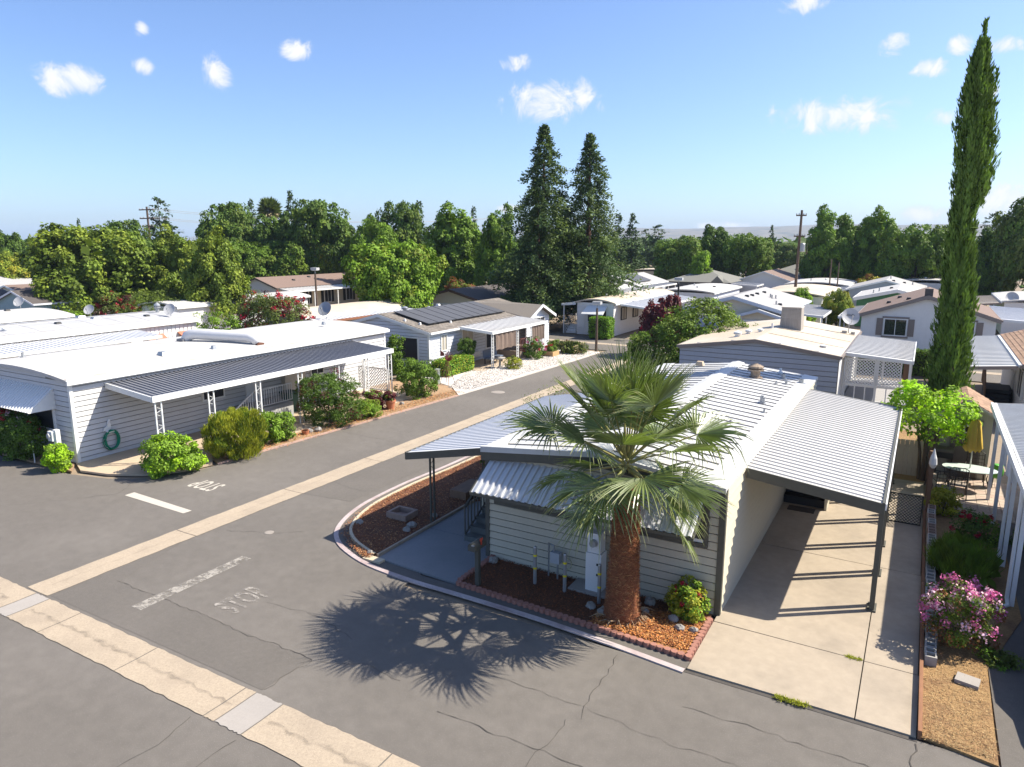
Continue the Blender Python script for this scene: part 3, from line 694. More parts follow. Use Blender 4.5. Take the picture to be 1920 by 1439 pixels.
def awning_frame(root, p0, p1, q0, q1, zin, zout, m, h=0.14, name='awning_beam', inner='lo'):
    """fascia round a lean-to roof; p0 is the house side"""
    mb = MB(); s = 1 if p1 > p0 else -1
    mb.box(p1, p1+s*.05, q0-.03, q1+.03, zout-h, zout+.05)
    for q, e in ((q0, -1), (q1, 1)):
        mb.hexa([(p0, q, zin-h), (p1, q, zout-h), (p1, q, zout+.035), (p0, q, zin+.035)], [(p0, q+e*.04, zin-h), (p1, q+e*.04, zout-h), (p1, q+e*.04, zout+.035), (p0, q+e*.04, zin+.035)])
    return mb.build(name, m, root)
# ------------------------------------------------------------------ the near house behind the palm
H1 = thing('manufactured_house', (-6.1, 21.5, 0), 'beige sided single storey house with white ribbed metal roof behind the big palm', 'house', 'manufactured homes of the park')
p0, p1, q0, q1, ev, rd, rp = -9.07, -3.22, 14.5, 28.5, 2.93, 3.24, -6.1
w1 = walls(H1, p0, p1, q0, 28.5, ev, rd, rp, GROOVESHADE)
siding(w1, 'q-', q0, p0+.06, p1-.02, 0.02, 2.95, 0.186, SAGE)
siding(w1, 'p+', p1, q0+.02, 28.45, 0.02, 2.90, 0.186, SAGE, butt=.066)
MB().box(p0-.05, p0+.06, q0-.06, q0+.05, 0, 2.9).build('corner_trim', OLIVE, H1)
MB().box(p1-.06, p1+.075, q0-.06, q0+.05, 0, 2.95).build('corner_trim', OLIVE, H1)
sl = (rd-ev)/(p1-rp)
n = 30; pit = (q1 - q0 + .15)/n
for s, pe in ((1, p1), (-1, p0)):
    rib_panels(H1, (rp+s*.22, q0-.15, rd-.22*sl+.03), (s*(abs(pe-rp)-.22-.42), 0, -sl*(abs(pe-rp)-.22-.42)), (0, 1, 0), n, pit, 0.012, 0.028, METALROOF)
    sb_ = MB().hexa([(0, -.011, .0), (0, .011, .0), (0, .011, .022), (0, -.011, .022)], [(s*(abs(pe-rp)-.64), -.011, -sl*(abs(pe-rp)-.64)), (s*(abs(pe-rp)-.64), .011, -sl*(abs(pe-rp)-.64)), (s*(abs(pe-rp)-.64), .011, -sl*(abs(pe-rp)-.64)+.022), (s*(abs(pe-rp)-.64), -.011, -sl*(abs(pe-rp)-.64)+.022)]).mesh('roof_seam', mat('dark_brown_seam', (.17, .145, .125), .8, .2, 9))  # thin dark brown strip along each panel joint
    for i in range(1, n): inst('roof_seam', sb_, H1, (rp+s*.22, q0-.15+pit*i-.014, rd-.22*sl+.035))
    e = pe - s*.42; ze = ev + .42*sl + .03
    MB().hexa([(e, q0-.15, ze-.05), (pe+s*.08, q0-.15, ev-.02), (pe+s*.08, q0-.15, ev+.045), (e, q0-.15, ze+.03)], [(e, q1, ze-.05), (pe+s*.08, q1, ev-.02), (pe+s*.08, q1, ev+.045), (e, q1, ze+.03)]).build('eave_gutter', METALROOF, H1)
MB().hexa([(rp-.24, q0-.16, rd-.01), (rp, q0-.16, rd+.01), (rp, q0-.16, rd+.10), (rp-.24, q0-.16, rd+.05)], [(rp-.24, q1, rd-.01), (rp, q1, rd+.01), (rp, q1, rd+.10), (rp-.24, q1, rd+.05)]).hexa(
    [(rp, q0-.16, rd+.01), (rp+.24, q0-.16, rd-.01), (rp+.24, q0-.16, rd+.05), (rp, q0-.16, rd+.10)], [(rp, q1, rd+.01), (rp+.24, q1, rd-.01), (rp+.24, q1, rd+.05), (rp, q1, rd+.10)]).build('ridge_cap', METALROOF, H1)
fb = MB()
for xa, za, xb, zb in ((rp, rd, p1+.08, ev-.02), (p0-.08, ev-.02, rp, rd)):
    fb.hexa([(xa, q0-.20, za-.26), (xb, q0-.20, zb-.26), (xb, q0-.20, zb-.03), (xa, q0-.20, za-.03)], [(xa, q0-.165, za-.26), (xb, q0-.165, zb-.26), (xb, q0-.165, zb-.03), (xa, q0-.165, za-.03)])
fb.build('fascia_board', OLIVE, H1)
fw = MB()
for xa, za, xb, zb in ((rp, rd, p1+.08, ev-.02), (p0-.08, ev-.02, rp, rd)):
    fw.hexa([(xa, q0-.225, za-.045), (xb, q0-.225, zb-.045), (xb, q0-.225, zb+.07), (xa, q0-.225, za+.1)], [(xa, q0-.152, za-.045), (xb, q0-.152, zb-.045), (xb, q0-.152, zb+.07), (xa, q0-.152, za+.1)])
fw.build('drip_edge', METALROOF, H1)
vent_stack(H1, -5.0, 26.3, 3.17, .17, .55, mat('rusty_vent_metal', (0.32, 0.24, 0.17), .7, .3, 9), True, 'turbine_vent')
for x, y, r_, h_ in [(-4.15, 27.0, .07, .22), (-3.9, 26.1, .045, .18), (-4.2, 25.9, .03, .14), (-3.5, 26.75, .09, .2), (-4.05, 22.6, .06, .26), (-3.98, 22.45, .05, .22), (-3.75, 21.4, .03, .15), (-4.3, 19.6, .03, .12)]:
    vent_stack(H1, x, y, ev + (p1-x)*sl + .04, r_, h_, STEEL)
box_vent(H1, -7.4, 27.7, 3.2, mat('tan_vent', (.45, .35, .25)), .15)
vent_stack(H1, -4.4, 27.9, 3.15, .045, .2, WHITE)
# front window and its ribbed awning
window(H1, 'q-', q0, -7.6, 1.62, 2.3, .85, OLIVE, GLASS, 'v', .09); window(H1, 'q-', q0, -4.5, 1.62, 1.85, .85, OLIVE, GLASS, 'v', .09)
for a, w in ((-7.6, 2.3), (-4.5, 1.85)):
    wm = MB().box(a-w/2+.01, a+w/2-.01, q0-.075, q0-.047, 1.63, 1.70); wm.build('window_sill', WHITE, H1)
aw = MB(); prof = []
n = 31; wx = 5.35
PAN = MB(); U = Vector((0, -.95, -.60)); pitch = wx/n
rib_panels(H1, (-8.95, q0-.03, 2.70), U, (1, 0, 0), n, pitch, 0.035, 0.085, BLUEPAN, 'awning_rib')
MB().bar((-8.97, q0-.99, 2.06), (-3.55, q0-.99, 2.06), .03, .07).build('awning_beam', OLIVE, H1)
for x in (-8.97, -3.57): MB().bar((x, q0-.03, 2.66), (x, q0-.98, 2.07), .03, .06).build('awning_side', OLIVE, H1)
# side awning over the entry
rib_panels(H1, (p0-.09, 14.62, 2.88), (-2.62, 0, -.52), (0, 1, 0), 37, .218, .022, .05, BLUEPAN, 'awning_panel')
awning_frame(H1, p0-.09, -11.72, 14.6, 22.7, 2.86, 2.34, OLIVE, .16)
me = scroll_post_mesh(2.26, .17, OLIVE, 'y', True, .045)
for y in (15.55, 19.0, 22.3): inst('scroll_post', me, H1, (-11.6, y, 0))
# entry steps and landing
DECKG = mat('green_grey_deck_paint', (0.105, 0.115, 0.11), 0.6, 0.12, 6)
for i in range(5):
    MB().box(-10.12, -9.12, 14.95+.30*i, 15.28+.30*i, .045, .19+.165*i).build('step', DECKG, H1)
for y in range(8): MB().box(-10.55, -9.1, 16.46+.26*y, 16.70+.26*y, .86, .90).build('deck_plank', DECKG, H1)
dk = MB().box(-10.5, -9.12, 16.5, 18.5, .05, .858).build('deck_skirt', SAGE, H1)
siding(dk, 'p-', -10.5, 16.5, 18.5, .06, .85, .186, SAGE); siding(dk, 'q-', 16.47, -10.5, -10.14, .06, .85, .186, SAGE)
railing(H1, [(-10.14, 15.02, .1), (-10.14, 16.46, .86)], .88, OLIVE, .17, bw=.028, rail=.055)
railing(H1, [(-10.5, 16.5, .9), (-10.5, 18.5, .9), (-9.2, 18.5, .9)], .92, OLIVE, .16, bw=.028, rail=.055)
MB().box(p0-.055, p0-.005, 16.9, 17.8, .92, 2.75).build('door', mat('dark_door', (.05, .045, .04)), H1)
# carport
rib_panels(H1, (p1-.02, 16.25, 2.875), (2.965, 0, -.355), (0, 1, 0), 40, .2525, .03, .07, GREYROOF, 'carport_panel')
cb = awning_frame(H1, p1+.1, -.32, 16.22, 26.38, 2.86, 2.53, OLIVE, .2, 'carport_beam')
MB().box(-.262, -.235, 16.2, 26.42, 2.42, 2.56).build('carport_gutter', WHITE, H1)
pb = MB(); pb.box(-.05, .05, -.05, .05, 0, 2.36); pb.box(-.05, .05, .2, .3, 0, 2.36); pb.box(-.09, .09, -.08, .33, 0, .035); pm_ = pb.mesh('carport_post', OLIVE)
for y in (16.35, 18.3, 20.25, 22.2, 24.1, 26.0): inst('carport_post', pm_, H1, (-.32, y, .035))
# dark side steps under the carport
DK = mat('dark_step_board', (0.022, 0.022, 0.026), .6, .1, 6)
for i in range(3):
    s = MB().box(-3.15, -1.98, 22.35+.34*i, 22.69+.34*i, .04, .25+.26*i); s.build('step', DK, H1)
    MB().box(-3.15, -1.98, 22.325+.34*i, 22.68+.34*i, .252+.26*i, .285+.26*i).build('tread', BLACK, H1)
MB().box(-1.97, -1.90, 22.2, 23.5, .04, .98).build('stair_side', SAGE, H1)
MB().box(-1.98, -1.55, 23.52, 23.9, .04, 1.15).build('cabinet', SAGE, H1)
MB().box(p1+.028, p1+.085, 22.9, 23.8, .86, 2.8).build('door', WHITE, H1)
tag(MB().box(-2.95, -2.2, 21.75, 22.15, .038, .055).build('door_mat', mat('brown_mat', (.06, .045, .035), .95, .2, 40), None, loc=(-2.6, 21.95, .04)), 'brown door mat on the concrete before the dark carport steps', 'mat')
# meter pedestal, gas riser
ped = thing('meter_pedestal', (-5.95, 14.15, .03), 'white electric meter cabinet on a concrete pad behind the palm trunk', 'meter cabinet')
MB().box(-6.5, -5.4, 13.85, 14.42, .02, .10).build('pad', PATCH, ped)
MB().box(-6.12, -5.74, 13.98, 14.3, .10, 1.02).build('lower_cabinet', WHITE, ped); MB().box(-6.09, -5.77, 14.0, 14.28, 1.03, 1.5).build('upper_cabinet', WHITE, ped)
MB().tube([(-5.93, 13.995, 1.28), (-5.93, 13.90, 1.28)], [.09, .08], 14).build('meter_dial', STEEL, ped)
for z in (.5, .75): MB().box(-5.85, -5.80, 13.965, 13.979, z, z+.05).build('latch', BLACK, ped)
gm = thing('gas_meter', (-7.0, 14.2, .03), 'small grey gas meter with pipes against the front siding', 'gas meter')
MB().box(-7.12, -6.88, 14.15, 14.32, .45, .72).build('meter_body', mat('meter_grey', (.42, .44, .46), .5), gm)
MB().tube([(-6.94, 14.2, .03), (-6.94, 14.2, .46)], .022, 8).tube([(-7.06, 14.24, .72), (-7.06, 14.24, .86), (-7.2, 14.24, .9), (-7.2, 14.24, .04)], .022, 8).build('pipe', STEEL, gm)
MB().tube([(-6.75+.10*math.cos(a*.393), 14.36, .42+.14*math.sin(a*.393)) for a in range(17)], .010, 6).build('yellow_loop', mat('pale_cable', (.42, .40, .25)), gm)
# bollards
bol = thing('bollard', (-7.3, 13.73, .05), 'grey steel bollard with yellow bands, leftmost of three before the siding', 'bollard', 'bollards in the mulch bed')
MB().lathe((-7.3, 13.73, .03), [(.042, 0), (.042, .93), (.03, .96), (.001, .965)], 12).build('pipe', STEEL, bol)
for z in (.42, .74): MB().lathe((-7.3, 13.73, z), [(.0435, 0), (.0445, .003), (.0445, .047), (.0435, .05)], 12).build('yellow_band', YELLOW, bol)
for x, y, l in [(-6.52, 13.72, 'grey steel bollard with yellow bands, middle one beside the gas meter'), (-5.62, 13.62, 'grey steel bollard with yellow bands, closest to the palm trunk')]:
    c = copy_tree(bol, (x, y, .05)); c['label'] = l
# mailbox
mb_ = thing('mailbox', (-8.42, 12.98, .05), 'dark olive mailbox on a square post where the walk meets the mulch', 'mailbox')
MB().box(-8.47, -8.37, 12.93, 13.03, .03, 1.0).build('post', OLIVE, mb_)
v = []; pr = [(-.10, 0)] + [(.10*math.cos(a), .10+.09*math.sin(a)) for a in [math.pi - i*math.pi/8 for i in range(9)]] + [(.10, 0)]
k = len(pr); bb = MB().add([(-8.42+a, 12.72, 1.0+z) for a, z in pr] + [(-8.42+a, 13.22, 1.0+z) for a, z in pr], [tuple(range(k))[::-1], tuple(range(k, 2*k))] + [(i, (i+1) % k, k+(i+1) % k, k+i) for i in range(k)])
bb.build('box', OLIVE, mb_); MB().box(-8.318, -8.30, 12.95, 12.99, 1.1, 1.26).box(-8.318, -8.302, 12.92, 13.03, 1.2, 1.26).build('red_flag', mat('red_flag_paint', (.5, .06, .03)), mb_)
MB().box(-8.40, -8.33, 12.68, 12.718, 1.15, 1.17).build('door_tab', STEEL, mb_)
# rocks
def rock(x, y, z, r, label, seed, m=None):
    rr = random.Random(seed); mb = MB(); pr = []
    n = 9; V = []; F = []
    for j in range(5):
        ph = -math.pi/2*.5 + j*(math.pi*.72)/4
        for k in range(n):
            a = 2*math.pi*k/n; q = r*(1+rr.uniform(-.18, .18))
            V.append((x+q*math.cos(a)*math.cos(ph), y+q*math.sin(a)*math.cos(ph)*.85, z+q*.75*math.sin(ph)+r*.3))
    for j in range(4):
        for k in range(n): F.append((j*n+k, j*n+(k+1) % n, (j+1)*n+(k+1) % n, (j+1)*n+k))
    F.append(tuple(4*n+k for k in range(n))); mb.add(V, F)
    return tag(mb.build('garden_rock', m or ROCK, None, loc=(x, y, z)), label, 'rock', 'rocks in the mulch beds')
for i, (x, y, r, l) in enumerate([(-4.62, 14.15, .13, 'pale round rock against the siding right of the palm trunk'), (-4.6, 13.75, .10, 'small dull rock just right of the palm trunk'), (-3.95, 13.72, .12, 'grey rock in the shade left of the flowering shrub'),
        (-3.72, 13.42, .11, 'pale rock at the shade edge in front of the flowering shrub'), (-3.45, 13.5, .10, 'pale rock at the foot of the flowering shrub by the driveway'), (-5.35, 13.25, .14, 'tan rock at the left foot of the palm trunk'), (-5.7, 13.35, .12, 'dark lichened rock beside the last bollard'),
        (-8.75, 14.2, .13, 'grey rock where the siding meets the walk corner'), (-11.9, 14.95, .15, 'pale rock in front of the scroll post of the entry awning'), (-11.85, 14.65, .12, 'grey rock by the walk edge before the scroll post'), (-11.8, 15.9, .1, 'white rock just behind the scroll post'),
        (-13.35, 14.4, .12, 'tan rock at the rounded nose of the mulch bed'), (-11.75, 13.02, .09, 'pale rock on the corner where kerb and walk meet')]):
    rock(x, y, .06, r, l, i+5)
tr_ = thing('stone_trough', (-12.6, 15.4, .06), 'low reddish stone trough lying in the mulch bed by the street', 'trough')
MB().box(-12.95, -12.25, 15.1, 15.18, .05, .26).box(-12.95, -12.25, 15.62, 15.7, .05, .26).box(-12.95, -12.87, 15.19, 15.61, .05, .26).box(-12.33, -12.25, 15.19, 15.61, .05, .26).box(-12.86, -12.34, 15.2, 15.6, .05, .12).build('body', BLOCKRED, tr_)
tr2 = thing('wooden_planter', (-12.0, 18.0, .06), 'small dark wooden planter in the mulch behind the scroll post', 'planter')
MB().box(-12.3, -11.7, 17.4, 18.6, .05, .34).build('body', WOODBROWN, tr2)

# ------------------------------------------------------------------ the left house with the long dark awning
H2 = thing('manufactured_house', (-29.6, 22, 0), 'pale grey house with a long dark ribbed awning on white scroll posts', 'house', 'manufactured homes of the park')
p0, p1, q0, q1, ev, rd, rp = -33.0, -26.2, 13.65, 30.9, 3.02, 3.27, -29.6
w2 = walls(H2, p0, p1, q0, q1, ev, rd, rp, GROOVESHADE)
siding_gable(w2, q0, p0+.2, p1-.2, ev, rd+.02, rp, 3.06, .19, GREYSIDE)
siding(w2, 'q-', q0, p0, p1-.02, .02, 3.0, .19, GREYSIDE); siding(w2, 'p+', p1, q0+.02, q1, .02, 3.0, .19, GREYSIDE)
MB().box(p1-.06, p1+.06, q0-.06, q0+.06, 0, 3.0).build('corner_trim', WHITE, H2)
MB().box(p1-.06, p1+.06, q1-.06, q1+.05, 0, 3.0).build('corner_trim', WHITE, H2)
def bowed_roof(root, p0, p1, q0, q1, ev, rd, m, over=.18, th=.12, n=10, trim=None, name='roof'):
    mb = MB(); P = []
    for i in range(n+1):
        f = i/n; x = p0-over + (p1-p0+2*over)*f; P.append((x, ev + (rd-ev)*(1-(2*f-1)**2)))
    V = []; F = []
    for y in (q0-.2, q1+.2):
        V += [(x, y, z+th) for x, z in P] + [(x, y, z) for x, z in P]
    k = n+1
    for i in range(n):
        F += [(i, i+1, 2*k+i+1, 2*k+i), (k+i+1, k+i, 3*k+i, 3*k+i+1), (i, k+i, k+i+1, i+1), (2*k+i, 2*k+i+1, 3*k+i+1, 3*k+i)]
    F += [(0, 2*k, 3*k, k), (n, k+n, 3*k+n, 2*k+n)]
    mb.add(V, F); o = mb.build(name, m, root)
    if trim:
        x1 = p1+over; x0 = p0-over
        MB().box(x1+.002, x1+.08, q0-.2, q1+.2, ev-.06, ev+th-.02).build('gutter', trim, root); MB().box(x0-.08, x0-.002, q0-.2, q1+.2, ev-.06, ev+th-.02).build('gutter', trim, root)
    return o
bowed_roof(H2, p0, p1, q0, q1, ev, rd, ROOFWHITE, trim=WHITE)
TANSTAIN = mat('rust_stained_gutter', (0.55, 0.44, 0.33), .7, .2, 3, col2=(.75, .72, .68), amt=.8, s2=.6)
MB().box(p1+.02, p1+.16, q0-.15, q1+.15, ev+.122, ev+.15).build('gutter_edge', TANSTAIN, H2)
rib_panels(H2, (p1+.10, 14.95, 2.78), (2.72, 0, -.26), (0, 1, 0), 66, .2, .04, .075, DARKPAN, 'awning_panel')
awning_frame(H2, p1+.05, -23.36, 14.92, 28.18, 2.77, 2.53, WHITE, .17)
me = scroll_post_mesh(2.36, .24, WHITE, 'y', True, .045)
for y in (15.15, 17.35, 19.6, 21.9, 24.2, 26.2, 28.0): inst('scroll_post', me, H2, (-23.42, y, .04))
inst('scroll_post', me, H2, (-25.2, 28.05, .04))
lattice(H2, 'q-', 28.1, -25.6, -23.7, .35, 1.5, .16, WHITE)
# window awning and window on the street end
window(H2, 'q-', q0, -29.2, 1.15, 3.6, 1.3, WHITE, SCREEN, 'v', .08)
rib_panels(H2, (-31.6, q0-.03, 2.72), (0, -.95, -.75), (1, 0, 0), 24, .182, .03, .08, WHITE, 'window_awning_rib')
for x in (-31.6, -27.24): MB().add([(x, q0-.03, 2.7), (x, q0-.97, 1.95), (x, q0-.03, 1.95), (x+.02, q0-.03, 2.7), (x+.02, q0-.97, 1.95), (x+.02, q0-.03, 1.95)], [(0, 1, 2), (5, 4, 3), (0, 3, 4, 1)]).build('awning_side', WHITE, H2)
# duct, vents
du = MB().tube([(-29.9, 21.0, 3.35), (-29.8, 21.1, 3.62), (-29.5, 21.25, 3.72), (-27.2, 22.45, 3.60), (-26.95, 22.55, 3.5), (-26.85, 22.62, 3.3)], [.22, .25, .26, .26, .24, .2], 16)
du.build('roof_duct', mat('white_duct_metal', (.56, .56, .57), .4, .06, 4), H2, smooth=True)
MB().box(-30.15, -29.7, 20.75, 21.25, 3.3, 3.5).build('duct_base', DARKPAN, H2); MB().box(-27.05, -26.65, 22.45, 22.85, 3.12, 3.3).build('duct_base', RUST, H2)
box_vent(H2, -27.4, 18.2, 3.32, STEEL, .2); box_vent(H2, -27.2, 20.5, 3.3, STEEL, .1); box_vent(H2, -28.5, 28.6, 3.5, STEEL, .09); vent_stack(H2, -32.0, 15.0, 3.28, .06, .25, STEEL)
# porch behind the awning
for i in range(4): MB().box(-26.15, -24.7, 19.35+.28*i, 19.66+.28*i, .05, .24+.17*i).build('step', GREYSIDE, H2)
MB().box(-26.15, -24.7, 20.45, 22.6, .05, .76).build('porch_deck', mat('porch_grey', (.36, .36, .35)), H2)
railing(H2, [(-24.75, 19.4, .1), (-24.75, 20.5, .76)], .85, WHITE, .13); railing(H2, [(-24.75, 20.5, .76), (-24.75, 22.6, .76)], .85, WHITE, .13)
window(H2, 'p+', p1, 19.5, 1.35, 1.0, 1.0, WHITE, SCREEN, 'v'); window(H2, 'p+', p1, 25.6, 1.45, .8, .8, WHITE, SCREEN, 'v')
dr = MB().box(p1+.03, p1+.085, 21.2, 22.1, .78, 2.7).build('door', WHITE, H2); MB().box(p1+.086, p1+.12, 22.0, 22.05, 1.7, 1.76).build('handle', BLACK, dr)
MB().box(p1+.03, p1+.3, 23.3, 24.6, .05, 2.0).build('storage_cupboard', mat('cream_cupboard', (.55, .5, .42)), H2)
hp = thing('meter_post', (-26.7, 13.15, .05), 'white meter box on a leaning board beside the lime green shrub', 'meter post')
MB().box(-26.62, -26.42, 13.1, 13.25, .03, 1.35).build('board', WHITE, hp); MB().box(-26.78, -26.5, 13.0, 13.098, .95, 1.3).build('meter_box', WHITE, hp); MB().tube([(-26.64, 13.0, 1.15), (-26.64, 12.92, 1.15)], .09, 12).build('dial', DISHM, hp)
sp = MB().tube([(-27.6, 12.85, .03), (-27.6, 12.85, .85)], .02, 8)
tag(sp.build('standpipe', WHITE, None, loc=(-27.6, 12.85, .03)), 'thin white standpipe in the shaded corner bed left of the lime shrub', 'pipe')
hs = thing('garden_hose', (-26.12, 14.85, .6), 'green garden hose coiled on a hanger on the grey wall', 'hose')
hm = mat('green_hose_rubber', (0.0, 0.20, 0.11), .45, .1, 6); rr = random.Random(5)
for i in range(7):
    a0 = rr.uniform(0, 6.28); rx = .26+rr.uniform(-.05, .03); rz = .34+rr.uniform(-.05, .03); off = rr.uniform(-.03, .03)
    MB().tube([(-26.1+rr.uniform(-.005, .005)+i*.018, 14.85+off+rx*math.cos(2*math.pi*k/24), .62+off+rz*math.sin(2*math.pi*k/24)) for k in range(25)], .017, 6, False).build('loop', hm, hs, smooth=True)
MB().box(-26.17, -26.0, 14.72, 14.98, .92, .98).build('hanger', WHITE, hs)
gz = thing('wall_plaque', (-26.14, 14.8, 1.0), 'white goose shaped plaque hanging above the coiled hose', 'plaque')
gb = MB(); pts = [(14.62, 1.0), (14.78, .98), (14.9, 1.06), (14.92, 1.2), (14.88, 1.34), (14.93, 1.38), (14.86, 1.42), (14.8, 1.32), (14.78, 1.18), (14.66, 1.12)]
gb.add([(-26.15, a, z) for a, z in pts] + [(-26.09, a, z) for a, z in pts], [tuple(range(10)), tuple(range(10, 20))[::-1]] + [(i, 10+i, 10+(i+1) % 10, (i+1) % 10) for i in range(10)])
gb.build('silhouette', WHITE, gz)
bin_ = thing('rubbish_bin', (-25.6, 23.2, .05), 'dark green lidded bin standing in the shade under the long awning', 'bin')
MB().hexa([(-25.85, 22.95, .05), (-25.35, 22.95, .05), (-25.35, 23.45, .05), (-25.85, 23.45, .05)], [(-25.9, 22.9, .95), (-25.3, 22.9, .95), (-25.3, 23.5, .95), (-25.9, 23.5, .95)]).build('body', mat('bin_green', (.01, .07, .05), .5), bin_)
MB().box(-25.92, -25.28, 22.87, 23.53, .952, 1.03).build('lid', mat('bin_lid', (.01, .05, .04), .5), bin_)
rk = thing('drying_rack', (-25.3, 24.2, .05), 'folding drying rack with horizontal bars in the shade under the long awning', 'rack')
for s in (23.75, 24.65): MB().bar((-25.7, s, .05), (-25.1, s, 1.25), .03).bar((-25.1, s, .05), (-25.7, s, 1.25), .03).build('leg', WOODBROWN, rk)
for z in (.3, .5, .7, .9, 1.1, 1.24): MB().bar((-25.1-.3*(1.25-z), 23.75, z), (-25.1-.3*(1.25-z), 24.65, z), .02).build('bar', mat('pale_dowel', (.4, .33, .25)), rk)
# ------------------------------------------------------------------ the solar-roofed house across the street
H3 = thing('manufactured_house', (-29.6, 42, 0), 'pale blue grey gabled house with solar panels and a white street porch', 'house', 'manufactured homes of the park')
p0, p1, q0, q1, ev, rd, rp = -33.1, -25.9, 34.7, 49.0, 2.52, 3.40, -29.7
w3 = walls(H3, p0, p1, q0, q1, ev, rd, rp, GROOVESHADE)
siding_gable(w3, q0, p0, p1, ev, rd, rp, 2.62, .2, LILAC)
siding(w3, 'q-', q0, p0, p1-.02, .02, 2.5, .2, LILAC); siding(w3, 'p+', p1, q0+.02, q1, .02, 2.5, .2, LILAC)
MB().box(p1-.06, p1+.06, q0-.06, q0+.06, 0, 2.5).build('corner_trim', WHITE, H3)
gable_roof(H3, p0, p1, q0, q1, ev, rd, rp, SHINGLEGREY, .25, .2, .08, WHITE, .2)
e = p1+.25; s_ = (rd-ev)/(p1-rp)
shingles(H3, (e, q0-.2, ev-.25*s_+.09), (e, q1+.2, ev-.25*s_+.09), (rp, q1+.2, rd+.09), (rp, q0-.2, rd+.09), 26, 46, SHINGLEGREY)
# street gable
MB().hexa([(-29.5, 45.4, 3.32), (-25.0, 45.4, 2.35), (-25.0, 47.4, 3.22), (-29.5, 47.4, 3.36)], [(-29.5, 45.4, 3.40), (-24.7, 45.4, 2.43), (-24.7, 47.4, 3.30), (-29.5, 47.4, 3.44)]).hexa([(-29.5, 47.4, 3.36), (-25.0, 47.4, 3.22), (-25.0, 49.5, 2.35), (-29.5, 49.5, 3.0)], [(-29.5, 47.4, 3.44), (-24.7, 47.4, 3.30), (-24.7, 49.5, 2.43), (-29.5, 49.5, 3.1)]).build('street_gable_roof', SHINGLEGREY, H3)
gb = MB()
for a, za, b, zb in ((45.3, 2.36, 47.42, 3.30), (47.38, 3.30, 49.6, 2.36)):
    gb.hexa([(-24.7, a, za-.14), (-24.7, b, zb-.14), (-24.7, b, zb+.06), (-24.7, a, za+.06)], [(-24.64, a, za-.14), (-24.64, b, zb-.14), (-24.64, b, zb+.06), (-24.64, a, za+.06)])
gb.build('rake_board', WHITE, H3)
gw = MB().hexa([(-25.2, 45.6, 0), (-25.12, 45.6, 0), (-25.12, 49.2, 0), (-25.2, 49.2, 0)], [(-25.2, 45.6, 2.4), (-25.12, 45.6, 2.4), (-25.12, 49.2, 2.4), (-25.2, 49.2, 2.4)]).add([(-25.12, 45.6, 2.401), (-25.12, 49.2, 2.401), (-25.12, 47.4, 3.2)], [(0, 1, 2)]).build('street_gable_wall', LILAC, H3)
siding(gw, 'p+', -25.12, 45.6, 49.2, .02, 2.4, .2, LILAC)
window(H3, 'p+', -25.1, 47.6, 1.2, 1.4, 1.1, WHITE, SCREEN, 'v')
# solar array
sA = Vector((-29.3, 35.6, 3.46)); U = Vector((2.75, 0, -.63)); N = Vector((.22, 0, .97))
for i in range(9):
    o0 = sA + Vector((0, i*1.04, .06)); mb = MB()
    a = [o0, o0+U, o0+U+Vector((0, 1.0, 0)), o0+Vector((0, 1.0, 0))]
    mb.hexa([v for v in a], [v+N*.045 for v in a]); pn = mb.build('solar_panel', BLACK, H3)
    c = MB(); u = U.normalized(); a2 = [a[0]+u*.03+Vector((0, .03, 0)), a[1]-u*.03+Vector((0, .03, 0)), a[2]-u*.03-Vector((0, .03, 0)), a[3]+u*.03-Vector((0, .03, 0))]
    c.hexa([v+N*.04 for v in a2], [v+N*.049 for v in a2]); c.build('cell_sheet', SOLAR, pn)
for x, y in [(-27.9, 34.95), (-27.0, 35.3), (-26.9, 36.9), (-26.5, 37.9)]: box_vent(H3, x, y, rd-(x-rp)*s_+.12, WHITE, .07)
vent_stack(H3, -30.0, 37.6, 3.35, .13, .42, STEEL, True); vent_stack(H3, -29.95, 40.2, 3.36, .09, .2, WHITE); box_vent(H3, -30, 41.4, 3.45, WHITE, .14)
window(H3, 'q-', q0, -27.35, .75, 1.25, 1.35, WHITE, SCREEN, None, .09)
window(H3, 'p+', p1, 36.2, 1.25, .55, .95, WHITE, CURTAIN, 'v'); window(H3, 'p+', p1, 38.9, .75, 1.3, 1.6, WHITE, CURTAIN, 'v'); window(H3, 'p+', p1, 41.8, .75, 1.2, 1.6, WHITE, SCREEN, 'v')
fbx = MB().box(p1+.03, p1+.28, 38.2, 40.1, .35, .7); fbx.build('window_box', WHITE, H3)
rib_panels(H3, (-25.9, 37.75, 2.60), (2.68, 0, -.22), (0, 1, 0), 17, .44, .03, .05, ROOFWHITE, 'porch_roof_panel')
awning_frame(H3, -25.9, -23.2, 37.7, 45.25, 2.58, 2.36, WHITE, .13)
me = scroll_post_mesh(2.24, .22, WHITE, 'y', False, .045)
lad = MB()
for s in (-.11, .11): lad.box(-.022, .022, s-.022, s+.022, 0, 2.24)
for i in range(11): lad.box(-.012, .012, -.09, .09, .15+i*.19, .17+i*.19)
lad = lad.mesh('porch_post', WHITE)
for y in (37.9, 41.1, 44.9): inst('porch_post', lad, H3, (-23.3, y, .06))
inst('porch_post', lad, H3, (-23.3, 43.0, .06))
for a, b in ((38.25, 40.7), (43.1, 44.8)):
    mb = MB(); n = 14; V = []; F = []
    for i in range(n+1):
        y = a+(b-a)*i/n; x = -23.26+.05*math.sin(i*1.9)
        V += [(x, y, 2.2), (x+.02*math.cos(i*2.3), y, 1.15+.03*math.sin(i))]
    F = [(2*i, 2*i+1, 2*i+3, 2*i+2) for i in range(n)]
    mb.add(V, F).build('shade_cloth', mat('brown_shade_cloth', (.17, .125, .10), .9, .12, 5), H3)
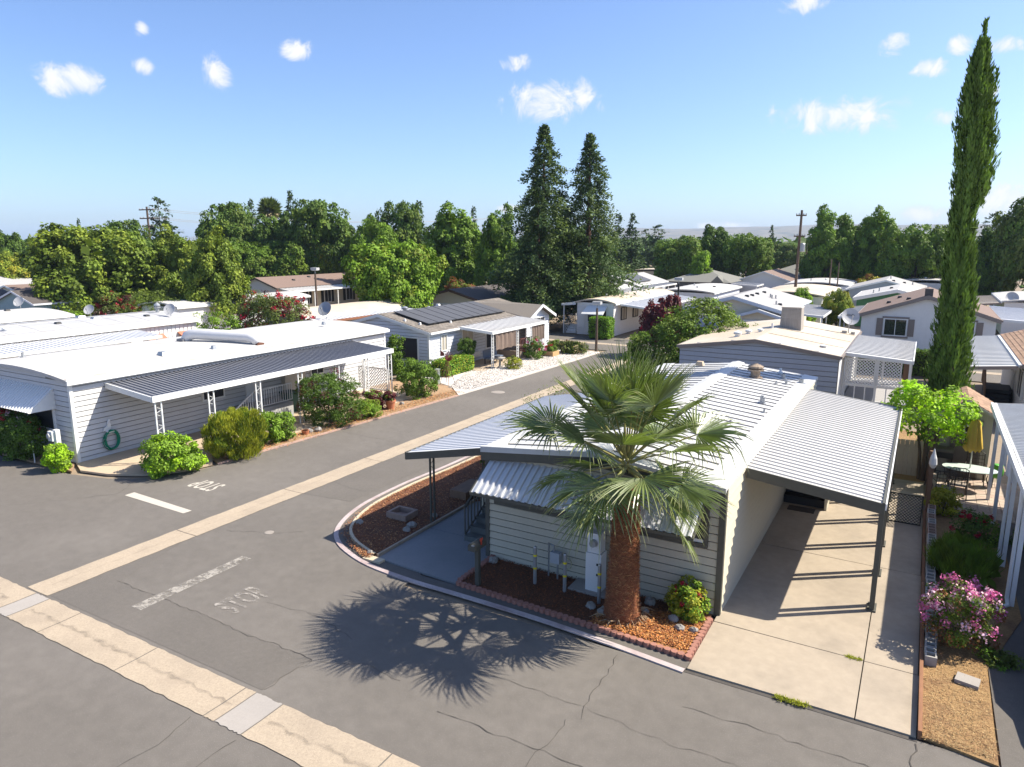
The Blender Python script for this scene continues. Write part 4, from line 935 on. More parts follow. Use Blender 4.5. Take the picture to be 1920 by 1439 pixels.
MB().box(-25.85, -23.6, 42.0, 45.1, .05, .55).build('porch_deck', mat('porch_timber', (.25, .2, .16)), H3)
railing(H3, [(-23.6, 42.0, .55), (-23.6, 45.1, .55)], .85, mat('dark_red_rail', (.10, .035, .03)), .2, bw=.05, rail=.06)
# yard things before it
wm = thing('garden_windmill', (-22.9, 32.35, .05), 'small rusty red ornamental windmill on a lattice tower in white gravel', 'windmill')
RED = mat('dark_red_paint', (.16, .03, .025), .7, .15, 9)
f = MB(); top = Vector((-22.9, 32.35, 1.35))
for sx, sy in ((-1, -1), (1, -1), (1, 1), (-1, 1)): f.bar((-22.9+sx*.3, 32.35+sy*.3, .05), (-22.9+sx*.04, 32.35+sy*.04, 1.35), .022)
for z, w in ((.45, .22), (.8, .15), (1.1, .09)):
    for (ax, ay), (bx, by) in (((-1, -1), (1, -1)), ((1, -1), (1, 1)), ((1, 1), (-1, 1)), ((-1, 1), (-1, -1))):
        f.bar((-22.9+ax*w, 32.35+ay*w, z), (-22.9+bx*w, 32.35+by*w, z), .016); f.bar((-22.9+ax*w, 32.35+ay*w, z), (-22.9+bx*w*.7, 32.35+by*w*.7, z+.3), .012)
f.build('tower', RUST, wm)
MB().tube([(-22.9, 32.35, 1.3), (-22.9, 32.35, 1.75)], .02, 6).tube([(-22.7, 32.25, 1.66), (-23.5, 32.7, 1.66)], .015, 6).build('shaft', RUST, wm)
for k in range(12):
    a = k*math.pi/6; c, s = math.cos(a), math.sin(a); h = Vector((-22.7, 32.25, 1.66)); rt = Vector((.45, .89, 0))
    d = rt*c + Vector((0, 0, 1))*s; t = (rt*-s + Vector((0, 0, 1))*c)*.045 + Vector((.05, -.025, 0))
    MB().hexa([h+d*.06-t*.5, h+d*.06+t*.5, h+d*.27+t, h+d*.27-t], [v+Vector((.006, -.004, 0)) for v in (h+d*.06-t*.5, h+d*.06+t*.5, h+d*.27+t, h+d*.27-t)]).build('blade', RED, wm)
MB().hexa([(-23.25, 32.56, 1.6), (-23.7, 32.81, 1.5), (-23.7, 32.81, 1.86), (-23.25, 32.56, 1.74)], [(-23.245, 32.57, 1.6), (-23.695, 32.82, 1.5), (-23.695, 32.82, 1.86), (-23.245, 32.57, 1.74)]).build('tail_vane', RED, wm)
tag(MB().box(-23.5, -23.3, 32.0, 32.2, .04, .85).box(-23.52, -23.28, 31.98, 32.22, .852, .90).build('utility_box', mat('pale_green_box', (.36, .40, .33), .5), None, loc=(-23.4, 32.1, .04)), 'pale green utility box standing beside the garden windmill', 'utility box')
bb = thing('bird_bath', (-23.0, 38.3, .05), 'stone bird bath on the white gravel before the porch', 'bird bath')
MB().lathe((-23.0, 38.3, .04), [(.18, 0), (.17, .06), (.08, .12), (.07, .45), (.12, .52)], 14).build('pedestal', ROCK, bb, smooth=True); MB().lathe((-23.0, 38.3, .56), [(.1, 0), (.34, .10), (.36, .15), (.32, .14), (.12, .06), (.001, .05)], 18).build('basin', ROCK, bb, smooth=True)
rb = thing('flower_box', (-22.5, 44.4, .05), 'tan timber planter box with a low plant at the porch corner', 'planter')
TB = mat('tan_timber', (.42, .27, .13), .8, .15, 8)
MB().box(-22.95, -22.05, 43.9, 43.96, .05, .38).box(-22.95, -22.05, 44.84, 44.9, .05, .38).box(-22.95, -22.89, 43.961, 44.839, .05, .38).box(-22.11, -22.05, 43.961, 44.839, .05, .38).build('box', TB, rb); MB().box(-22.88, -22.12, 43.97, 44.83, .05, .3).build('soil', MULCHG, rb)
pt = thing('tub_planter', (-24.9, 37.3, .06), 'brown tub holding a small tree in the corner of the white porch', 'planter')
MB().lathe((-24.9, 37.3, .05), [(.26, 0), (.33, .45), (.35, .5), (.3, .5), (.28, .42), (.001, .42)], 16).build('pot', mat('brown_pot', (.14, .07, .05)), pt)
bn = thing('bench', (-24.3, 39.6, .06), 'blue grey bench in the shade of the white porch', 'bench')
BG = mat('blue_grey_seat', (.14, .17, .23), .7)
MB().box(-24.55, -24.05, 38.8, 40.5, .42, .5).build('seat', BG, bn); MB().box(-24.62, -24.55, 38.8, 40.5, .5, .95).build('backrest', BG, bn)
for x in (-24.5, -24.1):
    for y in (38.9, 40.4): MB().box(x-.03, x+.03, y-.03, y+.03, .06, .42).build('leg', BLACK, bn)
fh = thing('fire_hydrant', (-22.9, 47.9, .0), 'small brown hydrant at the street corner before the cross street', 'hydrant')
MB().lathe((-22.9, 47.9, 0), [(.14, 0), (.14, .06), (.10, .08), (.10, .5), (.14, .52), (.13, .6), (.07, .7), (.03, .76), (.001, .77)], 12).build('barrel', RUST, fh); MB().tube([(-23.08, 47.9, .42), (-22.72, 47.9, .42)], .05, 8).build('outlet', RUST, fh)
def lamp_post(x, y, h, label, m=POLEWOOD, w=.32):
    t = thing('street_lamp', (x, y, 0), label, 'street lamp', 'box lamps on wooden poles')
    MB().tube([(x, y, 0), (x, y, h)], [.10, .075], 10).build('pole', m, t)
    MB().tube([(x, y, h), (x, y, h+.28)], .03, 6).build('bracket', STEEL, t)
    lb = MB().box(x-w, x+w, y-w*.55, y+w*.55, h+.28, h+.48); lb.build('lamp_head', mat('lamp_grey', (.42, .42, .42), .5), t)
    MB().box(x-w*.8, x+w*.8, y-w*.42, y+w*.42, h+.245, h+.278).build('lens', WHITE, t)
    return t
lamp_post(-20.5, 47.9, 3.2, 'wooden lamp pole rising above the tall palm by the cross street')
lamp_post(-17.3, 57.0, 4.6, 'dark lamp pole with square white head beside the red leaved tree', BLACK)
lamp_post(-42.8, 42.3, 5.4, 'thin brown lamp pole standing behind the red flowering bush')

# ------------------------------------------------------------------ house beyond the cross street
def add_panels(root, pin, zin, pout, zout, q0, q1, pitch, m, trim=WHITE, name='awning_panel', joined=True, posts=(), pz=None, pm=None, h=.12):
    n = max(1, round((q1-q0)/pitch)); pitch = (q1-q0)/n
    rib_panels(root, (pin, q0, zin), (pout-pin, 0, zout-zin), (0, 1, 0), n, pitch, .035, min(.07, pitch*.3), m, name, joined)
    awning_frame(root, pin, pout-.03*(1 if pout > pin else -1), q0-.03, q1+.03, zin-.02, zout-.02, trim, h)
    if posts:
        me = MB().box(-.045, .045, -.045, .045, 0, zout-h-.02).mesh('post', pm or trim)
        for y in posts: inst('post', me, root, (pout-.12*(1 if pout > pin else -1), y, 0))
H4 = thing('manufactured_house', (-24.3, 62, 0), 'white single width house with a shaded street awning and clipped green hedge', 'house', 'manufactured homes of the park')
w4 = walls(H4, -26.0, -22.6, 56.4, 72, 2.72, 2.8, -24.3, OFFWHITE)
siding(w4, 'q-', 56.4, -26.0, -22.62, .02, 2.7, .2, OFFWHITE)
bowed_roof(H4, -26.0, -22.6, 56.4, 72, 2.72, 3.02, ROOFCREAM, trim=WHITE)
MB().hexa([(-25.0, 56.36, 2.45), (-23.2, 56.36, 2.45), (-23.2, 56.36, 2.55), (-25.0, 56.36, 2.55)], [(-25.2, 55.4, 1.85), (-23.2, 55.4, 1.85), (-23.2, 55.4, 1.92), (-25.2, 55.4, 1.92)]).build('window_awning', WHITE, H4)
window(H4, 'q-', 56.38, -24.1, 1.2, 1.7, 1.0, WHITE, SCREEN, 'v')
MB().box(-25.9, -25.3, 56.34, 56.372, .6, 2.4).build('door', WHITE, H4)
for y, w in ((58.6, 1.1), (61.5, 1.1)): window(H4, 'p+', -22.6, y, 1.3, w, 1.0, BLACK, CURTAIN, 'v')
add_panels(H4, -22.55, 2.75, -19.6, 2.45, 57.2, 70.5, .5, BLUEPAN, WHITE, posts=(57.5, 62, 66, 70))
add_panels(H4, -26.05, 2.72, -27.4, 2.6, 56.2, 64.0, .5, ROOFWHITE, WHITE, posts=(56.4, 60, 63.8))
for i in range(4): MB().box(-27.2, -26.2, 56.6+.27*i, 56.9+.27*i, .02, .2+.18*i).build('step', WHITE, H4)
railing(H4, [(-26.25, 56.6, .1), (-26.25, 57.8, .74)], .85, WHITE, .14); railing(H4, [(-27.25, 56.6, .1), (-27.25, 57.8, .74), (-27.25, 60, .74)], .85, WHITE, .14)
for x, y in ((-24.8, 60), (-24.2, 62.5), (-24.6, 65), (-24.0, 65.6), (-23.8, 67)): vent_stack(H4, x, y, 3.1, .07, .28, WHITE)
# ------------------------------------------------------------------ house directly behind the near one, with the rooftop cooler
H5 = thing('manufactured_house', (-6.6, 40, 0), 'grey sided house with cream roof, rooftop cooler and white lattice porch', 'house', 'manufactured homes of the park')
p0, p1, q0, q1, ev, rd, rp = -10.4, -3.05, 35.0, 45.6, 2.80, 3.32, -6.75
w5 = walls(H5, p0, p1, q0, q1, ev, rd, rp, GROOVESHADE)
siding_gable(w5, q0, p0, p1, ev, rd, rp, 2.84, .235, SLATE)
siding(w5, 'q-', q0, p0, p1-.02, .02, 2.8, .235, SLATE)
MB().hexa([(p1+.004, q0, .0), (p1+.03, q0, .0), (p1+.03, q0, 2.78), (p1+.004, q0, 2.78)], [(p1+.004, q1, .0), (p1+.03, q1, .0), (p1+.03, q1, 2.78), (p1+.004, q1, 2.78)]).build('side_cladding', WHITE, H5)
gable_roof(H5, p0, p1, q0, q1, ev, rd, rp, ROOFCREAM, .06, .12, .08, TAUPE, .17)
s_ = (rd-ev)/(p1-rp)
sm_ = mat('roof_seam', (.55, .47, .36), .7)
for y in (37.6, 40.2, 42.9): MB().bar((rp+.1, y, rd+.098), (p1, y, ev+.098), .05, .02).build('roof_seam', sm_, H5)
ck = MB(); ck.hexa([(-6.65, 40.7, 3.3), (-5.55, 40.7, 3.25), (-5.55, 41.7, 3.25), (-6.65, 41.7, 3.3)], [(-6.6, 40.75, 4.45), (-5.6, 40.75, 4.45), (-5.6, 41.65, 4.45), (-6.6, 41.65, 4.45)])
cool = ck.build('rooftop_cooler', mat('weathered_cooler_panel', (.30, .27, .24), .7, .25, 5, stretch=(4, 4, .3)), H5)
lm = MB().box(0, .9, -.015, 0, 0, .028).mesh('louvre', mat('cooler_louvre', (.36, .33, .3)))
for i in range(14): inst('louvre', lm, cool, (-6.55, 40.74, 3.42+i*.07))
MB().box(-6.62, -5.58, 40.72, 41.68, 4.452, 4.5).build('lid', mat('cooler_lid', (.5, .47, .42)), cool)
for x, y, r_, h_ in [(-8.0, 36.8, .12, .35), (-7.7, 37.9, .1, .3), (-7.2, 38.4, .09, .25), (-6.9, 40.0, .06, .32), (-3.9, 36.5, .1, .2)]: vent_stack(H5, x, y, rd-abs(x-rp)*s_+.08, r_, h_, WHITE, r_ > .08)
dish(H5, -3.45, 43.6, 2.9, -70, .46, 28, .9, DISHM, 'dish')
MB().box(-3.75, -3.5, 43.2, 43.5, 2.9, 3.1).box(-3.3, -3.1, 43.25, 43.55, 2.85, 3.05).build('ballast_block', BLOCK, H5)
add_panels(H5, -3.0, 2.86, -.1, 2.66, 36.4, 43.6, .45, ROOFWHITE, WHITE, 'porch_roof_panel', False)
dk = MB().box(-2.95, -.15, 36.6, 43.4, 0, .5).build('porch_deck', mat('porch_grey_boards', (.33, .32, .32)), H5)
for x in (-2.9, -1.55, -.2):
    for y in (36.55, 43.3): MB().box(x-.05, x+.05, y-.05, y+.05, 0, 2.62).build('post', WHITE, H5)
lattice(H5, 'q-', 36.5, -2.9, -1.62, 1.38, 2.58, .145, WHITE); lattice(H5, 'q-', 36.5, -1.48, -.55, 1.38, 2.58, .145, WHITE)
railing(H5, [(-2.85, 36.52, .5), (-.2, 36.52, .5)], .82, WHITE, .42, bw=.05, rail=.08)
kb = MB()
for x in np.arange(-2.8, -.3, .30): kb.box(x, x+.26, 36.46, 36.5, .03, .48)
kb.build('deck_skirt', WHITE, H5)
MB().box(-.55, -.2, 42.6, 42.7, .5, 2.3).build('blind', WOODBROWN, H5)

# ------------------------------------------------------------------ right-hand neighbour: carport with white posts
H6 = thing('manufactured_house', (7.5, 25, 0), 'neighbour house with a white ribbed patio roof on leaning white posts', 'house', 'manufactured homes of the park')
walls(H6, 5.6, 12.5, 17.5, 31, 3.2, 3.7, 9, OFFWHITE); gable_roof(H6, 5.6, 12.5, 17.5, 31, 3.2, 3.7, 9, ROOFWHITE, .2, .2, .09, WHITE)
add_panels(H6, 5.4, 3.16, 2.32, 2.92, 16.95, 26.7, .165, METALROOF, WHITE, 'patio_roof_panel', True)
MB().box(2.19, 2.28, 16.9, 26.75, 2.80, 2.95).build('patio_gutter', WHITE, H6)
pv = MB().box(-.045, .045, -.045, .045, 0, 2.8).mesh('post', WHITE)
for y in (18.1, 20.35, 23.5, 25.7): inst('post', pv, H6, (2.36, y, .03))
for y in (18.1, 20.4): MB().tube([(2.26, y-.02, 2.82), (2.26, y-.02, .22), (2.28, y-.12, .10), (2.1, y-.3, .07)], .045, 8).build('downspout', WHITE, H6)
for a, b, z in ((22.2, 23.9, 1.25), (24.0, 25.6, 1.15)):
    bl = MB(); n = 10; V = []
    for i in range(n+1):
        f_ = i/n; V += [(2.50+.03*math.sin(f_*9), a+(b-a)*f_, 2.74), (2.50+.05*math.sin(f_*7+1), a+(b-a)*f_, z+.3+.12*math.sin(f_*4))]
    bl.add(V, [(2*i, 2*i+1, 2*i+3, 2*i+2) for i in range(n)]).build('hanging_blind', mat('white_blind_cloth', (.66, .66, .68), .8), H6)
# shed, fence and patio furniture
SH = thing('garden_shed', (1.67, 29.4, 0), 'grey garden shed with pitched tan roof and dark door behind the yellow parasol', 'shed')
SHC = mat('shed_grey_siding', (.40, .385, .355), .7, .06, 5)
walls(SH, .95, 2.42, 27.85, 30.3, 2.28, 2.72, 1.68, SHC)
gable_roof(SH, .95, 2.42, 27.85, 30.3, 2.28, 2.72, 1.68, SHINGLEBROWN, .12, .12, .05, SHC, .1)
for sgn, e in ((1, 2.54), (-1, .83)): shingles(SH, (e, 27.73, 2.21+.055), (e, 30.42, 2.21+.055), (1.68, 30.42, 2.775), (1.68, 27.73, 2.775), 6, 12, SHINGLEBROWN)
dr = MB().box(1.28, 2.12, 27.79, 27.845, .05, 2.0).build('door', mat('shed_door_brown_grey', (.12, .105, .10), .6), SH)
window(SH, 'q-', 27.785, 1.86, 1.45, .42, .42, WHITE, GLASS, 'x', .05, .07)
MB().box(1.24, 1.279, 27.78, 27.845, .05, 2.05).box(2.121, 2.16, 27.78, 27.845, .05, 2.05).box(1.24, 2.16, 27.78, 27.845, 2.051, 2.1).build('door_frame', mat('shed_trim', (.2, .185, .17)), SH)
gv = MB(); gv.hexa([(1.5, 27.83, 2.36), (1.86, 27.83, 2.36), (1.68, 27.83, 2.46), (1.679, 27.83, 2.46)], [(1.46, 27.78, 2.35), (1.9, 27.78, 2.35), (1.68, 27.78, 2.48), (1.679, 27.78, 2.48)]); gv.build('gable_vent', TAUPE, SH)
for x in np.arange(1.05, 2.4, .2): MB().box(x-.006, x+.006, 27.835, 27.853, 2.05, 2.26).build('board_groove', SHC, SH)
def board_fence(name, x0, x1, y, h, m, label, along='x', w=.14, group=None):
    t = thing(name, ((x0+x1)/2, y, 0) if along == 'x' else (y, (x0+x1)/2, 0), label, 'fence', group)
    me = (MB().box(.004, w-.004, -.012, .012, 0, h) if along == 'x' else MB().box(-.012, .012, .004, w-.004, 0, h)).mesh('board', m)
    a = x0
    while a < x1-.02:
        inst('board', me, t, (a, y, .02) if along == 'x' else (y, a, .02)); a += w
    for z in (.3, h-.25):
        (MB().box(x0, x1, y+.013, y+.05, z, z+.08) if along == 'x' else MB().box(y+.013, y+.05, x0, x1, z, z+.08)).build('rail', m, t)
    return t
board_fence('board_fence', -1.6, .5, 27.3, 1.25, mat('cream_fence_board', (.55, .48, .38), .75, .08, 6), 'low cream board fence behind the bright green tree at the end of the drive')
board_fence('dark_fence', .55, .98, 28.0, 1.5, mat('dark_brown_panel', (.13, .115, .105), .75, .1, 6), 'dark panelled fence between the green tree and the shed door')
wf = thing('wire_fence', (.7, 24.8, 0), 'low wire mesh fence with dark end post along the patio edge', 'fence')
for y in (23.5, 25.1, 26.7): MB().box(.66, .76, y-.05, y+.05, 0, 1.55).build('post', WOODBROWN, wf)
wm_ = MB()
for z in np.arange(.1, 1.2, .15): wm_.tube([(.71, 23.55, z), (.71, 26.65, z)], .006, 4)
for y in np.arange(23.6, 26.7, .15): wm_.tube([(.71, y, .06), (.71, y, 1.2)], .006, 4)
wm_.build('wire_mesh', BLACK, wf)
wp = thing('mesh_gate', (.1, 22.3, 0), 'dark expanded mesh gate panel behind the last near carport post', 'gate')
mb = MB(); x0, x1 = -.28, .55
for i in range(-8, 9):
    for sgn in (1, -1):
        a = x0 + i*.09; pa, pz, qa, qz = a, (0.05 if sgn > 0 else .9), a+.85, (.9 if sgn > 0 else .05); sl_ = (qz-pz)/.85
        if pa < x0: pz += sl_*(x0-pa); pa = x0
        if qa > x1: qz -= sl_*(qa-x1); qa = x1
        if qa-pa > .03: mb.bar((pa, 22.3+.004*sgn, pz), (qa, 22.3+.004*sgn, qz), .008, .014)
mb.build('mesh', BLACK, wp); MB().bar((x0, 22.3, .9), (x1, 22.3, .9), .03).bar((x0, 22.3, .05), (x1, 22.3, .05), .03).bar((x1, 22.3, .035), (x1, 22.3, .92), .03).build('frame', BLACK, wp)
bl_ = thing('block_planter', (.78, 19, 0), 'low wall of grey and reddish hollow blocks along the driveway edge', 'planter wall')
hb = MB(); hb.box(-.1, .1, -.19, .19, 0, .16); hbm = [None, None]
for i_, m in enumerate((BLOCK, BLOCKRED)):
    b_ = MB(); b_.box(-.1, .1, -.195, -.155, 0, .2).box(-.1, .1, .155, .195, 0, .2).box(-.1, .1, -.02, .02, 0, .2).box(-.1, -.07, -.1549, -.0201, 0, .2).box(.07, .1, -.1549, -.0201, 0, .2).box(-.1, -.07, .0201, .1549, 0, .2).box(.07, .1, .0201, .1549, 0, .2)
    hbm[i_] = b_.mesh('block', m)
y = 14.75
while y < 23.4:
    e = inst('block', hbm[1 if y > 19.5 and rnd.random() < .7 else 0], bl_, (.8+rnd.uniform(-.01, .01), y, .04)); e.rotation_euler = (0, 0, rnd.uniform(-.04, .04))
    if 19.8 < y < 23.2: inst('block', hbm[1 if rnd.random() < .6 else 0], bl_, (.8+rnd.uniform(-.01, .01), y+.1, .245))
    y += .405
tag(MB().hexa([(1.18, 14.2, .05), (1.55, 14.12, .05), (1.6, 14.42, .05), (1.24, 14.5, .05)], [(1.18, 14.2, .12), (1.55, 14.12, .12), (1.6, 14.42, .12), (1.24, 14.5, .12)]).build('stepping_stone', PATCH, None, loc=(1.4, 14.3, .05)), 'pale rectangular stepping stone lying on the dry grass below the pink shrub', 'stone')
pu = thing('parasol', (1.85, 26.55, .06), 'closed yellow patio parasol standing through the glass table', 'parasol')
MB().tube([(1.85, 26.55, .06), (1.85, 26.55, 2.42)], .02, 8).lathe((1.85, 26.55, 2.4), [(.02, 0), (.035, .03), (.001, .07)], 8).build('pole', mat('pale_pole', (.6, .58, .5)), pu)
n = 32; V = []; F = []; pf = [(.05, 2.40), (.12, 2.3), (.16, 2.05), (.20, 1.75), (.24, 1.45), (.20, 1.36)]
for j, (r_, z) in enumerate(pf):
    for k in range(n):
        a = 2*math.pi*k/n; rr_ = r_*(1+.22*math.sin(a*8)*(j > 0))
        V.append((1.85+rr_*math.cos(a), 26.55+rr_*math.sin(a), z + (.05*math.sin(a*8+1) if j == 5 else 0)))
for j in range(5):
    for k in range(n): F.append((j*n+k, j*n+(k+1) % n, (j+1)*n+(k+1) % n, (j+1)*n+k))
F.append(tuple(range(n))); MB().add(V, F).build('canopy', mat('yellow_canvas', (.62, .43, .07), .8, .08, 5), pu, smooth=True)
tb = thing('patio_table', (1.85, 26.55, .06), 'oval frosted glass patio table with dark metal legs under the parasol', 'table')
n = 28; V = [(1.85+.78*math.cos(2*math.pi*k/n), 26.55+.48*math.sin(2*math.pi*k/n), z) for z in (.74, .76) for k in range(n)]
MB().add(V, [tuple(range(n))[::-1], tuple(range(n, 2*n))] + [(k, (k+1) % n, n+(k+1) % n, n+k) for k in range(n)]).build('table_top', mat('frosted_glass', (.52, .60, .55), .2, .03, 3), tb)
for sx in (-1, 1):
    for sy in (-1, 1): MB().tube([(1.85+sx*.6, 26.55+sy*.3, .06), (1.85+sx*.5, 26.55+sy*.25, .4), (1.85+sx*.58, 26.55+sy*.3, .738)], .018, 6).build('leg', BLACK, tb)
def patio_chair(x, y, rot, label):
    t = thing('patio_chair', (0, 0, 0), label, 'chair', 'dark metal patio chairs')
    CH = mat('dark_brown_metal', (.045, .036, .032), .5)
    MB().box(-.24, .24, -.23, .23, .40, .44).build('seat', mat('tan_sling', (.27, .22, .18), .8), t)
    bk = MB()
    bk.tube([(-.24, .22, .42), (-.25, .34, .98), (-.15, .36, 1.03), (.15, .36, 1.03), (.25, .34, .98), (.24, .22, .42)], .016, 6)
    for i in range(4): z = .55+i*.12; bk.tube([(-.24, .25+i*.025, z), (.24, .25+i*.025, z)], .009, 5)
    for i in range(-2, 3): bk.tube([(i*.09, .25, .5), (i*.09, .35, 1.0)], .006, 4)
    bk.build('backrest', CH, t)
    for s in (-1, 1):
        MB().tube([(s*.25, .28, .66), (s*.29, .0, .68), (s*.29, -.22, .64), (s*.25, -.24, .42)], .015, 6).build('armrest', CH, t)
        MB().tube([(s*.24, -.22, .42), (s*.26, -.26, .0)], .015, 6).build('leg', CH, t); MB().tube([(s*.24, .2, .42), (s*.27, .3, .0)], .015, 6).build('leg', CH, t)
    t.location = (x, y, .06); t.rotation_euler = (0, 0, rot)
    return t
patio_chair(1.5, 25.55, R(180), 'dark metal patio chair tucked against the near side of the glass table')
patio_chair(.98, 26.1, R(100), 'dark metal patio chair at the left end of the glass table')
patio_chair(1.1, 24.95, R(190), 'dark metal patio chair in the sun beside the wire fence')
patio_chair(2.05, 27.25, R(0), 'dark metal patio chair between the glass table and the shed door')
gp = thing('green_pot', (2.62, 27.2, .06), 'bright green round pot on a dark stand beside the white post', 'pot')
MB().lathe((2.62, 27.2, .38), [(.12, 0), (.2, .1), (.22, .25), (.17, .4), (.19, .43), (.15, .42), (.001, .38)], 16).build('pot', mat('bright_green_glaze', (.09, .36, .03), .35), gp, smooth=True)
for a in (0, 2.1, 4.2): MB().tube([(2.62+.16*math.cos(a), 27.2+.16*math.sin(a), .06), (2.62+.12*math.cos(a), 27.2+.12*math.sin(a), .4)], .015, 5).build('leg', BLACK, gp)
gr = thing('barbecue', (1.15, 27.6, .06), 'dark barbecue grill in the shade below the bright green tree', 'barbecue')
MB().box(.9, 1.4, 27.4, 27.75, .75, .95).build('body', BLACK, gr); MB().tube([(.9, 27.58, .97), (1.4, 27.58, .97)], .17, 12).build('lid', mat('lid_brown', (.10, .08, .06), .4), gr)
for x in (.93, 1.37):
    for y_ in (27.43, 27.72): MB().box(x-.015, x+.015, y_-.015, y_+.015, .06, .75).build('leg', BLACK, gr)
sc = thing('pole_scarecrow', (.72, 23.5, 1.5), 'white cloth bundle tied to the dark fence post by the patio', 'cloth')
MB().lathe((.72, 23.5, 1.45), [(.06, 0), (.11, .12), (.09, .3), (.05, .42), (.02, .55), (.001, .6)], 9).build('cloth', WHITE, sc)

# ------------------------------------------------------------------ brown shingled house at the right edge
H7 = thing('manufactured_house', (8, 43, 0), 'brown shingled house with white ribbed carport right of the tall cypress', 'house', 'manufactured homes of the park')
p0, p1, q0, q1, ev, rd, rp = 4.3, 11.7, 37.4, 48.6, 2.75, 3.9, 8.0
w7 = walls(H7, p0, p1, q0, q1, ev, rd, rp, OFFWHITE); gable_roof(H7, p0, p1, q0, q1, ev, rd, rp, SHINGLEBROWN, .3, .3, .08, TAUPE, .16)
s_ = (rd-ev)/(rp-p0); e = p0-.3
shingles(H7, (e, q0-.3, ev-.3*s_+.09), (e, q1+.3, ev-.3*s_+.09), (rp, q1+.3, rd+.09), (rp, q0-.3, rd+.09), 20, 34, SHINGLEBROWN)
MB().box(3.86, 4.02, q0-.2, q1+.1, 2.62, 2.74).build('gutter', WHITE, H7)
add_panels(H7, 3.85, 2.66, 1.7, 2.46, 37.3, 48.9, .47, METALROOF, TAUPE, 'carport_panel', False, posts=(37.5, 42, 48.6), pm=TAUPE)
for i in range(4): MB().box(3.05, 4.1, 41.0+.28*i, 41.3+.28*i, 0, .2+.19*i).build('step', DK, H7)
railing(H7, [(3.05, 41.0, .1), (3.05, 42.1, .77), (3.05, 43.6, .77)], .9, WOODBROWN, .1, bw=.06)
MB().box(3.1, 4.25, 42.15, 43.6, 0, .76).build('landing', DK, H7)
dr = MB().box(p0-.06, p0-.005, 42.4, 43.3, .8, 2.6).build('door', OFFWHITE, H7); MB().box(p0-.1, p0-.061, 43.15, 43.2, 1.6, 1.75).build('handle', BLACK, dr)
window(H7, 'p-', p0, 39.4, 1.0, 1.5, 1.2, OFFWHITE, SCREEN, 'v')
dish(H7, 6.2, 39.5, 3.4, -110, .3, 30, .3, DISHM)
# ------------------------------------------------------------------ the rest of the park, row on row
GROUP = 'manufactured homes of the park'
def home(label, p0, p1, q0, q1, ev, rd, wm_, rm, style='gable', trim=WHITE, rp=None, over=.25, front=(), side=(), vents=(), board=0.0, roof_rake=.16):
    rp = (p0+p1)/2 if rp is None else rp
    t = thing('manufactured_house', ((p0+p1)/2, (q0+q1)/2, 0), label, 'house', GROUP)
    w = walls(t, p0, p1, q0, q1, ev, rd if style == 'gable' else ev+.05, rp, wm_)
    if board: siding(w, 'q-', q0, p0, p1, .02, ev, board, wm_)
    if style == 'gable': gable_roof(t, p0, p1, q0, q1, ev, rd, rp, rm, over, .25, .09, trim, roof_rake)
    else: bowed_roof(t, p0, p1, q0, q1, ev, rd, rm, trim=trim)
    for a, z, w_, h in front: window(t, 'q-', q0, a, z, w_, h, WHITE, SCREEN, 'v')
    for a, z, w_, h in side: window(t, 'p+', p1, a, z, w_, h, WHITE, SCREEN, 'v')
    for x, y, k in vents:
        zz = (rd - abs(x-rp)*(rd-ev)/(p1-rp) if style == 'gable' else ev+(rd-ev)*(1-((x-rp)/(p1-rp))**2)) + .1
        if k == 'b': box_vent(t, x, y, zz, BLACK, .17)
        elif k == 'w': vent_stack(t, x, y, zz, .09, .3, WHITE, True)
        else: vent_stack(t, x, y, zz, .06, .35, STEEL)
    return t
# behind the left house
t = home('long white roofed house with wide pale seams, just behind the left house', -47, -40.55, 9, 29.4, 2.95, 3.28, WHITE, ROOFWHITE, 'bowed', vents=[(-42.6, 22.0, 'b'), (-42.3, 27.2, 'b'), (-42.0, 19, 'w')])
for i in range(13):
    y = 9.4+i*1.55
    for sgn, xe in ((1, -40.7), (-1, -46.8)):
        xs_ = [-43.775+sgn*d for d in (.4, 1.2, 2.0, 2.75)]; zz = [2.95+.33*(1-((x+43.775)/3.4)**2)+.132 for x in xs_]
        mb = MB(); mb.add([(x, y+.04, z) for x, z in zip(xs_, zz)] + [(x, y+1.48, z) for x, z in zip(xs_, zz)], [(0, 1, 5, 4), (1, 2, 6, 5), (2, 3, 7, 6)])
        mb.build('roof_panel', mat('pale_grey_roof_panel', (.40, .40, .41), .55, .06, 2), t)
add_panels(t, -40.45, 2.80, -38.0, 2.62, 9.2, 25.2, .26, BLUEPAN, WHITE, joined=True, posts=(10, 14, 18, 22, 25))
lattice(t, 'p+', -38.05, 17.6, 22.6, 2.05, 2.45, .14, WHITE)
for y in (26.4, 28.6):
    window(t, 'p+', -40.55, y, 1.3, .8, .7, WHITE, SCREEN, 'v')
    MB().hexa([(-40.5, y-.6, 2.35), (-40.5, y+.6, 2.35), (-40.5, y+.6, 2.4), (-40.5, y-.6, 2.4)], [(-39.9, y-.6, 2.0), (-39.9, y+.6, 2.0), (-39.9, y+.6, 2.05), (-39.9, y-.6, 2.05)]).build('red_window_awning', mat('faded_red_awning', (.42, .16, .10)), t)
for i in range(14): MB().box(-40.545, -40.515, 25.4+i*.28, 25.6+i*.28, .02, 2.9).build('wall_board', WHITE, t)
vent_stack(t, -43.4, 28.7, 3.35, .12, .75, STEEL, True); dish(t, -41.6, 28.4, 3.1, -60, .36, 30, .55, DISHM)
for x in (-44.8, -43.2): box_vent(t, x, 24.5, 3.36, STEEL, .25)
t = home('low white flat roofed house two rows behind the left house', -58, -51, 8, 27.2, 2.9, 3.15, WHITE, ROOFWHITE, 'bowed', vents=[(-54, 20.5, 's'), (-54, 22.3, 's'), (-54.6, 25.0, 'b')])
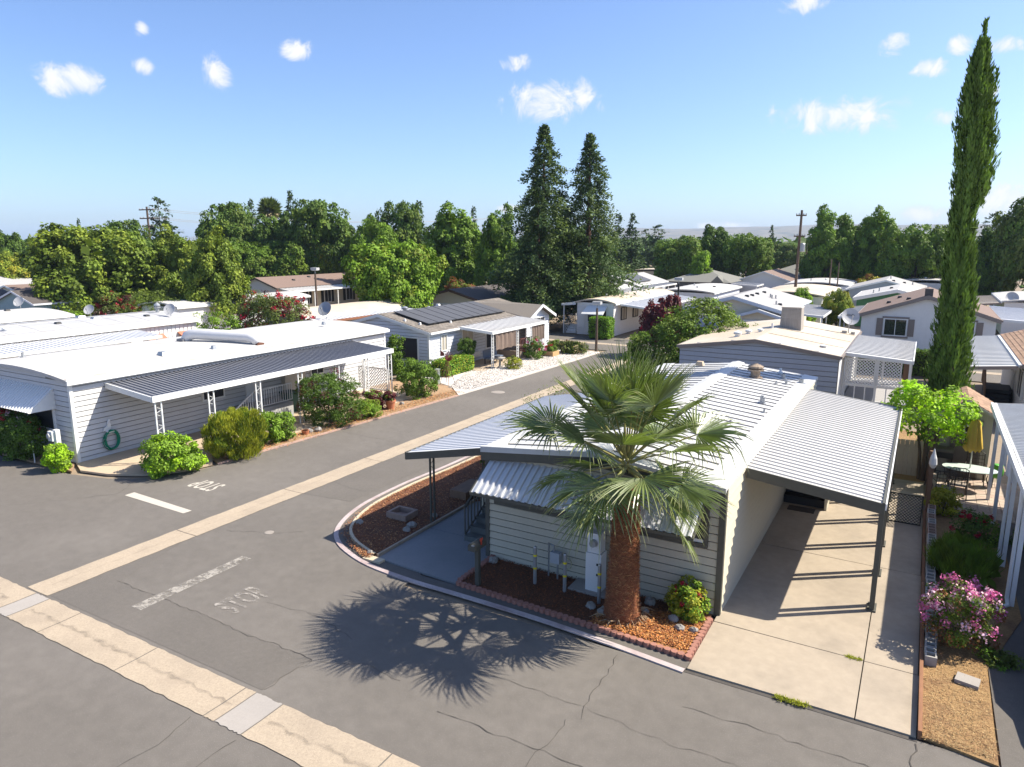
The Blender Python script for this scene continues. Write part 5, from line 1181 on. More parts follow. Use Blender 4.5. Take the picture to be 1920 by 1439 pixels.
dish(t, -57.0, 27.0, 3.0, -60, .36, 30, .6, DISHM); dish(t, -51.7, 29.0, 2.4, -60, .36, 32, .7, DISHM); 
home('small blue house with dark gabled roof at the far left edge', -69.5, -63.6, 31.2, 35, 2.9, 3.8, mat('blue_siding', (.22, .32, .36)), SHINGLEDARK, trim=LILAC)
home('blue grey house with dark roof cut off by the left edge', -79, -71.4, 27.5, 34, 2.6, 3.5, LILAC, SHINGLEDARK, trim=LILAC)
home('brown roofed house beyond the small blue house at far left', -80, -72.5, 35.2, 46, 2.9, 3.75, CREAM, SHINGLERED)
home('pale grey roofed house at far left under the big tree', -93, -85, 38, 54, 3.0, 4.1, OFFWHITE, SHINGLELIGHT)
# across the street, second row
t = home('cream flat roofed house with rusty edged awning behind the solar house', -41.2, -37.2, 35.5, 46.6, 2.72, 3.05, OFFWHITE, ROOFCREAM, 'bowed')
add_panels(t, -37.1, 2.72, -35.8, 2.52, 35.6, 46.6, .4, BLUEPAN, mat('rust_brown_edge', (.24, .10, .05)), joined=True, posts=(36, 38.2, 40.6), pm=WHITE); dish(t, -36.2, 36.6, 2.5, -75, .5, 30, .75, STEEL)
home('white flat roofed house half hidden by the red flowering bush', -56.5, -51.8, 36, 50, 2.7, 3.0, WHITE, ROOFWHITE, 'bowed')
t = home('cream house with brown roof and white posted porch left of the bright maple', -66, -60, 53.6, 70, 3.05, 4.0, LILAC, SHINGLERED, trim=SHINGLEDARK, front=[(-64.2, 1.2, .9, 1.1)], vents=[(-61.6, 57.5, 'b'), (-62.3, 60.5, 'b')])
MB().box(-59.99, -59.95, 53.7, 69.9, 0, 2.95).build('cream_cladding', CREAM, t)
for y in (57.5, 61.0, 64.6, 67.6): window(t, 'p+', -59.95, y, 1.1, 1.0, 1.4, WHITE, SCREEN, 'v', shutters=BLACK)
add_panels(t, -59.9, 3.02, -58.0, 2.76, 53.8, 69.5, .5, ROOFWHITE, WHITE, posts=(54, 57.2, 60.8, 64.3, 68))
t = home('brown roofed house with white garage door left of the redwoods', -41, -34.2, 53.8, 67, 2.7, 3.6, CREAM, SHINGLEDARK, trim=mat('dark_brown_trim', (.10, .06, .045)), vents=[(-36.2, 60, 'b'), (-35.2, 63, 's')], roof_rake=.22)
gd = MB().box(-40.3, -35.2, 53.74, 53.79, .05, 2.35).build('garage_door', WHITE, t)
for i in range(4): MB().box(-40.2, -35.3, 53.715, 53.739, .12+i*.56, .62+i*.56).build('door_panel', WHITE, gd)
add_panels(t, -33.9, 2.62, -31.3, 2.45, 56, 68, .5, ROOFWHITE, WHITE, posts=(56.2, 60, 64, 67.8)); add_panels(t, -33.9, 2.66, -31.6, 2.55, 54.0, 55.8, .5, ROOFWHITE, WHITE, name='entry_panel')
for i, (x, y, l) in enumerate([(-42.6, 53.4, 'dark green wheeled bin left of the white garage door, the nearer to the trees'), (-41.75, 53.9, 'dark green wheeled bin right up against the brown garage house')]):
    b = thing('wheeled_bin', (x, y, 0), l, 'bin', 'green wheeled bins by the garage')
    MB().hexa([(x-.24, y-.26, .05), (x+.24, y-.26, .05), (x+.24, y+.26, .05), (x-.24, y+.26, .05)], [(x-.3, y-.34, 1.5), (x+.3, y-.34, 1.5), (x+.3, y+.34, 1.5), (x-.3, y+.34, 1.5)]).build('body', mat('teal_green_plastic', (.005, .13, .10), .45), b)
    MB().box(x-.32, x+.32, y-.37, y+.36, 1.501, 1.57).build('lid', mat('teal_green_plastic', (0, 0, 0)), b)
# right-hand rows beyond the cross street
t = home('white house with curved roof behind the red leaved tree', -24.2, -18.6, 73, 85, 2.72, 2.98, LILAC, ROOFWHITE, 'bowed', vents=[(-21, 76, 'w'), (-20, 79, 'b'), (-22.5, 80, 's')])
t = home('cream gabled house with pale grey roof and blue garage doors beyond the round tree', -16.7, -9.1, 57.2, 69.5, 2.66, 3.68, CREAM, SHINGLELIGHT, trim=mat('pale_blue_trim', (.50, .55, .62), .5), rp=-12.9, roof_rake=.26,
         vents=[(-12.3, 59, 'b'), (-12.2, 60.5, 'b'), (-12.2, 62.5, 'b'), (-12.1, 65, 'b'), (-11.2, 63, 's'), (-11.0, 62.6, 's'), (-10.8, 63.2, 's'), (-10.1, 59.5, 's'), (-9.9, 60, 'b')])
BLUD = mat('pale_blue_door', (.42, .47, .56), .5)
for a, w in ((-11.0, 1.7), (-14.6, 1.9)): window(t, 'q-', 56.6 if a > -12 else 57.2, a, .3, w, 1.6, WHITE, BLUD, None, .1)
MB().box(-12.2, -9.5, 56.62, 57.19, 0, 2.3).build('garage_bay', CREAM, t)
pg = MB().hexa([(-12.6, 56.3, 2.25), (-10.85, 56.3, 2.78), (-10.85, 56.3, 2.87), (-12.6, 56.3, 2.34)], [(-12.6, 58.4, 2.25), (-10.85, 58.4, 2.78), (-10.85, 58.4, 2.87), (-12.6, 58.4, 2.34)]).hexa([(-10.85, 56.3, 2.78), (-9.1, 56.3, 2.25), (-9.1, 56.3, 2.34), (-10.85, 56.3, 2.87)], [(-10.85, 58.4, 2.78), (-9.1, 58.4, 2.25), (-9.1, 58.4, 2.34), (-10.85, 58.4, 2.87)])
pg.build('bay_roof', SHINGLELIGHT, t)
pf_ = MB()
for a, za, b, zb in ((-12.6, 2.25, -10.85, 2.78), (-10.85, 2.78, -9.1, 2.25)): pf_.hexa([(a, 56.26, za-.12), (b, 56.26, zb-.12), (b, 56.26, zb+.10), (a, 56.26, za+.10)], [(a, 56.298, za-.12), (b, 56.298, zb-.12), (b, 56.298, zb+.10), (a, 56.298, za+.10)])
pf_.build('bay_trim', mat('pale_blue_trim', (0, 0, 0)), t)
MB().add([(-12.2, 56.63, 2.3), (-9.5, 56.63, 2.3), (-10.85, 56.63, 2.72)], [(0, 1, 2)]).build('bay_gable', CREAM, t)
for x in (-12.15, -9.55, -13.4, -13.9): MB().box(x-.09, x+.09, (56.58 if x > -13 else 57.14), (56.615 if x > -13 else 57.19), 0, 2.4 if x > -13 else 3.1).build('wall_batten', WHITE, t)
add_panels(t, -8.8, 2.6, -6.4, 2.42, 58, 66.5, .5, ROOFWHITE, WHITE, posts=(58.2, 61, 64, 66.2))
home('flat cream roofed house behind the pale grey gabled roof', -14.2, -8.2, 72.2, 86, 2.85, 3.15, OFFWHITE, ROOFCREAM, 'bowed')
t = home('grey house with a dark solar array right of the redwoods', -36, -29.7, 81, 92, 2.8, 3.8, SLATE, SHINGLELIGHT, vents=[(-31.5, 86, 'b'), (-30.9, 86.5, 's')])
MB().hexa([(-32.3, 82.2, 3.88), (-30.0, 82.2, 3.11), (-30.0, 87.2, 3.11), (-32.3, 87.2, 3.88)], [(-32.3, 82.2, 3.94), (-30.0, 82.2, 3.17), (-30.0, 87.2, 3.17), (-32.3, 87.2, 3.94)]).build('solar_panel', SOLAR, t)
add_panels(t, -29.4, 2.7, -27.9, 2.6, 81.2, 91, .5, ROOFWHITE, WHITE, posts=(82, 85, 88, 90.8))
t = home('small cream house with white awning in front of the grey solar house', -33.5, -29.6, 73.2, 79.5, 2.6, 2.95, CREAM, ROOFWHITE, 'bowed', front=[(-31.2, 1.1, .9, .9)]); add_panels(t, -29.4, 2.7, -27.5, 2.5, 73.4, 79, .5, ROOFWHITE, WHITE, posts=(73.6, 76, 78.8))
home('long beige flat roofed house far beyond the redwoods', -46, -31, 120, 128, 2.8, 3.1, CREAM, ROOFCREAM, 'bowed')
home('white roofed house with rooftop clutter near the far conifer pair', -31, -26.5, 112, 122, 2.7, 3.1, WHITE, ROOFWHITE, 'bowed', vents=[(-29, 115, 'w'), (-28, 117, 'w')])
def hip(root, p0, p1, q0, q1, ev, rd, m, o=.4, ax='p'):
    r = min(p1-p0, q1-q0)/2
    A = [(p0-o, q0-o, ev-.1), (p1+o, q0-o, ev-.1), (p1+o, q1+o, ev-.1), (p0-o, q1+o, ev-.1)]
    qm = (q0+q1)/2; pm = (p0+p1)/2
    B = [(p0+r, qm, rd), (p1-r, qm, rd)] if ax == 'p' else [(pm, q0+r, rd), (pm, q1-r, rd)]
    F = [(0, 1, 5, 4), (1, 2, 5), (2, 3, 4, 5), (3, 0, 4), (3, 2, 1, 0)] if ax == 'p' else [(0, 1, 4), (1, 2, 5, 4), (2, 3, 5), (3, 0, 4, 5), (3, 2, 1, 0)]
    return MB().add(A+B, F).build('roof', m, root)
def hiphome(label, p0, p1, q0, q1, ev, rd, wm_, rm, ax='p', front=()):
    t = thing('manufactured_house', ((p0+p1)/2, (q0+q1)/2, 0), label, 'house', GROUP)
    MB().box(p0, p1, q0, q1, 0, ev-.11).build('wall', wm_, t); hip(t, p0, p1, q0, q1, ev, rd, rm, .4, ax)
    for a, z, w_, h in front: window(t, 'q-', q0, a, z, w_, h, WHITE, SCREEN, 'v')
    return t
t = hiphome('dark grey hipped roof house in the middle distance', -29.8, -21.8, 93, 103, 2.85, 4.3, mat('charcoal_siding', (.10, .10, .105)), SHINGLEOLIVE, 'p', front=[(-24.2, 1.0, 1.0, 1.1)])
MB().add([(-23.9, 92.5, 2.8), (-22.3, 92.5, 2.8), (-23.1, 92.5, 3.6), (-23.1, 95.4, 3.6)], [(0, 1, 2), (0, 2, 3), (1, 3, 2)]).build('dormer', SHINGLEOLIVE, t)
add_panels(t, -21.4, 2.7, -18.2, 2.5, 92.8, 97, .5, ROOFWHITE, WHITE, posts=(93, 95, 96.8))
t = home('brown roofed house right of the dark grey hipped house', -22, -15.5, 99.5, 110, 2.8, 3.95, OFFWHITE, SHINGLERED, vents=[(-19.2, 103, 'b')]); add_panels(t, -15.2, 2.7, -13.2, 2.5, 99.6, 109, .5, ROOFWHITE, WHITE, posts=(100, 103, 106, 108.8))
hiphome('olive grey hipped roof house before the far dark trees', -21.5, -13.2, 111, 121, 2.9, 4.5, OFFWHITE, SHINGLEOLIVE, 'p')
home('white roofed house far behind the utility pole', -20.5, -12.5, 126, 136, 3.4, 4.3, SLATE, ROOFWHITE, vents=[(-15, 128, 'b')])
t = home('white bowed roof house right of the utility pole', -14.8, -8.0, 93.5, 104.5, 2.7, 3.0, SLATE, ROOFWHITE, 'bowed', vents=[(-12.5, 97, 's'), (-11, 99, 'w'), (-10, 101, 'w')]); add_panels(t, -7.7, 2.7, -6.2, 2.5, 93.6, 103, .5, ROOFWHITE, WHITE, posts=(94, 96, 98, 102.8))
t = home('pale grey gabled house behind the green walled house', -7.2, -.1, 86.5, 97, 2.8, 3.8, SLATE, SHINGLELIGHT, vents=[(-3, 88, 'b'), (-2, 90, 'b'), (-1.2, 91, 's'), (-3.4, 91, 's')]); add_panels(t, -7.5, 2.72, -9.4, 2.55, 86.5, 94, .5, ROOFWHITE, WHITE, posts=(86.8, 90, 93.8))
home('white curved roof house farthest back near the tall cypress', -4.5, 4.5, 101, 112, 2.9, 3.25, WHITE, ROOFWHITE, 'bowed', vents=[(0, 103, 'w')])
t = home('green walled house with white gabled roof', -5.5, 1.2, 75.2, 85, 2.7, 3.5, GREEN, ROOFWHITE, vents=[(-4.2, 76.5, 's'), (-3.8, 78, 's'), (-2.8, 79, 'b')], roof_rake=.3)
t = home('cream house with brown roof and taupe shutters behind the tall cypress', -3.75, 4.4, 57.2, 67.5, 2.82, 4.22, OFFWHITE, SHINGLERED, trim=TAUPE, rp=.3, roof_rake=.26, vents=[(-.9, 58.2, 'b'), (-2.2, 60, 'b'), (-1.6, 63, 'b')])
for a, w in ((-1.55, 1.35), (2.5, 1.35)): window(t, 'q-', 57.2, a, 1.42, w, 1.1, WHITE, GLASS, 'v', .07, shutters=TAUPE)
for a in (-1.55, 2.5): MB().box(a-.85, a+.85, 57.12, 57.19, 2.60, 2.72).box(a-.85, a+.85, 57.12, 57.19, 1.22, 1.34).build('window_trim', TAUPE, t)
gm_ = MB()
for x in np.arange(-3.6, 4.4, .4): gm_.box(x-.008, x+.008, 57.185, 57.204, .02, 2.85)
gm_.build('wall_batten', OFFWHITE, t)
MB().box(.05, .55, 57.0, 57.5, 4.0, 4.75).build('chimney', SHINGLEDARK, t)
add_panels(t, -4.0, 2.72, -5.3, 2.55, 57.2, 66, .5, GREYROOF, WHITE, posts=(57.5, 61, 65.8))
add_panels(t, 4.65, 2.85, 9.2, 2.6, 57.5, 69, .6, BLUEPAN, WHITE, posts=(58, 63, 68.8))
t = home('white roofed house with satellite dish at the far right edge', 6.1, 13, 74.5, 86, 2.8, 3.05, OFFWHITE, ROOFWHITE, 'bowed', vents=[(8.5, 77, 'w')]); dish(t, 6.6, 75, 2.7, -80, .5, 30, .4, DISHM); add_panels(t, 5.9, 2.75, 3.6, 2.55, 74.5, 84, .6, ROOFCREAM, TAUPE, posts=(75, 80, 83.8))
# parked car, only its edge in view
car = thing('parked_car', (3.5, 15.2, .03), 'dark parked car just inside the right edge in the neighbour\'s carport', 'car')
CP = mat('dark_car_paint', (.02, .022, .026), .25, .05, 3, spec=.6)
prof = [(12.95, .35), (12.95, .75), (13.3, .86), (14.0, .93), (14.7, 1.42), (16.1, 1.46), (16.9, 1.0), (17.35, .92), (17.42, .4), (17.2, .25), (13.1, .25)]
k = len(prof); cb_ = MB().add([(2.72, y, z) if z < .95 else (2.88, y, z) for y, z in prof] + [(4.42, y, z) if z < .95 else (4.26, y, z) for y, z in prof], [tuple(range(k)), tuple(range(k, 2*k))[::-1]] + [(i, k+i, k+(i+1) % k, (i+1) % k) for i in range(k)])
cb_.build('body', CP, car)
MB().hexa([(2.79, 14.2, .96), (2.79, 16.7, .98), (2.8, 16.7, .98), (2.8, 14.2, .96)], [(2.87, 14.75, 1.36), (2.87, 16.1, 1.38), (2.89, 16.1, 1.38), (2.89, 14.75, 1.36)]).build('side_window', GLASS, car)
for y in (13.7, 16.6):
    for x in (2.71, 4.25):
        w = MB().tube([(x, y, .34), (x+.18, y, .34)], .31, 20).build('wheel', BLACK, car); MB().tube([(x-.006, y, .34), (x+.02, y, .34)], .18, 14).build('rim', STEEL, w)
for x in (2.8, 4.1): MB().box(x, x+.25, 17.40, 17.44, .62, .76).build('tail_light', mat('tail_red', (.3, .01, .01), .3), car)
# utility poles and wires
def pole(x, y, h, r, label, arms=(), lean=0.0, transformer=False):
    t = thing('utility_pole', (x, y, 0), label, 'utility pole', 'utility poles')
    MB().tube([(x, y, 0), (x+lean, y, h)], [r, r*.7], 10).build('pole', POLEWOOD, t)
    for z, w in arms:
        xx = x+lean*z/h
        a = MB().box(xx-w, xx+w, y-.16, y-.04, z, z+.13).build('crossarm', POLEWOOD, t)
        for d in (-.92, -.45, .45, .92): MB().lathe((xx+w*d, y-.1, z+.13), [(.05, 0), (.07, .06), (.05, .14), (.001, .16)], 8).build('insulator', DISHM, a)
    if transformer: MB().lathe((x+.4, y, h*.62), [(.2, 0), (.26, .05), (.26, .8), (.18, .88), (.001, .9)], 12).build('transformer', STEEL, t)
    return t
pole(-11.8, 80.0, 11.1, .17, 'tall dark utility pole standing above the white roofs', [(10.5, .5), (8.4, .55)], .08, True)
pole(-9.2, 86.5, 6.0, .09, 'short pale utility pole behind the white roofs, the left of a pair')
pole(-8.6, 88.5, 5.6, .09, 'short brown utility pole behind the white roofs, the right of a pair')
pole(-88.6, 58.5, 12.35, .17, 'utility pole with crossarms before the dark cedar at left', [(11.9, 1.5), (10.8, 1.5), (9.8, 1.2)])
pole(-16.2, 118, 8.0, .14, 'thin grey pole before the far dark trees')
pole(-112, 47, 11.5, .15, 'utility pole among the trees at far left')
for dz, dx in ((12.1, -1.3), (12.1, 1.3), (11.0, -1.3), (11.0, 1.3)):
    A = Vector((-88.6+dx, 58.5, dz)); B = Vector((-62+dx, 104, dz-.3)); pts = [A.lerp(B, f) - Vector((0, 0, 1.2*(1-(2*f-1)**2))) for f in [i/12 for i in range(13)]]
    tag(MB().tube(pts, .022, 4).build('power_line', DISHM, None, loc=A), ['upper of the power lines at left, nearer the left edge', 'upper of the power lines at left, nearer the cedar', 'lower of the power lines at left, nearer the left edge', 'lower of the power lines at left, nearer the cedar'][(dz < 12)*2 + (dx > 0)], 'power line', 'power lines of the left pole')
# ------------------------------------------------------------------ vegetation
G = np.random.default_rng(11)
def unit(v): return v/np.maximum(np.linalg.norm(v, axis=-1, keepdims=True), 1e-9)
def leaf_mesh(name, P, D, L, Wd, mats, tint=None, Nn=None, mi=None, fold=0.0):
    """diamond leaves at P along D (unit), length L, half-width Wd"""
    n = len(P); L = np.broadcast_to(np.asarray(L, float).reshape(-1, 1), (n, 1)); Wd = np.broadcast_to(np.asarray(Wd, float).reshape(-1, 1), (n, 1))
    if Nn is None: Nn = G.normal(size=(n, 3))
    S = unit(np.cross(D, Nn)); bad = np.linalg.norm(np.cross(D, Nn), axis=1) < 1e-6; S[bad] = (1, 0, 0)
    V = np.stack([P, P+D*L*.5+S*Wd, P+D*L, P+D*L*.5-S*Wd], 1).reshape(-1, 3)
    me = bpy.data.meshes.new(name)
    me.vertices.add(4*n); me.vertices.foreach_set('co', V.astype(np.float32).ravel())
    me.loops.add(4*n); me.loops.foreach_set('vertex_index', np.arange(4*n, dtype=np.int32))
    me.polygons.add(n); me.polygons.foreach_set('loop_start', np.arange(0, 4*n, 4, dtype=np.int32))
    mats = mats if isinstance(mats, (list, tuple)) else [mats]
    for m in mats: me.materials.append(m)
    if mi is not None: me.polygons.foreach_set('material_index', np.asarray(mi, np.int32))
    me.update(calc_edges=True)
    t = G.random(n) if tint is None else np.clip(tint, 0, 1)
    a = me.attributes.new('tint', 'FLOAT', 'FACE'); a.data.foreach_set('value', t.astype(np.float32))
    return me
def clumpy(nclump, per, env, cr, squash=.8, inner=.25, up=.35, leaf=.05, sy=.36, jit=.6):
    """leaf clumps over an envelope; env(n) -> centres and outward directions"""
    C, O = env(nclump)
    r = cr*G.uniform(.65, 1.35, size=(nclump, 1))
    d = unit(G.normal(size=(nclump, per, 3)) + O[:, None, :]*.75 + np.array([0, 0, .25]))
    rad = G.uniform(.45, 1.0, size=(nclump, per, 1))**.6
    P = C[:, None, :] + d*rad*r[:, None, :]*np.array([1, 1, squash])
    N = unit(d*.55 + np.array([0, 0, up]) + O[:, None, :]*.25 + G.normal(size=d.shape)*.38)
    t = np.clip(.5 + G.normal(size=(nclump, 1))*.22 + G.normal(size=(nclump, per))*.2, 0, 1)
    P = P.reshape(-1, 3); N = N.reshape(-1, 3); n = len(P)
    D = unit(np.cross(N, G.normal(size=(n, 3))) + N*.15 - np.array([0, 0, .25]))
    L = leaf*G.uniform(.7, 1.4, n)
    return P, D, L, L*sy, t.ravel(), N
def blob_env(blobs, lo=-1.0, face=None):
    """points on the surfaces of overlapping ellipsoids, hidden ones dropped"""
    B = [(np.array(c), np.array(r)) for c, r in blobs]
    w = np.array([(r[0]*r[1]+r[0]*r[2]+r[1]*r[2]) for _, r in B]); w = w/w.sum()
    def env(n):
        C = []; O = []
        while len(C) < n:
            k = G.choice(len(B), p=w); c, r = B[k]; d = unit(G.normal(size=3))
            if d[2] < lo: continue
            p = c + d*r*G.uniform(.52, 1.10)
            if any(j != k and np.sum(((p-c2)/r2)**2) < .75 for j, (c2, r2) in enumerate(B)): continue
            C.append(p); O.append(unit(d/r))
        return np.array(C), np.array(O)
    return env
def broad(seed, kind):
    global G; G = np.random.default_rng(seed)
    r = G
    if kind == 'round': bl = [((0, 0, .55), (.38, .38, .36))] + [((.24*math.cos(a)*r.uniform(.8, 1.2), .24*math.sin(a)*r.uniform(.8, 1.2), r.uniform(.38, .74)), (r.uniform(.17, .26),)*2+(r.uniform(.15, .24),)) for a in np.arange(0, 6.28, .7)]
    elif kind == 'oval': bl = [((0, 0, .52), (.34, .34, .42))] + [((.2*math.cos(a)*r.uniform(.8, 1.25), .2*math.sin(a)*r.uniform(.8, 1.25), .25+.62*(i/9)), (r.uniform(.14, .25)*(1.15-.6*i/9),)*2+(r.uniform(.13, .2),)) for i, a in enumerate(np.arange(0, 21, 2.3))]
    elif kind == 'wide': bl = [((0, 0, .5), (.40, .40, .34))] + [((.3*math.cos(a)*r.uniform(.7, 1.2), .3*math.sin(a)*r.uniform(.7, 1.2), r.uniform(.3, .72)), (r.uniform(.15, .24),)*2+(r.uniform(.14, .22),)) for a in np.arange(0, 6.28, .55)]
    else: bl = [((0, 0, .42), (.3, .3, .4)), ((.12, .05, .7), (.2, .2, .24)), ((-.16, .0, .55), (.24, .22, .26)), ((.05, -.2, .35), (.24, .24, .26)), ((.2, .1, .3), (.22, .22, .24)), ((-.05, .2, .72), (.16, .16, .2))]
    return bl
LEAF = dict(
 olive=leafmat('leaf_olive', (.074, .098, .022), .4), olivelight=leafmat('leaf_olive_yellow', (.125, .145, .030), .4), deep=leafmat('leaf_deep_green', (.048, .076, .020), .34),
 mid=leafmat('leaf_mid_green', (.072, .110, .022), .34), bright=leafmat('leaf_bright_green', (.098, .150, .024), .34), lime=leafmat('leaf_lime_green', (.20, .29, .025), .4, .34), gold=leafmat('leaf_golden_green', (.20, .17, .03), .3),
 dull=leafmat('leaf_dull_green', (.060, .075, .028), .34), red=leafmat('leaf_dark_red', (.11, .022, .022), .35, trcol=None) if False else mat('leaf_dark_red', (.10, .018, .02), .55, .25, .5, tint=.4, transl=.3, trcol=(1.6, .5, .5)),
 flowerred=mat('flower_crimson', (.38, .015, .035), .6, .2, .5, tint=.35, transl=.25, trcol=(1.3, .6, .6)), flowerpink=mat('flower_pink', (.66, .19, .40), .6, .15, .5, tint=.25, transl=.25, trcol=(1.2, .9, 1.0)),
 flowerlight=mat('flower_pale_pink', (.72, .45, .52), .6, .15, .5, tint=.25), orange=mat('leaf_rust_orange', (.24, .105, .03), .55, .25, .5, tint=.35, transl=.3, trcol=(1.4, 1.0, .6)),
 redwood=leafmat('needle_redwood', (.040, .060, .034), .4, .15), redwoodtip=leafmat('needle_redwood_tip', (.070, .090, .038), .35, .15), pine=leafmat('needle_dark_conifer', (.032, .050, .030), .35, .15), cypress=leafmat('needle_cypress', (.066, .100, .034), .38, .2),
 hedge=leafmat('leaf_hedge', (.075, .14, .022), .3), yellowgreen=leafmat('leaf_yellow_green', (.19, .185, .03), .3), straw=mat('dry_stalk', (.42, .34, .18), .8, .15, 2, tint=.25), white=mat('flower_white', (.7, .66, .6), .7, .1, 2))
CROWN = {}
def crown_mesh(kind, seed, col, col2=None, share=.25, n=190, per=120, cr=.082, leaf=.029, clip=None):
    key = (kind, seed, col, col2, n)
    if key in CROWN: return CROWN[key]
    bl = broad(seed, kind)
    P, D, L, Wd, t, N = clumpy(n, per, blob_env(bl, -.75), cr, .8, leaf=leaf)
    # looser big leaves inside so that the crown is not hollow
    m = 700; k = G.integers(0, len(bl), m); d = unit(G.normal(size=(m, 3)))*G.uniform(.1, .8, (m, 1))
    Pi = np.array([bl[i][0] for i in k]) + d*np.array([bl[i][1] for i in k]); Di = unit(G.normal(size=(m, 3)))
    P = np.vstack([P, Pi]); D = np.vstack([D, Di]); L = np.r_[L, np.full(m, .10)]; Wd = np.r_[Wd, np.full(m, .04)]; t = np.r_[t, np.full(m, .3)]; N = np.vstack([N, G.normal(size=(m, 3))])
    mi = None; ms = [LEAF[col]]
    if col2:
        ms.append(LEAF[col2]); cl = np.repeat(G.random(n) < share, per); mi = np.r_[cl & (G.random(n*per) < .8), np.zeros(m, bool)].astype(int)
    CROWN[key] = leaf_mesh('crown', P, D, L, Wd, ms, t, N, mi); return CROWN[key]
TRUNK = {}
def trunk_mesh(seed, m=BARK):
    key = (seed, m.name)
    if key in TRUNK: return TRUNK[key]
    r = random.Random(seed); mb = MB()
    mb.tube([(0, 0, -.02), (0, 0, .02), (r.uniform(-.01, .01), r.uniform(-.01, .01), .2), (r.uniform(-.02, .02), r.uniform(-.02, .02), .5)], [.034, .026, .02, .012], 9)
    for i in range(6):
        a = i*1.05+r.uniform(-.3, .3); z = r.uniform(.16, .34); L = r.uniform(.2, .32)
        mb.tube([(0, 0, z), (L*.45*math.cos(a), L*.45*math.sin(a), z+L*.5), (L*math.cos(a), L*math.sin(a), z+L*.95)], [.012, .008, .003], 6)
    TRUNK[key] = mb.mesh('trunk', m); return TRUNK[key]
TG = 'trees around the park'
def tree(name, x, y, h, r, label, crown, rot=0.0, group=TG, trunk=None, z=0.0, lift=0.0, spread=1.0):
    t = thing(name, (x, y, z), label, 'tree', group)
    c = bpy.data.objects.new('crown', crown); c.parent = t; c.scale = (2*r*spread, 2*r*spread, h*(1-lift)); c.location = (0, 0, h*lift); c.rotation_euler = (0, 0, rot); LINK(c)
    k = bpy.data.objects.new('trunk', trunk or trunk_mesh(1)); k.parent = t; k.scale = (max(1.0, r*1.6), max(1.0, r*1.6), h); LINK(k)
    return t
# conifers ------------------------------------------------------------
def conifer_mesh(seed, col, tip, H=1.0, base=.11, R0=.19, levels=44, per=7, tuft=34, power=.85, droop=.25, leaf=.016, top=.0, lumps=.35):
    global G; G = np.random.default_rng(seed); P = []; D = []; T = []; MI = []; N = []
    for i in range(levels):
        f = (i+G.uniform(0, .9))/levels; z = base+(1-base)*f; rr = R0*(1-f)**power*(1+lumps*math.sin(f*17+seed))+.006
        for k in range(per if f < .8 else max(3, per-2)):
            a = G.uniform(0, 2*math.pi); L = rr*G.uniform(.7, 1.15); dirv = np.array([math.cos(a), math.sin(a), 0])
            n = int(tuft*(.45+.75*(1-f))); s = G.uniform(.15, 1.0, n)**.75
            pts = dirv*(L*s)[:, None] + np.array([0, 0, z]) + np.c_[np.zeros((n, 2)), -droop*L*s**1.6 + L*.12*s]
            pts += G.normal(size=(n, 3))*np.array([.018, .018, .011])*(.35+1.3*(1-f))
            d = unit(dirv*.9 + np.array([0, 0, -.15]) + G.normal(size=(n, 3))*.55)
            tn = G.uniform(.2, .8)
            P.append(pts); D.append(d); T.append(np.clip(tn+G.normal(size=n)*.15, 0, 1)); MI.append((s > .72) & (G.random(n) < .45)); N.append(unit(np.array([0, 0, 1.0])+dirv*.5+G.normal(size=(n, 3))*.4))
    P = np.vstack(P); D = np.vstack(D); T = np.concatenate(T); MI = np.concatenate(MI).astype(int); N = np.vstack(N); L = leaf*G.uniform(.7, 1.5, len(P))*(1.25-.5*(P[:, 2]))
    return leaf_mesh('crown', P, D, L, L*.30, [LEAF[col], LEAF[tip]], T, N, MI)
def pole_trunk(m, r0=.016, top=.97):
    return MB().tube([(0, 0, -.01), (0, 0, .015), (0, 0, .12), (0, 0, .5), (0, 0, top)], [r0*1.35, r0*1.05, r0*.9, r0*.55, .001], 10).mesh('trunk', m)
RWT = pole_trunk(REDBARK, .026); PINET = pole_trunk(BARK, .012)
def conifer(x, y, h, label, me, tr=None, sx=1.0, rot=0.0, name='conifer'):
    t = thing(name, (x, y, 0), label, 'tree', TG)
    c = bpy.data.objects.new('crown', me); c.parent = t; c.scale = (h*sx, h*sx, h); c.rotation_euler = (0, 0, rot); LINK(c)
    k = bpy.data.objects.new('trunk', tr or PINET); k.parent = t; k.scale = (h*sx, h*sx, h); LINK(k)
    return t
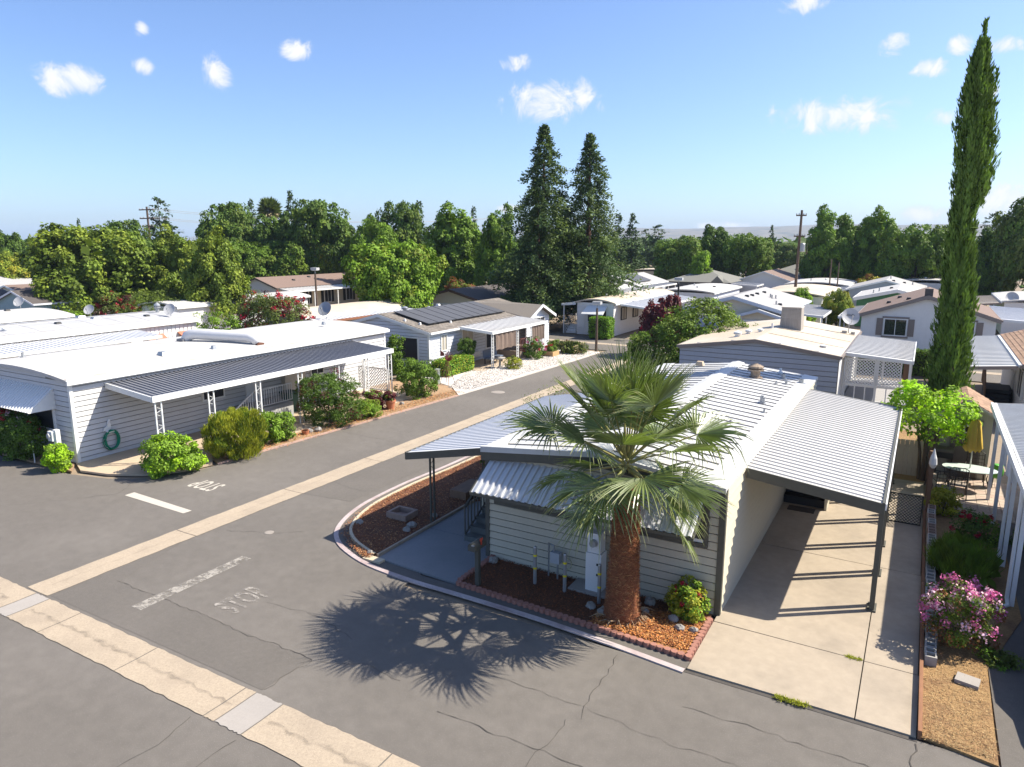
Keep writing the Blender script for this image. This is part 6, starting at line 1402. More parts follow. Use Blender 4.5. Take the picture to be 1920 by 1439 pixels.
def redwood_mesh(seed, R0, base=.13, nb=190, per=190):
    global G; G = np.random.default_rng(seed); P = []; D = []; T = []; MI = []; N = []
    for i in range(nb):
        f = ((i+G.random())/nb)**1.12; z = base+(1-base)*f; a = i*2.4+G.uniform(-.5, .5)
        rr = R0*(1-f)**.80*G.uniform(.42, 1.18)*(1+.22*math.sin(f*23+seed)*(1-f))+.004; dirv = np.array([math.cos(a), math.sin(a), 0]); cr = .012+.042*(1-f)**.7*G.uniform(.7, 1.35)
        m = int(per*(.5+.6*(1-f))); s = G.uniform(.25, 1.0, m)**.6
        pts = dirv*(rr*s)[:, None]+np.array([0, 0, z])+np.c_[np.zeros((m, 2)), .22*rr*s-.52*rr*s**2]
        d0 = unit(G.normal(size=(m, 3))); pts = pts+d0*cr*np.array([1, 1, .62])*G.uniform(.3, 1, (m, 1))*(.45+.75*s)[:, None]
        P.append(pts); D.append(unit(dirv*.7+np.array([0, 0, -.1])+G.normal(size=(m, 3))*.6)); N.append(unit(d0*.6+dirv*.3+np.array([0, 0, .55])+G.normal(size=(m, 3))*.3))
        tn = G.uniform(.15, .85); T.append(np.clip(tn+G.normal(size=m)*.13, 0, 1)); MI.append((G.random(m) < .55) & (s > .55) & (G.random() < .6))
    P = np.vstack(P); D = np.vstack(D); N = np.vstack(N); L = .0145*G.uniform(.6, 1.5, len(P))*(1.2-.35*P[:, 2])
    return leaf_mesh('crown', P, D, L, L*.24, [LEAF['redwood'], LEAF['redwoodtip']], np.concatenate(T), N, np.concatenate(MI).astype(int))
rwA = redwood_mesh(21, .30)
rwB = redwood_mesh(22, .275)
cA = conifer_mesh(23, 'pine', 'redwood', base=.06, R0=.19, levels=30, per=7, tuft=22, leaf=.03)
cB = conifer_mesh(24, 'pine', 'redwood', base=.1, R0=.24, levels=24, per=6, tuft=26, power=.6, leaf=.034, droop=.05)
conifer(-30.55, 58.6, 18.0, 'tallest dark redwood, the left of the twin redwoods rising into the sky', rwA, RWT, 1.0, .4, 'redwood_tree')
conifer(-27.4, 61.6, 17.4, 'dark redwood, right of the twin redwoods with the slightly lower tip', rwB, RWT, 1.0, 2.2, 'redwood_tree')
conifer(-30.2, 57.0, 12.5, 'shorter redwood leader standing between and before the twin redwoods', rwB, RWT, 1.05, 4.2, 'redwood_tree')
for x, y, h, l, me, sx in [(-101, 68.6, 14.4, 'ragged dark cedar behind the crossarmed pole at left', cB, 1.1), (-105.2, 89.4, 15.4, 'slim dark spire just left of the distant fan palm', cA, .85), (-95.3, 89.3, 16.6, 'slim dark spire just right of the distant fan palm', cA, .9),
        (-81.5, 74.2, 10.9, 'short dark spire below the distant fan palm', cA, .75), (-68.4, 89.9, 14.1, 'dark pointed conifer right of the round tree behind the bright maple', cA, .9), (-68.2, 105, 13.9, 'small dark spire above the pale green tree, left of the redwoods', cA, .7),
        (-46.7, 117.4, 12.7, 'left of the two dark conifers just right of the redwoods', cA, 1.1), (-45.6, 121.3, 12.9, 'right of the two dark conifers just right of the redwoods', cA, 1.15),
        (-48.8, 145, 11.2, 'ragged grey green cedar before the hills', cB, 1.6), (-56, 158, 10.6, 'smaller ragged cedar next to the cedar before the hills', cB, 1.3), (8.4, 134, 12.4, 'ragged dark cedar right of the tall cypress', cB, 1.3), (-118, 66, 11.6, 'thin dark spire at the far left skyline', cA, .5), (-30, 165, 11.5, 'distant dark conifer poking above the round trees, left of the utility pole', cA, .8)]:
    conifer(x, y, h, l, me, None, sx, x)
# fan palm far off
def trunk_straight(m): return MB().tube([(0, 0, 0), (0, 0, 1)], [.02, .014], 8).mesh('trunk', m)
G = np.random.default_rng(31)
n = 900; a = G.uniform(0, 6.28, n); el = G.uniform(-.9, 1.4, n); d = np.c_[np.cos(a)*np.cos(el), np.sin(a)*np.cos(el), np.sin(el)]
fpm = leaf_mesh('crown', np.array([0, 0, .9]) + d*.035, d, G.uniform(.07, .13, n), .012, [LEAF['dull'], LEAF['straw']], None, None, ((el < -.35) & (G.random(n) < .7)).astype(int))
t = thing('fan_palm', (-94.5, 84, 0), 'distant fan palm with dry skirt between two dark spires', 'palm', TG)
for nm, me, s in (('crown', fpm, (14.4, 14.4, 14.4)), ('trunk', trunk_straight(BARK), (14, 14, 13))):
    o = bpy.data.objects.new(nm, me); o.parent = t; o.scale = s; LINK(o)
# broadleaf trees -------------------------------------------------------
cw = dict(o1=crown_mesh('wide', 41, 'olive', 'olivelight', .35, 270, 110), o2=crown_mesh('oval', 42, 'olive', 'olivelight', .55), d1=crown_mesh('round', 43, 'deep', 'olive', .35), d2=crown_mesh('oval', 44, 'deep', 'mid', .25),
          m1=crown_mesh('wide', 45, 'mid', 'olive', .3), m2=crown_mesh('oval', 46, 'mid', 'bright', .3), b1=crown_mesh('wide', 47, 'bright', 'olivelight', .3, 270, 110), g1=crown_mesh('round', 48, 'olivelight', 'gold', .3), u1=crown_mesh('round', 49, 'dull', 'deep', .4), bc=crown_mesh('cone', 50, 'bright', 'lime', .2))
for x, y, h, r, l, k, rot in [
    (-66.4, 38.3, 10.4, 5.2, 'huge olive green maple at left over the white roofs', 'o1', .3), (-79.5, 49.8, 10.7, 3.2, 'darker round tree tucked behind the huge olive maple at left', 'd1', 1.0),
    (-60.5, 42.9, 8.7, 3.6, 'olive tree right of the huge olive maple at left', 'o2', 2.0), (-53.2, 40.9, 8.5, 3.1, 'olive yellow tree standing left of the brown porch roof', 'o2', 4.0), (-66.0, 45.6, 8.0, 3.4, 'dusky olive tree between the huge olive maple and the olive pair', 'm1', 2.4),
    (-79.7, 63.7, 13.3, 4.5, 'tall round dark tree left of the distant fan palm', 'd1', .2), (-69, 69.9, 13.6, 4.9, 'tall broad dark tree above the brown porch roof', 'd1', 3.0), (-74.5, 66.5, 11.2, 3.6, 'dark tree filling the gap beneath the distant fan palm', 'd2', 5.0),
    (-71.8, 64.8, 9.0, 4.0, 'mid green tree directly behind the brown porch roof', 'm1', 1.2), (-73.5, 60.5, 8.9, 3.6, 'mid green tree behind the left end of the brown porch roof', 'm1', 3.3), (-68.0, 69.5, 9.3, 3.4, 'yellowing tree behind the brown porch roof', 'g1', 2.0),
    (-61.5, 70.8, 10.4, 3.3, 'slender green tree left of the bright maple', 'm2', .5), (-39.9, 48.9, 9.3, 3.7, 'large bright yellow green maple behind the solar house', 'b1', 1.4), (-55.5, 66.0, 9.8, 3.2, 'green tree showing over the bright maple on its left', 'm2', 2.2),
    (-60.6, 74.7, 13.4, 3.5, 'round dark tree rising behind the bright maple', 'd1', 4.4), (-48.4, 70.2, 11.3, 4.6, 'wide pale green tree between the bright maple and the redwoods', 'm2', 3.1), (-41.4, 68.5, 11.0, 2.9, 'upright green tree touching the redwoods on their left', 'm2', 5.1), (-54, 79, 11, 4.2, 'shaded tree behind the wide pale green tree', 'd2', 1.9),
    (-36.0, 76.0, 10.0, 3.2, 'dark tree seen through the gap left of the redwood trunks', 'd2', 2.9),
    (-32.9, 110.4, 9.9, 4.4, 'olive green tree right of the dark conifer pair', 'm1', 0.4), (-26.3, 97, 6.9, 1.9, 'small bright conical tree behind the dark grey hipped roof', 'bc', 1.1), (-28.4, 113, 10.0, 3.6, 'round green tree left half of the clump above the hipped roof', 'd2', 2.0), (-23.4, 111.2, 10.3, 3.6, 'round green tree right half of the clump above the hipped roof', 'm1', 3.6),
    (-24.8, 153, 7.9, 4.8, 'low dark tree in front of the hills left of the utility pole', 'u1', 2.0), (-19, 160, 7.2, 4.4, 'low dark tree behind the foot of the utility pole', 'u1', 4.0), (-38, 140, 8.2, 4.4, 'grey green tree before the hills right of the conifer pair', 'u1', 1.0),
    (-12.2, 110.7, 11.9, 4.1, 'tall green tree just right of the utility pole', 'm2', .7), (-6.4, 112, 11.6, 3.9, 'tall green tree, middle of the three right of the utility pole', 'm2', 2.9), (-1.2, 106, 11.4, 3.9, 'tall green tree against the left side of the cypress', 'm1', 4.6), (-9.5, 118, 10.2, 3.8, 'darker tree behind the gap in the tall green trio', 'd2', 1.4), (1.8, 112, 10.0, 3.4, 'tree half hidden behind the tall cypress', 'd2', 5.4),
    (5.6, 108, 8.0, 3.2, 'dark tree low between the cypress and the right edge', 'd2', .9), (9.6, 92, 13.2, 4.0, 'tall dark tree with rusty top at the right edge', 'u1', 2.5), (6.8, 99, 9.4, 2.8, 'dark tree before the tall one at the right edge', 'd2', 3.5), (13, 100, 12.5, 4.5, 'dark tree cut by the right edge of view', 'u1', 5.0),
    (-114, 55.5, 9.6, 3.9, 'round green tree at the far left horizon', 'm1', .1), (-101, 47, 8.9, 2.8, 'dark green tree at the far left edge', 'd2', 1.1), (-90.5, 42.3, 7.1, 3.0, 'yellowish tree at the far left edge before the darker ones', 'g1', 2.1), (-94, 54, 8.6, 3.4, 'green tree left of the huge olive maple, in the second row', 'm2', 3.1),
    (-6.1, 64.6, 4.3, 1.35, 'small green gold tree between the pale grey roof and the cream gabled house', 'g1', 0.3), (-9.6, 70.7, 3.9, 1.2, 'small tree top poking above the flat cream roof', 'bc', 1.9), (-15.9, 48.4, 4.6, 1.4, 'dark red leaved plum tree above the round green tree', None, 2.0)]:
    me = cw[k] if k else crown_mesh('wide', 51, 'red', 'flowerred', .15, 150, 50, .09, .05)
    tree('plum_tree' if k is None else 'broadleaf_tree', x, y, h, r, l, me, rot)
# far-off wood that reads as one mass
G = np.random.default_rng(61); Ps = []; Ts = []; Ns = []
for i in range(760):
    x = G.uniform(-420, 150); y = G.uniform(0, 1)
    yy = 128 + abs(x+30)*.16 + y*260
    if -62 < x < 12 and yy < 190: yy += 60
    h = G.uniform(5.0, 8.5)+ (yy-130)*.002; r_ = G.uniform(3, 6); m = 60
    d = unit(G.normal(size=(m, 3))+np.array([.2, -.3, .3])); Ps.append(np.array([x, yy, h*.55])+d*np.array([r_, r_, h*.48])); Ns.append(unit(d+G.normal(size=(m, 3))*.4)); Ts.append(np.clip(G.uniform(.1, .9)+G.normal(size=m)*.12, 0, 1))
Ps = np.vstack(Ps); Ns = np.vstack(Ns); Ds = unit(np.cross(Ns, G.normal(size=Ns.shape)))
o = bpy.data.objects.new('far_woods', leaf_mesh('far_woods', Ps, Ds, G.uniform(1.6, 2.8, len(Ps)), .8, LEAF['deep'], np.concatenate(Ts), Ns)); LINK(o)
tag(o, 'distant belt of dark woods beyond the park', 'woods', kind='stuff')

# cypress ----------------------------------------------------------------
G = np.random.default_rng(71)
prof = np.array([(-.1, 0.07, 1.0), (.4, .07, 1.10), (1.88, .05, 1.03), (3.2, .0, .93), (5.27, 0, .85), (8.05, -.16, .66), (9.3, -.24, .54), (9.9, -.12, .64), (10.6, .04, .86), (11.7, .02, .92), (12.9, -.08, .92), (14.5, -.2, .77), (15.4, -.26, .60), (16.1, -.28, .46), (16.8, -.24, .26), (17.7, -.27, .04)])
K = .7745; prof = np.vstack([[0, .04, .88], np.c_[1.8+prof[:, 0]*K, prof[:, 1]*K, prof[:, 2]*K]])
n = 30000; z = G.uniform(0, 15.1, n); cx_ = np.interp(z, prof[:, 0], prof[:, 1]); rr = np.interp(z, prof[:, 0], prof[:, 2])*.88; a = G.uniform(0, 2*np.pi, n)
lump = 1+.13*np.sin(a*5+z*2.4)+.12*np.sin(a*9-z*3.4+1)+.08*np.sin(z*6+a*3)
f = G.uniform(.70, 1.02, n); ca, sa = np.cos(a), np.sin(a); R3 = np.array([math.cos(R(30)), math.sin(R(30))])
P = np.c_[cx_*R3[0]+rr*lump*f*ca, cx_*R3[1]+rr*lump*f*sa, z]
D = unit(np.c_[ca*.28+G.normal(size=n)*.16, sa*.28+G.normal(size=n)*.16, np.full(n, 1.0)]); N = unit(np.c_[ca, sa, np.full(n, .25)]+G.normal(size=(n, 3))*.45)
L = G.uniform(.09, .30, n); tint = np.clip(.5+.3*np.sin(a*7+z*1.3)+G.normal(size=n)*.18, 0, 1)
k = 900; zi = G.uniform(0, 14.3, k); ai = G.uniform(0, 6.28, k); ri = np.interp(zi, prof[:, 0], prof[:, 2])*G.uniform(0, .6, k); Pi = np.c_[np.interp(zi, prof[:, 0], prof[:, 1])*R3[0]+ri*np.cos(ai), np.interp(zi, prof[:, 0], prof[:, 1])*R3[1]+ri*np.sin(ai), zi]
P = np.vstack([P, Pi]); D = np.vstack([D, unit(G.normal(size=(k, 3))*.4+np.array([0, 0, 1.])) ]); N = np.vstack([N, G.normal(size=(k, 3))]); L = np.r_[L, np.full(k, .6)]; tint = np.r_[tint, np.full(k, .2)]
# feathery leader tips and side sprigs
for (dx, zz) in [(-.33, 14.4), (-.15, 15.0), (-.5, 13.3), (.45, 13.4), (.48, 9.3), (-.23, 14.9), (.52, 9.6), (-.62, 12.2)]:
    m = 90; h = G.uniform(0, 1, m); pts = np.c_[np.full(m, dx*R3[0])+G.normal(size=m)*.06*(1-h), np.full(m, dx*R3[1])+G.normal(size=m)*.06*(1-h), zz+h*.8]
    P = np.vstack([P, pts]); D = np.vstack([D, unit(np.c_[G.normal(size=(m, 2))*.25, np.ones(m)])]); N = np.vstack([N, G.normal(size=(m, 3))]); L = np.r_[L, G.uniform(.12, .25, m)]; tint = np.r_[tint, G.random(m)]
t = thing('cypress', (1.09, 31.4, 0), 'very tall narrow cypress towering at the right of the scene', 'tree', TG)
o = bpy.data.objects.new('crown', leaf_mesh('crown', P, D, L, L*.14, LEAF['cypress'], tint, N)); o.parent = t; o.scale = (.95, .95, .978); LINK(o)
o = bpy.data.objects.new('trunk', MB().tube([(0, 0, 0), (0, 0, 8), (-.1, -.05, 14)], [.2, .13, .02], 8).mesh('trunk', BARK)); o.parent = t; LINK(o)

# shrubs -----------------------------------------------------------------
def shrub(name, x, y, rx, ry, h, label, col, col2=None, share=.25, n=70, per=34, cr=.2, leaf=.1, seed=1, cat='shrub', group='shrubs along the yards', z=.04, blobs=None, lo=-.9, sy=.36, stems=True, up=.35, upright=0.0, flowers=None):
    global G; G = np.random.default_rng(seed)
    bl = blobs or [((0, 0, h*.42), (rx, ry, h*.5))] + [((rx*.55*math.cos(a)*G.uniform(.7, 1.15), ry*.55*math.sin(a)*G.uniform(.7, 1.15), h*G.uniform(.3, .72)), (rx*G.uniform(.34, .55), ry*G.uniform(.34, .55), h*G.uniform(.24, .36))) for a in np.arange(G.uniform(0, 1), 6.2, 1.15)]
    leaf *= .66; per = int(per*1.9)
    P, D, L, Wd, t, N = clumpy(n, per, blob_env(bl, lo), cr, .85, leaf=leaf, sy=sy, up=up)
    if upright: D = unit(D*(1-upright)+np.array([0, 0, upright]) + (P-np.array([0, 0, h*.2]))*.3*upright)
    m = 160; k = G.integers(0, len(bl), m); d = unit(G.normal(size=(m, 3)))*G.uniform(.05, .8, (m, 1)); Pi = np.array([bl[i][0] for i in k])+d*np.array([bl[i][1] for i in k]); Pi[:, 2] = np.maximum(Pi[:, 2], .03)
    P = np.vstack([P, Pi]); P[:, 2] = np.maximum(P[:, 2], .01); D = np.vstack([D, unit(G.normal(size=(m, 3)))]); L = np.r_[L, np.full(m, leaf*2.2)]; Wd = np.r_[Wd, np.full(m, leaf*.9)]; t = np.r_[t, np.full(m, .3)]; N = np.vstack([N, G.normal(size=(m, 3))])
    ms = [LEAF[col]]; mi = np.zeros(len(P), int)
    if col2: ms.append(LEAF[col2]); mi[:n*per] = np.repeat(G.random(n) < share, per) & (G.random(n*per) < .8)
    th = thing(name, (x, y, z), label, cat, group)
    o = bpy.data.objects.new('foliage', leaf_mesh('foliage', P, D, L, Wd, ms, t, N, mi)); o.parent = th; LINK(o)
    if stems:
        mb = MB()
        for i in range(5): a = i*1.3; mb.tube([(.04*math.cos(a), .04*math.sin(a), -.02), (rx*.4*math.cos(a), ry*.4*math.sin(a), h*.5)], [.03*max(.6, rx), .012], 6)
        k_ = bpy.data.objects.new('stem', mb.mesh('stem', BARK)); k_.parent = th; LINK(k_)
    if flowers:
        fc, fn, fs, fr = flowers
        C, O = blob_env(bl, -.1)(fn); mF = 26
        d = unit(G.normal(size=(fn, mF, 3))+O[:, None, :]*.4); Pf = (C+O*fr*.5)[:, None, :]+d*G.uniform(.3, 1, (fn, mF, 1))*fr*np.array([1, 1, 1.25]); Nf = unit(d+G.normal(size=d.shape)*.3); Pf = Pf.reshape(-1, 3); Nf = Nf.reshape(-1, 3)
        fcs = fc if isinstance(fc, tuple) else (fc,)
        me = leaf_mesh('blossom', Pf, unit(np.cross(Nf, G.normal(size=Nf.shape))), fs, fs*.42, [LEAF[c] for c in fcs], None, Nf, np.repeat(G.integers(0, len(fcs), fn), mF))
        o = bpy.data.objects.new('blossom', me); o.parent = th; LINK(o)
    return th
shrub('lime_tree', .55, 26.9, 1.25, 1.15, 1.7, 'bright lime green leafy tree beside the carport and shed', 'lime', 'bright', .45, 105, 26, .27, .15, 3, 'tree', TG, z=1.55, stems=False, lo=-.8, up=.5)
trk = bpy.data.objects['lime_tree']; mb = MB()
for i, (dx, dy) in enumerate([(0, 0), (.12, .06), (-.1, .1)]): mb.tube([(dx, dy, -1.55), (dx*1.4, dy*1.4, -.6), (dx*3.5, dy*3.5, .5)], [.07, .05, .025], 7)
k_ = bpy.data.objects.new('trunk', mb.mesh('trunk', BARK)); k_.parent = trk; LINK(k_)
shrub('round_tree', -11.6, 41.2, 3.5, 3.2, 4.5, 'large spreading round green tree behind the near white roof', 'olive', 'mid', .4, 330, 40, .48, .20, 5, 'tree', TG, lo=-.8, blobs=[((.7, .4, 2.1), (2.4, 2.3, 2.2)), ((-1.7, -.95, 1.35), (1.9, 1.8, 1.35)), ((2.2, 1.2, 1.6), (1.7, 1.6, 1.6)), ((.6, .9, 3.2), (1.5, 1.5, 1.25)), ((-.6, -.8, 2.4), (1.3, 1.3, 1.1))])
shrub('leafy_shrub', -22.35, 14.75, .95, .85, 1.35, 'bright green leafy shrub at the first scroll post corner', 'bright', 'lime', .25, 120, 40, .2, .13, 7)
shrub('rosemary_bush', -21.95, 17.15, 1.0, .95, 1.75, 'big rounded yellow green brushy bush by the street', 'yellowgreen', 'olive', .35, 300, 46, .2, .2, 8, sy=.08, upright=.75)
shrub('leafy_shrub', -22.2, 19.3, .6, .75, 1.25, 'green shrub tucked right of the brushy yellow green bush', 'bright', 'mid', .4, 70, 36, .18, .12, 9)
shrub('round_bush', -22.35, 22.6, 1.35, 1.25, 2.15, 'large dark rounded bush with reddish shoots before the long awning', 'deep', 'red', .10, 190, 42, .25, .16, 10, sy=.16, upright=.35)
shrub('low_shrub', -21.75, 24.1, .75, .65, .8, 'low fresh green shrub right of the large dark rounded bush', 'bright', 'olivelight', .3, 60, 36, .17, .12, 11, sy=.2)
shrub('red_shrub', -22.45, 25.6, .6, .5, .95, 'small red leaved shrub behind the terracotta pot', 'red', 'mid', .35, 45, 30, .15, .11, 12)
shrub('round_shrub', -22.35, 28.9, 1.0, .95, 1.75, 'dense dark green round shrub at the far end of the long awning', 'mid', 'deep', .4, 110, 42, .2, .12, 13)
shrub('climber', -27.6, 33.6, .45, .45, 2.3, 'tall narrow green shrub at the corner of the solar house', 'mid', 'deep', .4, 70, 36, .2, .13, 14)
shrub('low_shrub', -25.9, 32.6, .9, .7, 1.0, 'low green shrub in front of the dark screened window', 'mid', 'bright', .3, 70, 36, .2, .12, 15)
shrub('grey_shrub', -25.3, 34.2, .4, .3, .8, 'small grey shrub at the blue grey house corner', 'dull', None, 0, 30, 26, .14, .1, 16)
def box_hedge(name, x0, x1, y0, y1, h, label, col, col2=None, seed=1, leaf=.09, z=.04, dens=520):
    global G; G = np.random.default_rng(seed); A = []; N = []
    lx, ly = x1-x0, y1-y0
    faces = [((0, 0, h), (lx, 0, 0), (0, ly, 0), (0, 0, 1)), ((0, 0, 0), (lx, 0, 0), (0, 0, h), (0, -1, 0)), ((lx, 0, 0), (0, ly, 0), (0, 0, h), (1, 0, 0)), ((0, 0, 0), (0, ly, 0), (0, 0, h), (-1, 0, 0)), ((0, ly, 0), (lx, 0, 0), (0, 0, h), (0, 1, 0))]
    for o_, u, v, nn in faces:
        u = np.array(u, float); v = np.array(v, float); m = int(dens*np.linalg.norm(u)*np.linalg.norm(v)*(.0081/leaf**2)*.8)
        a, b = G.random((m, 1)), G.random((m, 1)); p = np.array(o_)+a*u+b*v+np.array(nn)*(G.normal(size=(m, 1))*.04+.04*np.sin(a*9+b*7)-.03); A.append(p); N.append(unit(np.array(nn)*.8+np.array([0, 0, .3])+G.normal(size=(m, 3))*.5))
    A = np.vstack(A); N = np.vstack(N); A[:, 2] = np.maximum(A[:, 2], .02)
    c = np.array([lx/2, ly/2, h/2]); q_ = np.abs((A-c)/c); s = np.clip((q_[:, 0]**6+q_[:, 1]**6+q_[:, 2]**6)**(1/6), 1, None); A = c+(A-c)/s[:, None]**.8
    th = thing(name, ((x0+x1)/2, (y0+y1)/2, z), label, 'hedge', 'shrubs along the yards')
    A -= np.array([lx/2, ly/2, 0]); D = unit(np.cross(N, G.normal(size=N.shape)))
    ms = [LEAF[col]]+([LEAF[col2]] if col2 else []); mi = (G.random(len(A)) < .3).astype(int) if col2 else None
    o = bpy.data.objects.new('foliage', leaf_mesh('foliage', A, D, leaf*G.uniform(.8, 1.4, len(A)), leaf*.42, ms, None, N, mi)); o.parent = th; LINK(o)
    k_ = bpy.data.objects.new('stem', MB().box(-lx/2+.12, lx/2-.12, -ly/2+.12, ly/2-.12, 0, h-.14).mesh('stem', mat('inner_twigs', (.03, .03, .015), .95, .3, 9))); k_.parent = th; LINK(k_)
    return th
box_hedge('clipped_hedge', -25.2, -24.0, 33.8, 37.0, .95, 'long clipped yellow green hedge along the solar house wall', 'hedge', 'yellowgreen', 17)
box_hedge('clipped_hedge', -23.9, -22.1, 54.0, 55.5, 1.75, 'tall block of clipped green hedge before the white house across the road', 'hedge', 'bright', 18, .11)
box_hedge('long_hedge', -3.3, 1.3, 48.5, 49.6, 1.5, 'long dark hedge between the lattice porch and the cream house', 'deep', 'mid', 19, .12)
shrub('ball_bush', -22.15, 38.55, .52, .5, .78, 'clipped yellow green ball bush on white gravel', 'yellowgreen', 'olive', .4, 60, 40, .12, .07, 20)
shrub('rose_bush', -22.9, 42.8, .75, .8, 1.35, 'rose bush with red flowers before the white porch', 'deep', 'mid', .4, 60, 34, .18, .11, 21, flowers=(('flowerred', 'flowerpink'), 14, .07, .10))
shrub('box_plant', -22.5, 44.4, .38, .36, .55, 'low plant with red blooms growing in the tan timber box', 'mid', None, 0, 25, 26, .13, .09, 22, z=.28, flowers=('flowerred', 4, .06, .07))
shrub('tub_tree', -24.9, 37.3, .62, .55, .95, 'dark leafy tub tree in the corner of the white porch', 'deep', 'mid', .3, 50, 34, .18, .12, 23, z=.95)
shrub('round_shrub', -23.2, 46.0, .5, .5, .85, 'small round green shrub at the street corner of the white gravel', 'mid', 'olive', .3, 40, 34, .15, .09, 24); shrub('round_shrub', -23.6, 47.2, .45, .45, .75, 'second small round shrub at the street corner, farther back', 'mid', 'olive', .3, 36, 30, .15, .09, 25)
shrub('agave', -21.6, 46.3, .9, .8, .7, 'grey green spiky plant low on the corner gravel', 'dull', 'straw', .2, 60, 22, .2, .3, 26, sy=.12, upright=.4)
shrub('ivy_hedge', -11.6, 20.6, .75, 1.9, 1.9, 'dark green ivy covered hedge behind the entry landing', 'deep', 'mid', .3, 120, 38, .22, .11, 27)
shrub('wispy_shrub', -12.9, 25.5, .7, 1.8, 2.3, 'wispy twiggy shrub rising behind the entry awning', 'olive', 'straw', .3, 50, 16, .3, .07, 28); 
shrub('flowering_shrub', -3.75, 14.08, .36, .3, .85, 'green gold shrub with small red flowers at the house corner by the driveway', 'yellowgreen', 'bright', .5, 60, 34, .12, .085, 29, flowers=('flowerred', 15, .045, .05))
shrub('crepe_myrtle', 1.28, 15.75, .62, .6, 1.35, 'crepe myrtle shrub covered in pink blossom by the driveway edge', 'olive', 'orange', .3, 85, 36, .15, .07, 30, flowers=(('flowerpink', 'flowerpink', 'flowerlight'), 78, .055, .12))
shrub('red_rose_bush', 1.75, 21.6, .55, .7, .85, 'loose green bush with scarlet blooms in the shaded bed', 'deep', 'mid', .4, 45, 26, .2, .09, 31, flowers=('flowerred', 12, .07, .065))
shrub('clump_grass', 1.45, 19.3, .55, .85, .62, 'strappy tuft of grassy leaves with pale seed heads behind the pink shrub', 'mid', 'olive', .35, 90, 26, .16, .36, 32, sy=.035, upright=.7, flowers=('straw', 9, .05, .06))
shrub('grey_succulent', 1.95, 15.35, .32, .2, .22, 'pale grey green sprig spreading beneath the pink shrub', 'dull', 'hedge', .4, 16, 20, .12, .10, 33, sy=.2)
shrub('yellow_bush', 1.1, 23.75, .38, .35, .75, 'yellowing bush at the patio corner behind the wire fence', 'yellowgreen', 'gold', .4, 45, 32, .14, .09, 34); shrub('dark_bush', 2.95, 22.0, .35, .35, .7, 'dark potted bush behind the white posts', 'olive', 'deep', .4, 35, 30, .14, .09, 35)
shrub('white_flower_bush', -4.1, 34.2, .6, .5, 1.0, 'shaded bush with pale blooms between the two grey houses', 'deep', None, 0, 50, 34, .17, .1, 36, flowers=('white', 16, .06, .06))
shrub('patio_bush', -1.3, 33.2, .8, .6, .9, 'low mixed green bush before the lattice porch', 'mid', 'straw', .3, 60, 28, .2, .14, 37, sy=.15)
shrub('lime_shrub', -26.0, 12.85, .42, .42, .95, 'small lime green shrub at the street corner beside the meter post', 'lime', 'bright', .3, 60, 36, .14, .1, 38)
shrub('oleander', -28.6, 12.95, 1.2, .45, 1.9, 'large shaded shrub with faded pink flowers under the window awning', 'deep', 'mid', .35, 120, 36, .25, .14, 39, sy=.22, flowers=(('flowerlight', 'flowerred'), 14, .07, .10))
shrub('oleander', -30.6, 13.0, 1.0, .42, 2.4, 'taller shrub with crimson flowers at the left edge of the photo', 'deep', 'mid', .35, 110, 36, .25, .14, 40, sy=.22, flowers=(('flowerred', 'flowerlight'), 16, .08, .12))
shrub('red_myrtle', -38.8, 34.2, 2.7, 2.2, 4.3, 'big bush with crimson flower spikes behind the white roof', 'dull', 'red', .3, 330, 44, .42, .2, 41, sy=.22, flowers=('flowerred', 62, .16, .22))
shrub('dense_bush', -40.5, 30.6, 1.9, 1.7, 3.4, 'dense mid green bush behind the white roof, left of the crimson bush', 'bright', 'mid', .45, 150, 36, .32, .17, 42)
shrub('red_myrtle', -60.5, 36.6, 1.7, 1.5, 3.3, 'small bush with reddish bloom behind the white roof at left', 'dull', 'red', .3, 110, 32, .35, .18, 43, flowers=('flowerred', 40, .14, .20))
shrub('feathery_bush', -55.6, 36.4, 2.6, 2.0, 3.9, 'loose feathery olive bush right of the reddish bush at left', 'olive', 'dull', .4, 150, 30, .45, .24, 44, sy=.14)
shrub('low_green_bush', -57.5, 31.0, 1.6, 1.2, 2.7, 'low fresh green bush at the end of the flat white roof at left', 'bright', 'mid', .4, 80, 32, .32, .18, 45)
shrub('rust_bush', -43.3, 63.5, 1.9, 1.6, 3.9, 'rust orange bush above the brown garage roof', 'orange', 'olive', .3, 110, 32, .4, .22, 46); shrub('red_bloom_bush', -39.0, 67.5, 1.6, 1.0, 3.6, 'bush with scarlet flowers behind the brown garage roof', 'mid', None, 0, 70, 30, .35, .2, 47, flowers=('flowerred', 16, .16, .2))
shrub('gold_bush', -6.0, 99.0, 1.7, 1.4, 3.9, 'golden orange bush beyond the white roofs at right', 'gold', 'orange', .4, 80, 30, .4, .25, 48)
shrub('roadside_shrub', -17.0, 55.5, 1.2, .9, 1.9, 'dark reddish shrub under the red leaved plum tree', 'red', 'olive', .4, 60, 30, .28, .16, 49)
def weed_line(x0, y0, x1, y1, w, m, seed, label):
    global G; G = np.random.default_rng(seed); a = G.random((m, 1)); P = np.array([[x0, y0, .036]])*(1-a)+np.array([[x1, y1, .036]])*a+np.c_[G.normal(size=(m, 2))*w, np.zeros(m)]
    o = bpy.data.objects.new('weeds', leaf_mesh('weeds', P, unit(G.normal(size=(m, 3))*np.array([1, 1, .4])+np.array([0, 0, .5])), G.uniform(.03, .08, m), .007, LEAF['yellowgreen'])); LINK(o)
    tag(o, label, 'weeds', kind='stuff')
weed_line(-1.6, 12.14, -1.05, 12.14, .03, 500, 50, 'weeds in the joint where the driveway meets the road'); weed_line(-.62, 14.14, -.36, 14.14, .02, 160, 51, 'weeds in the driveway slab joint')
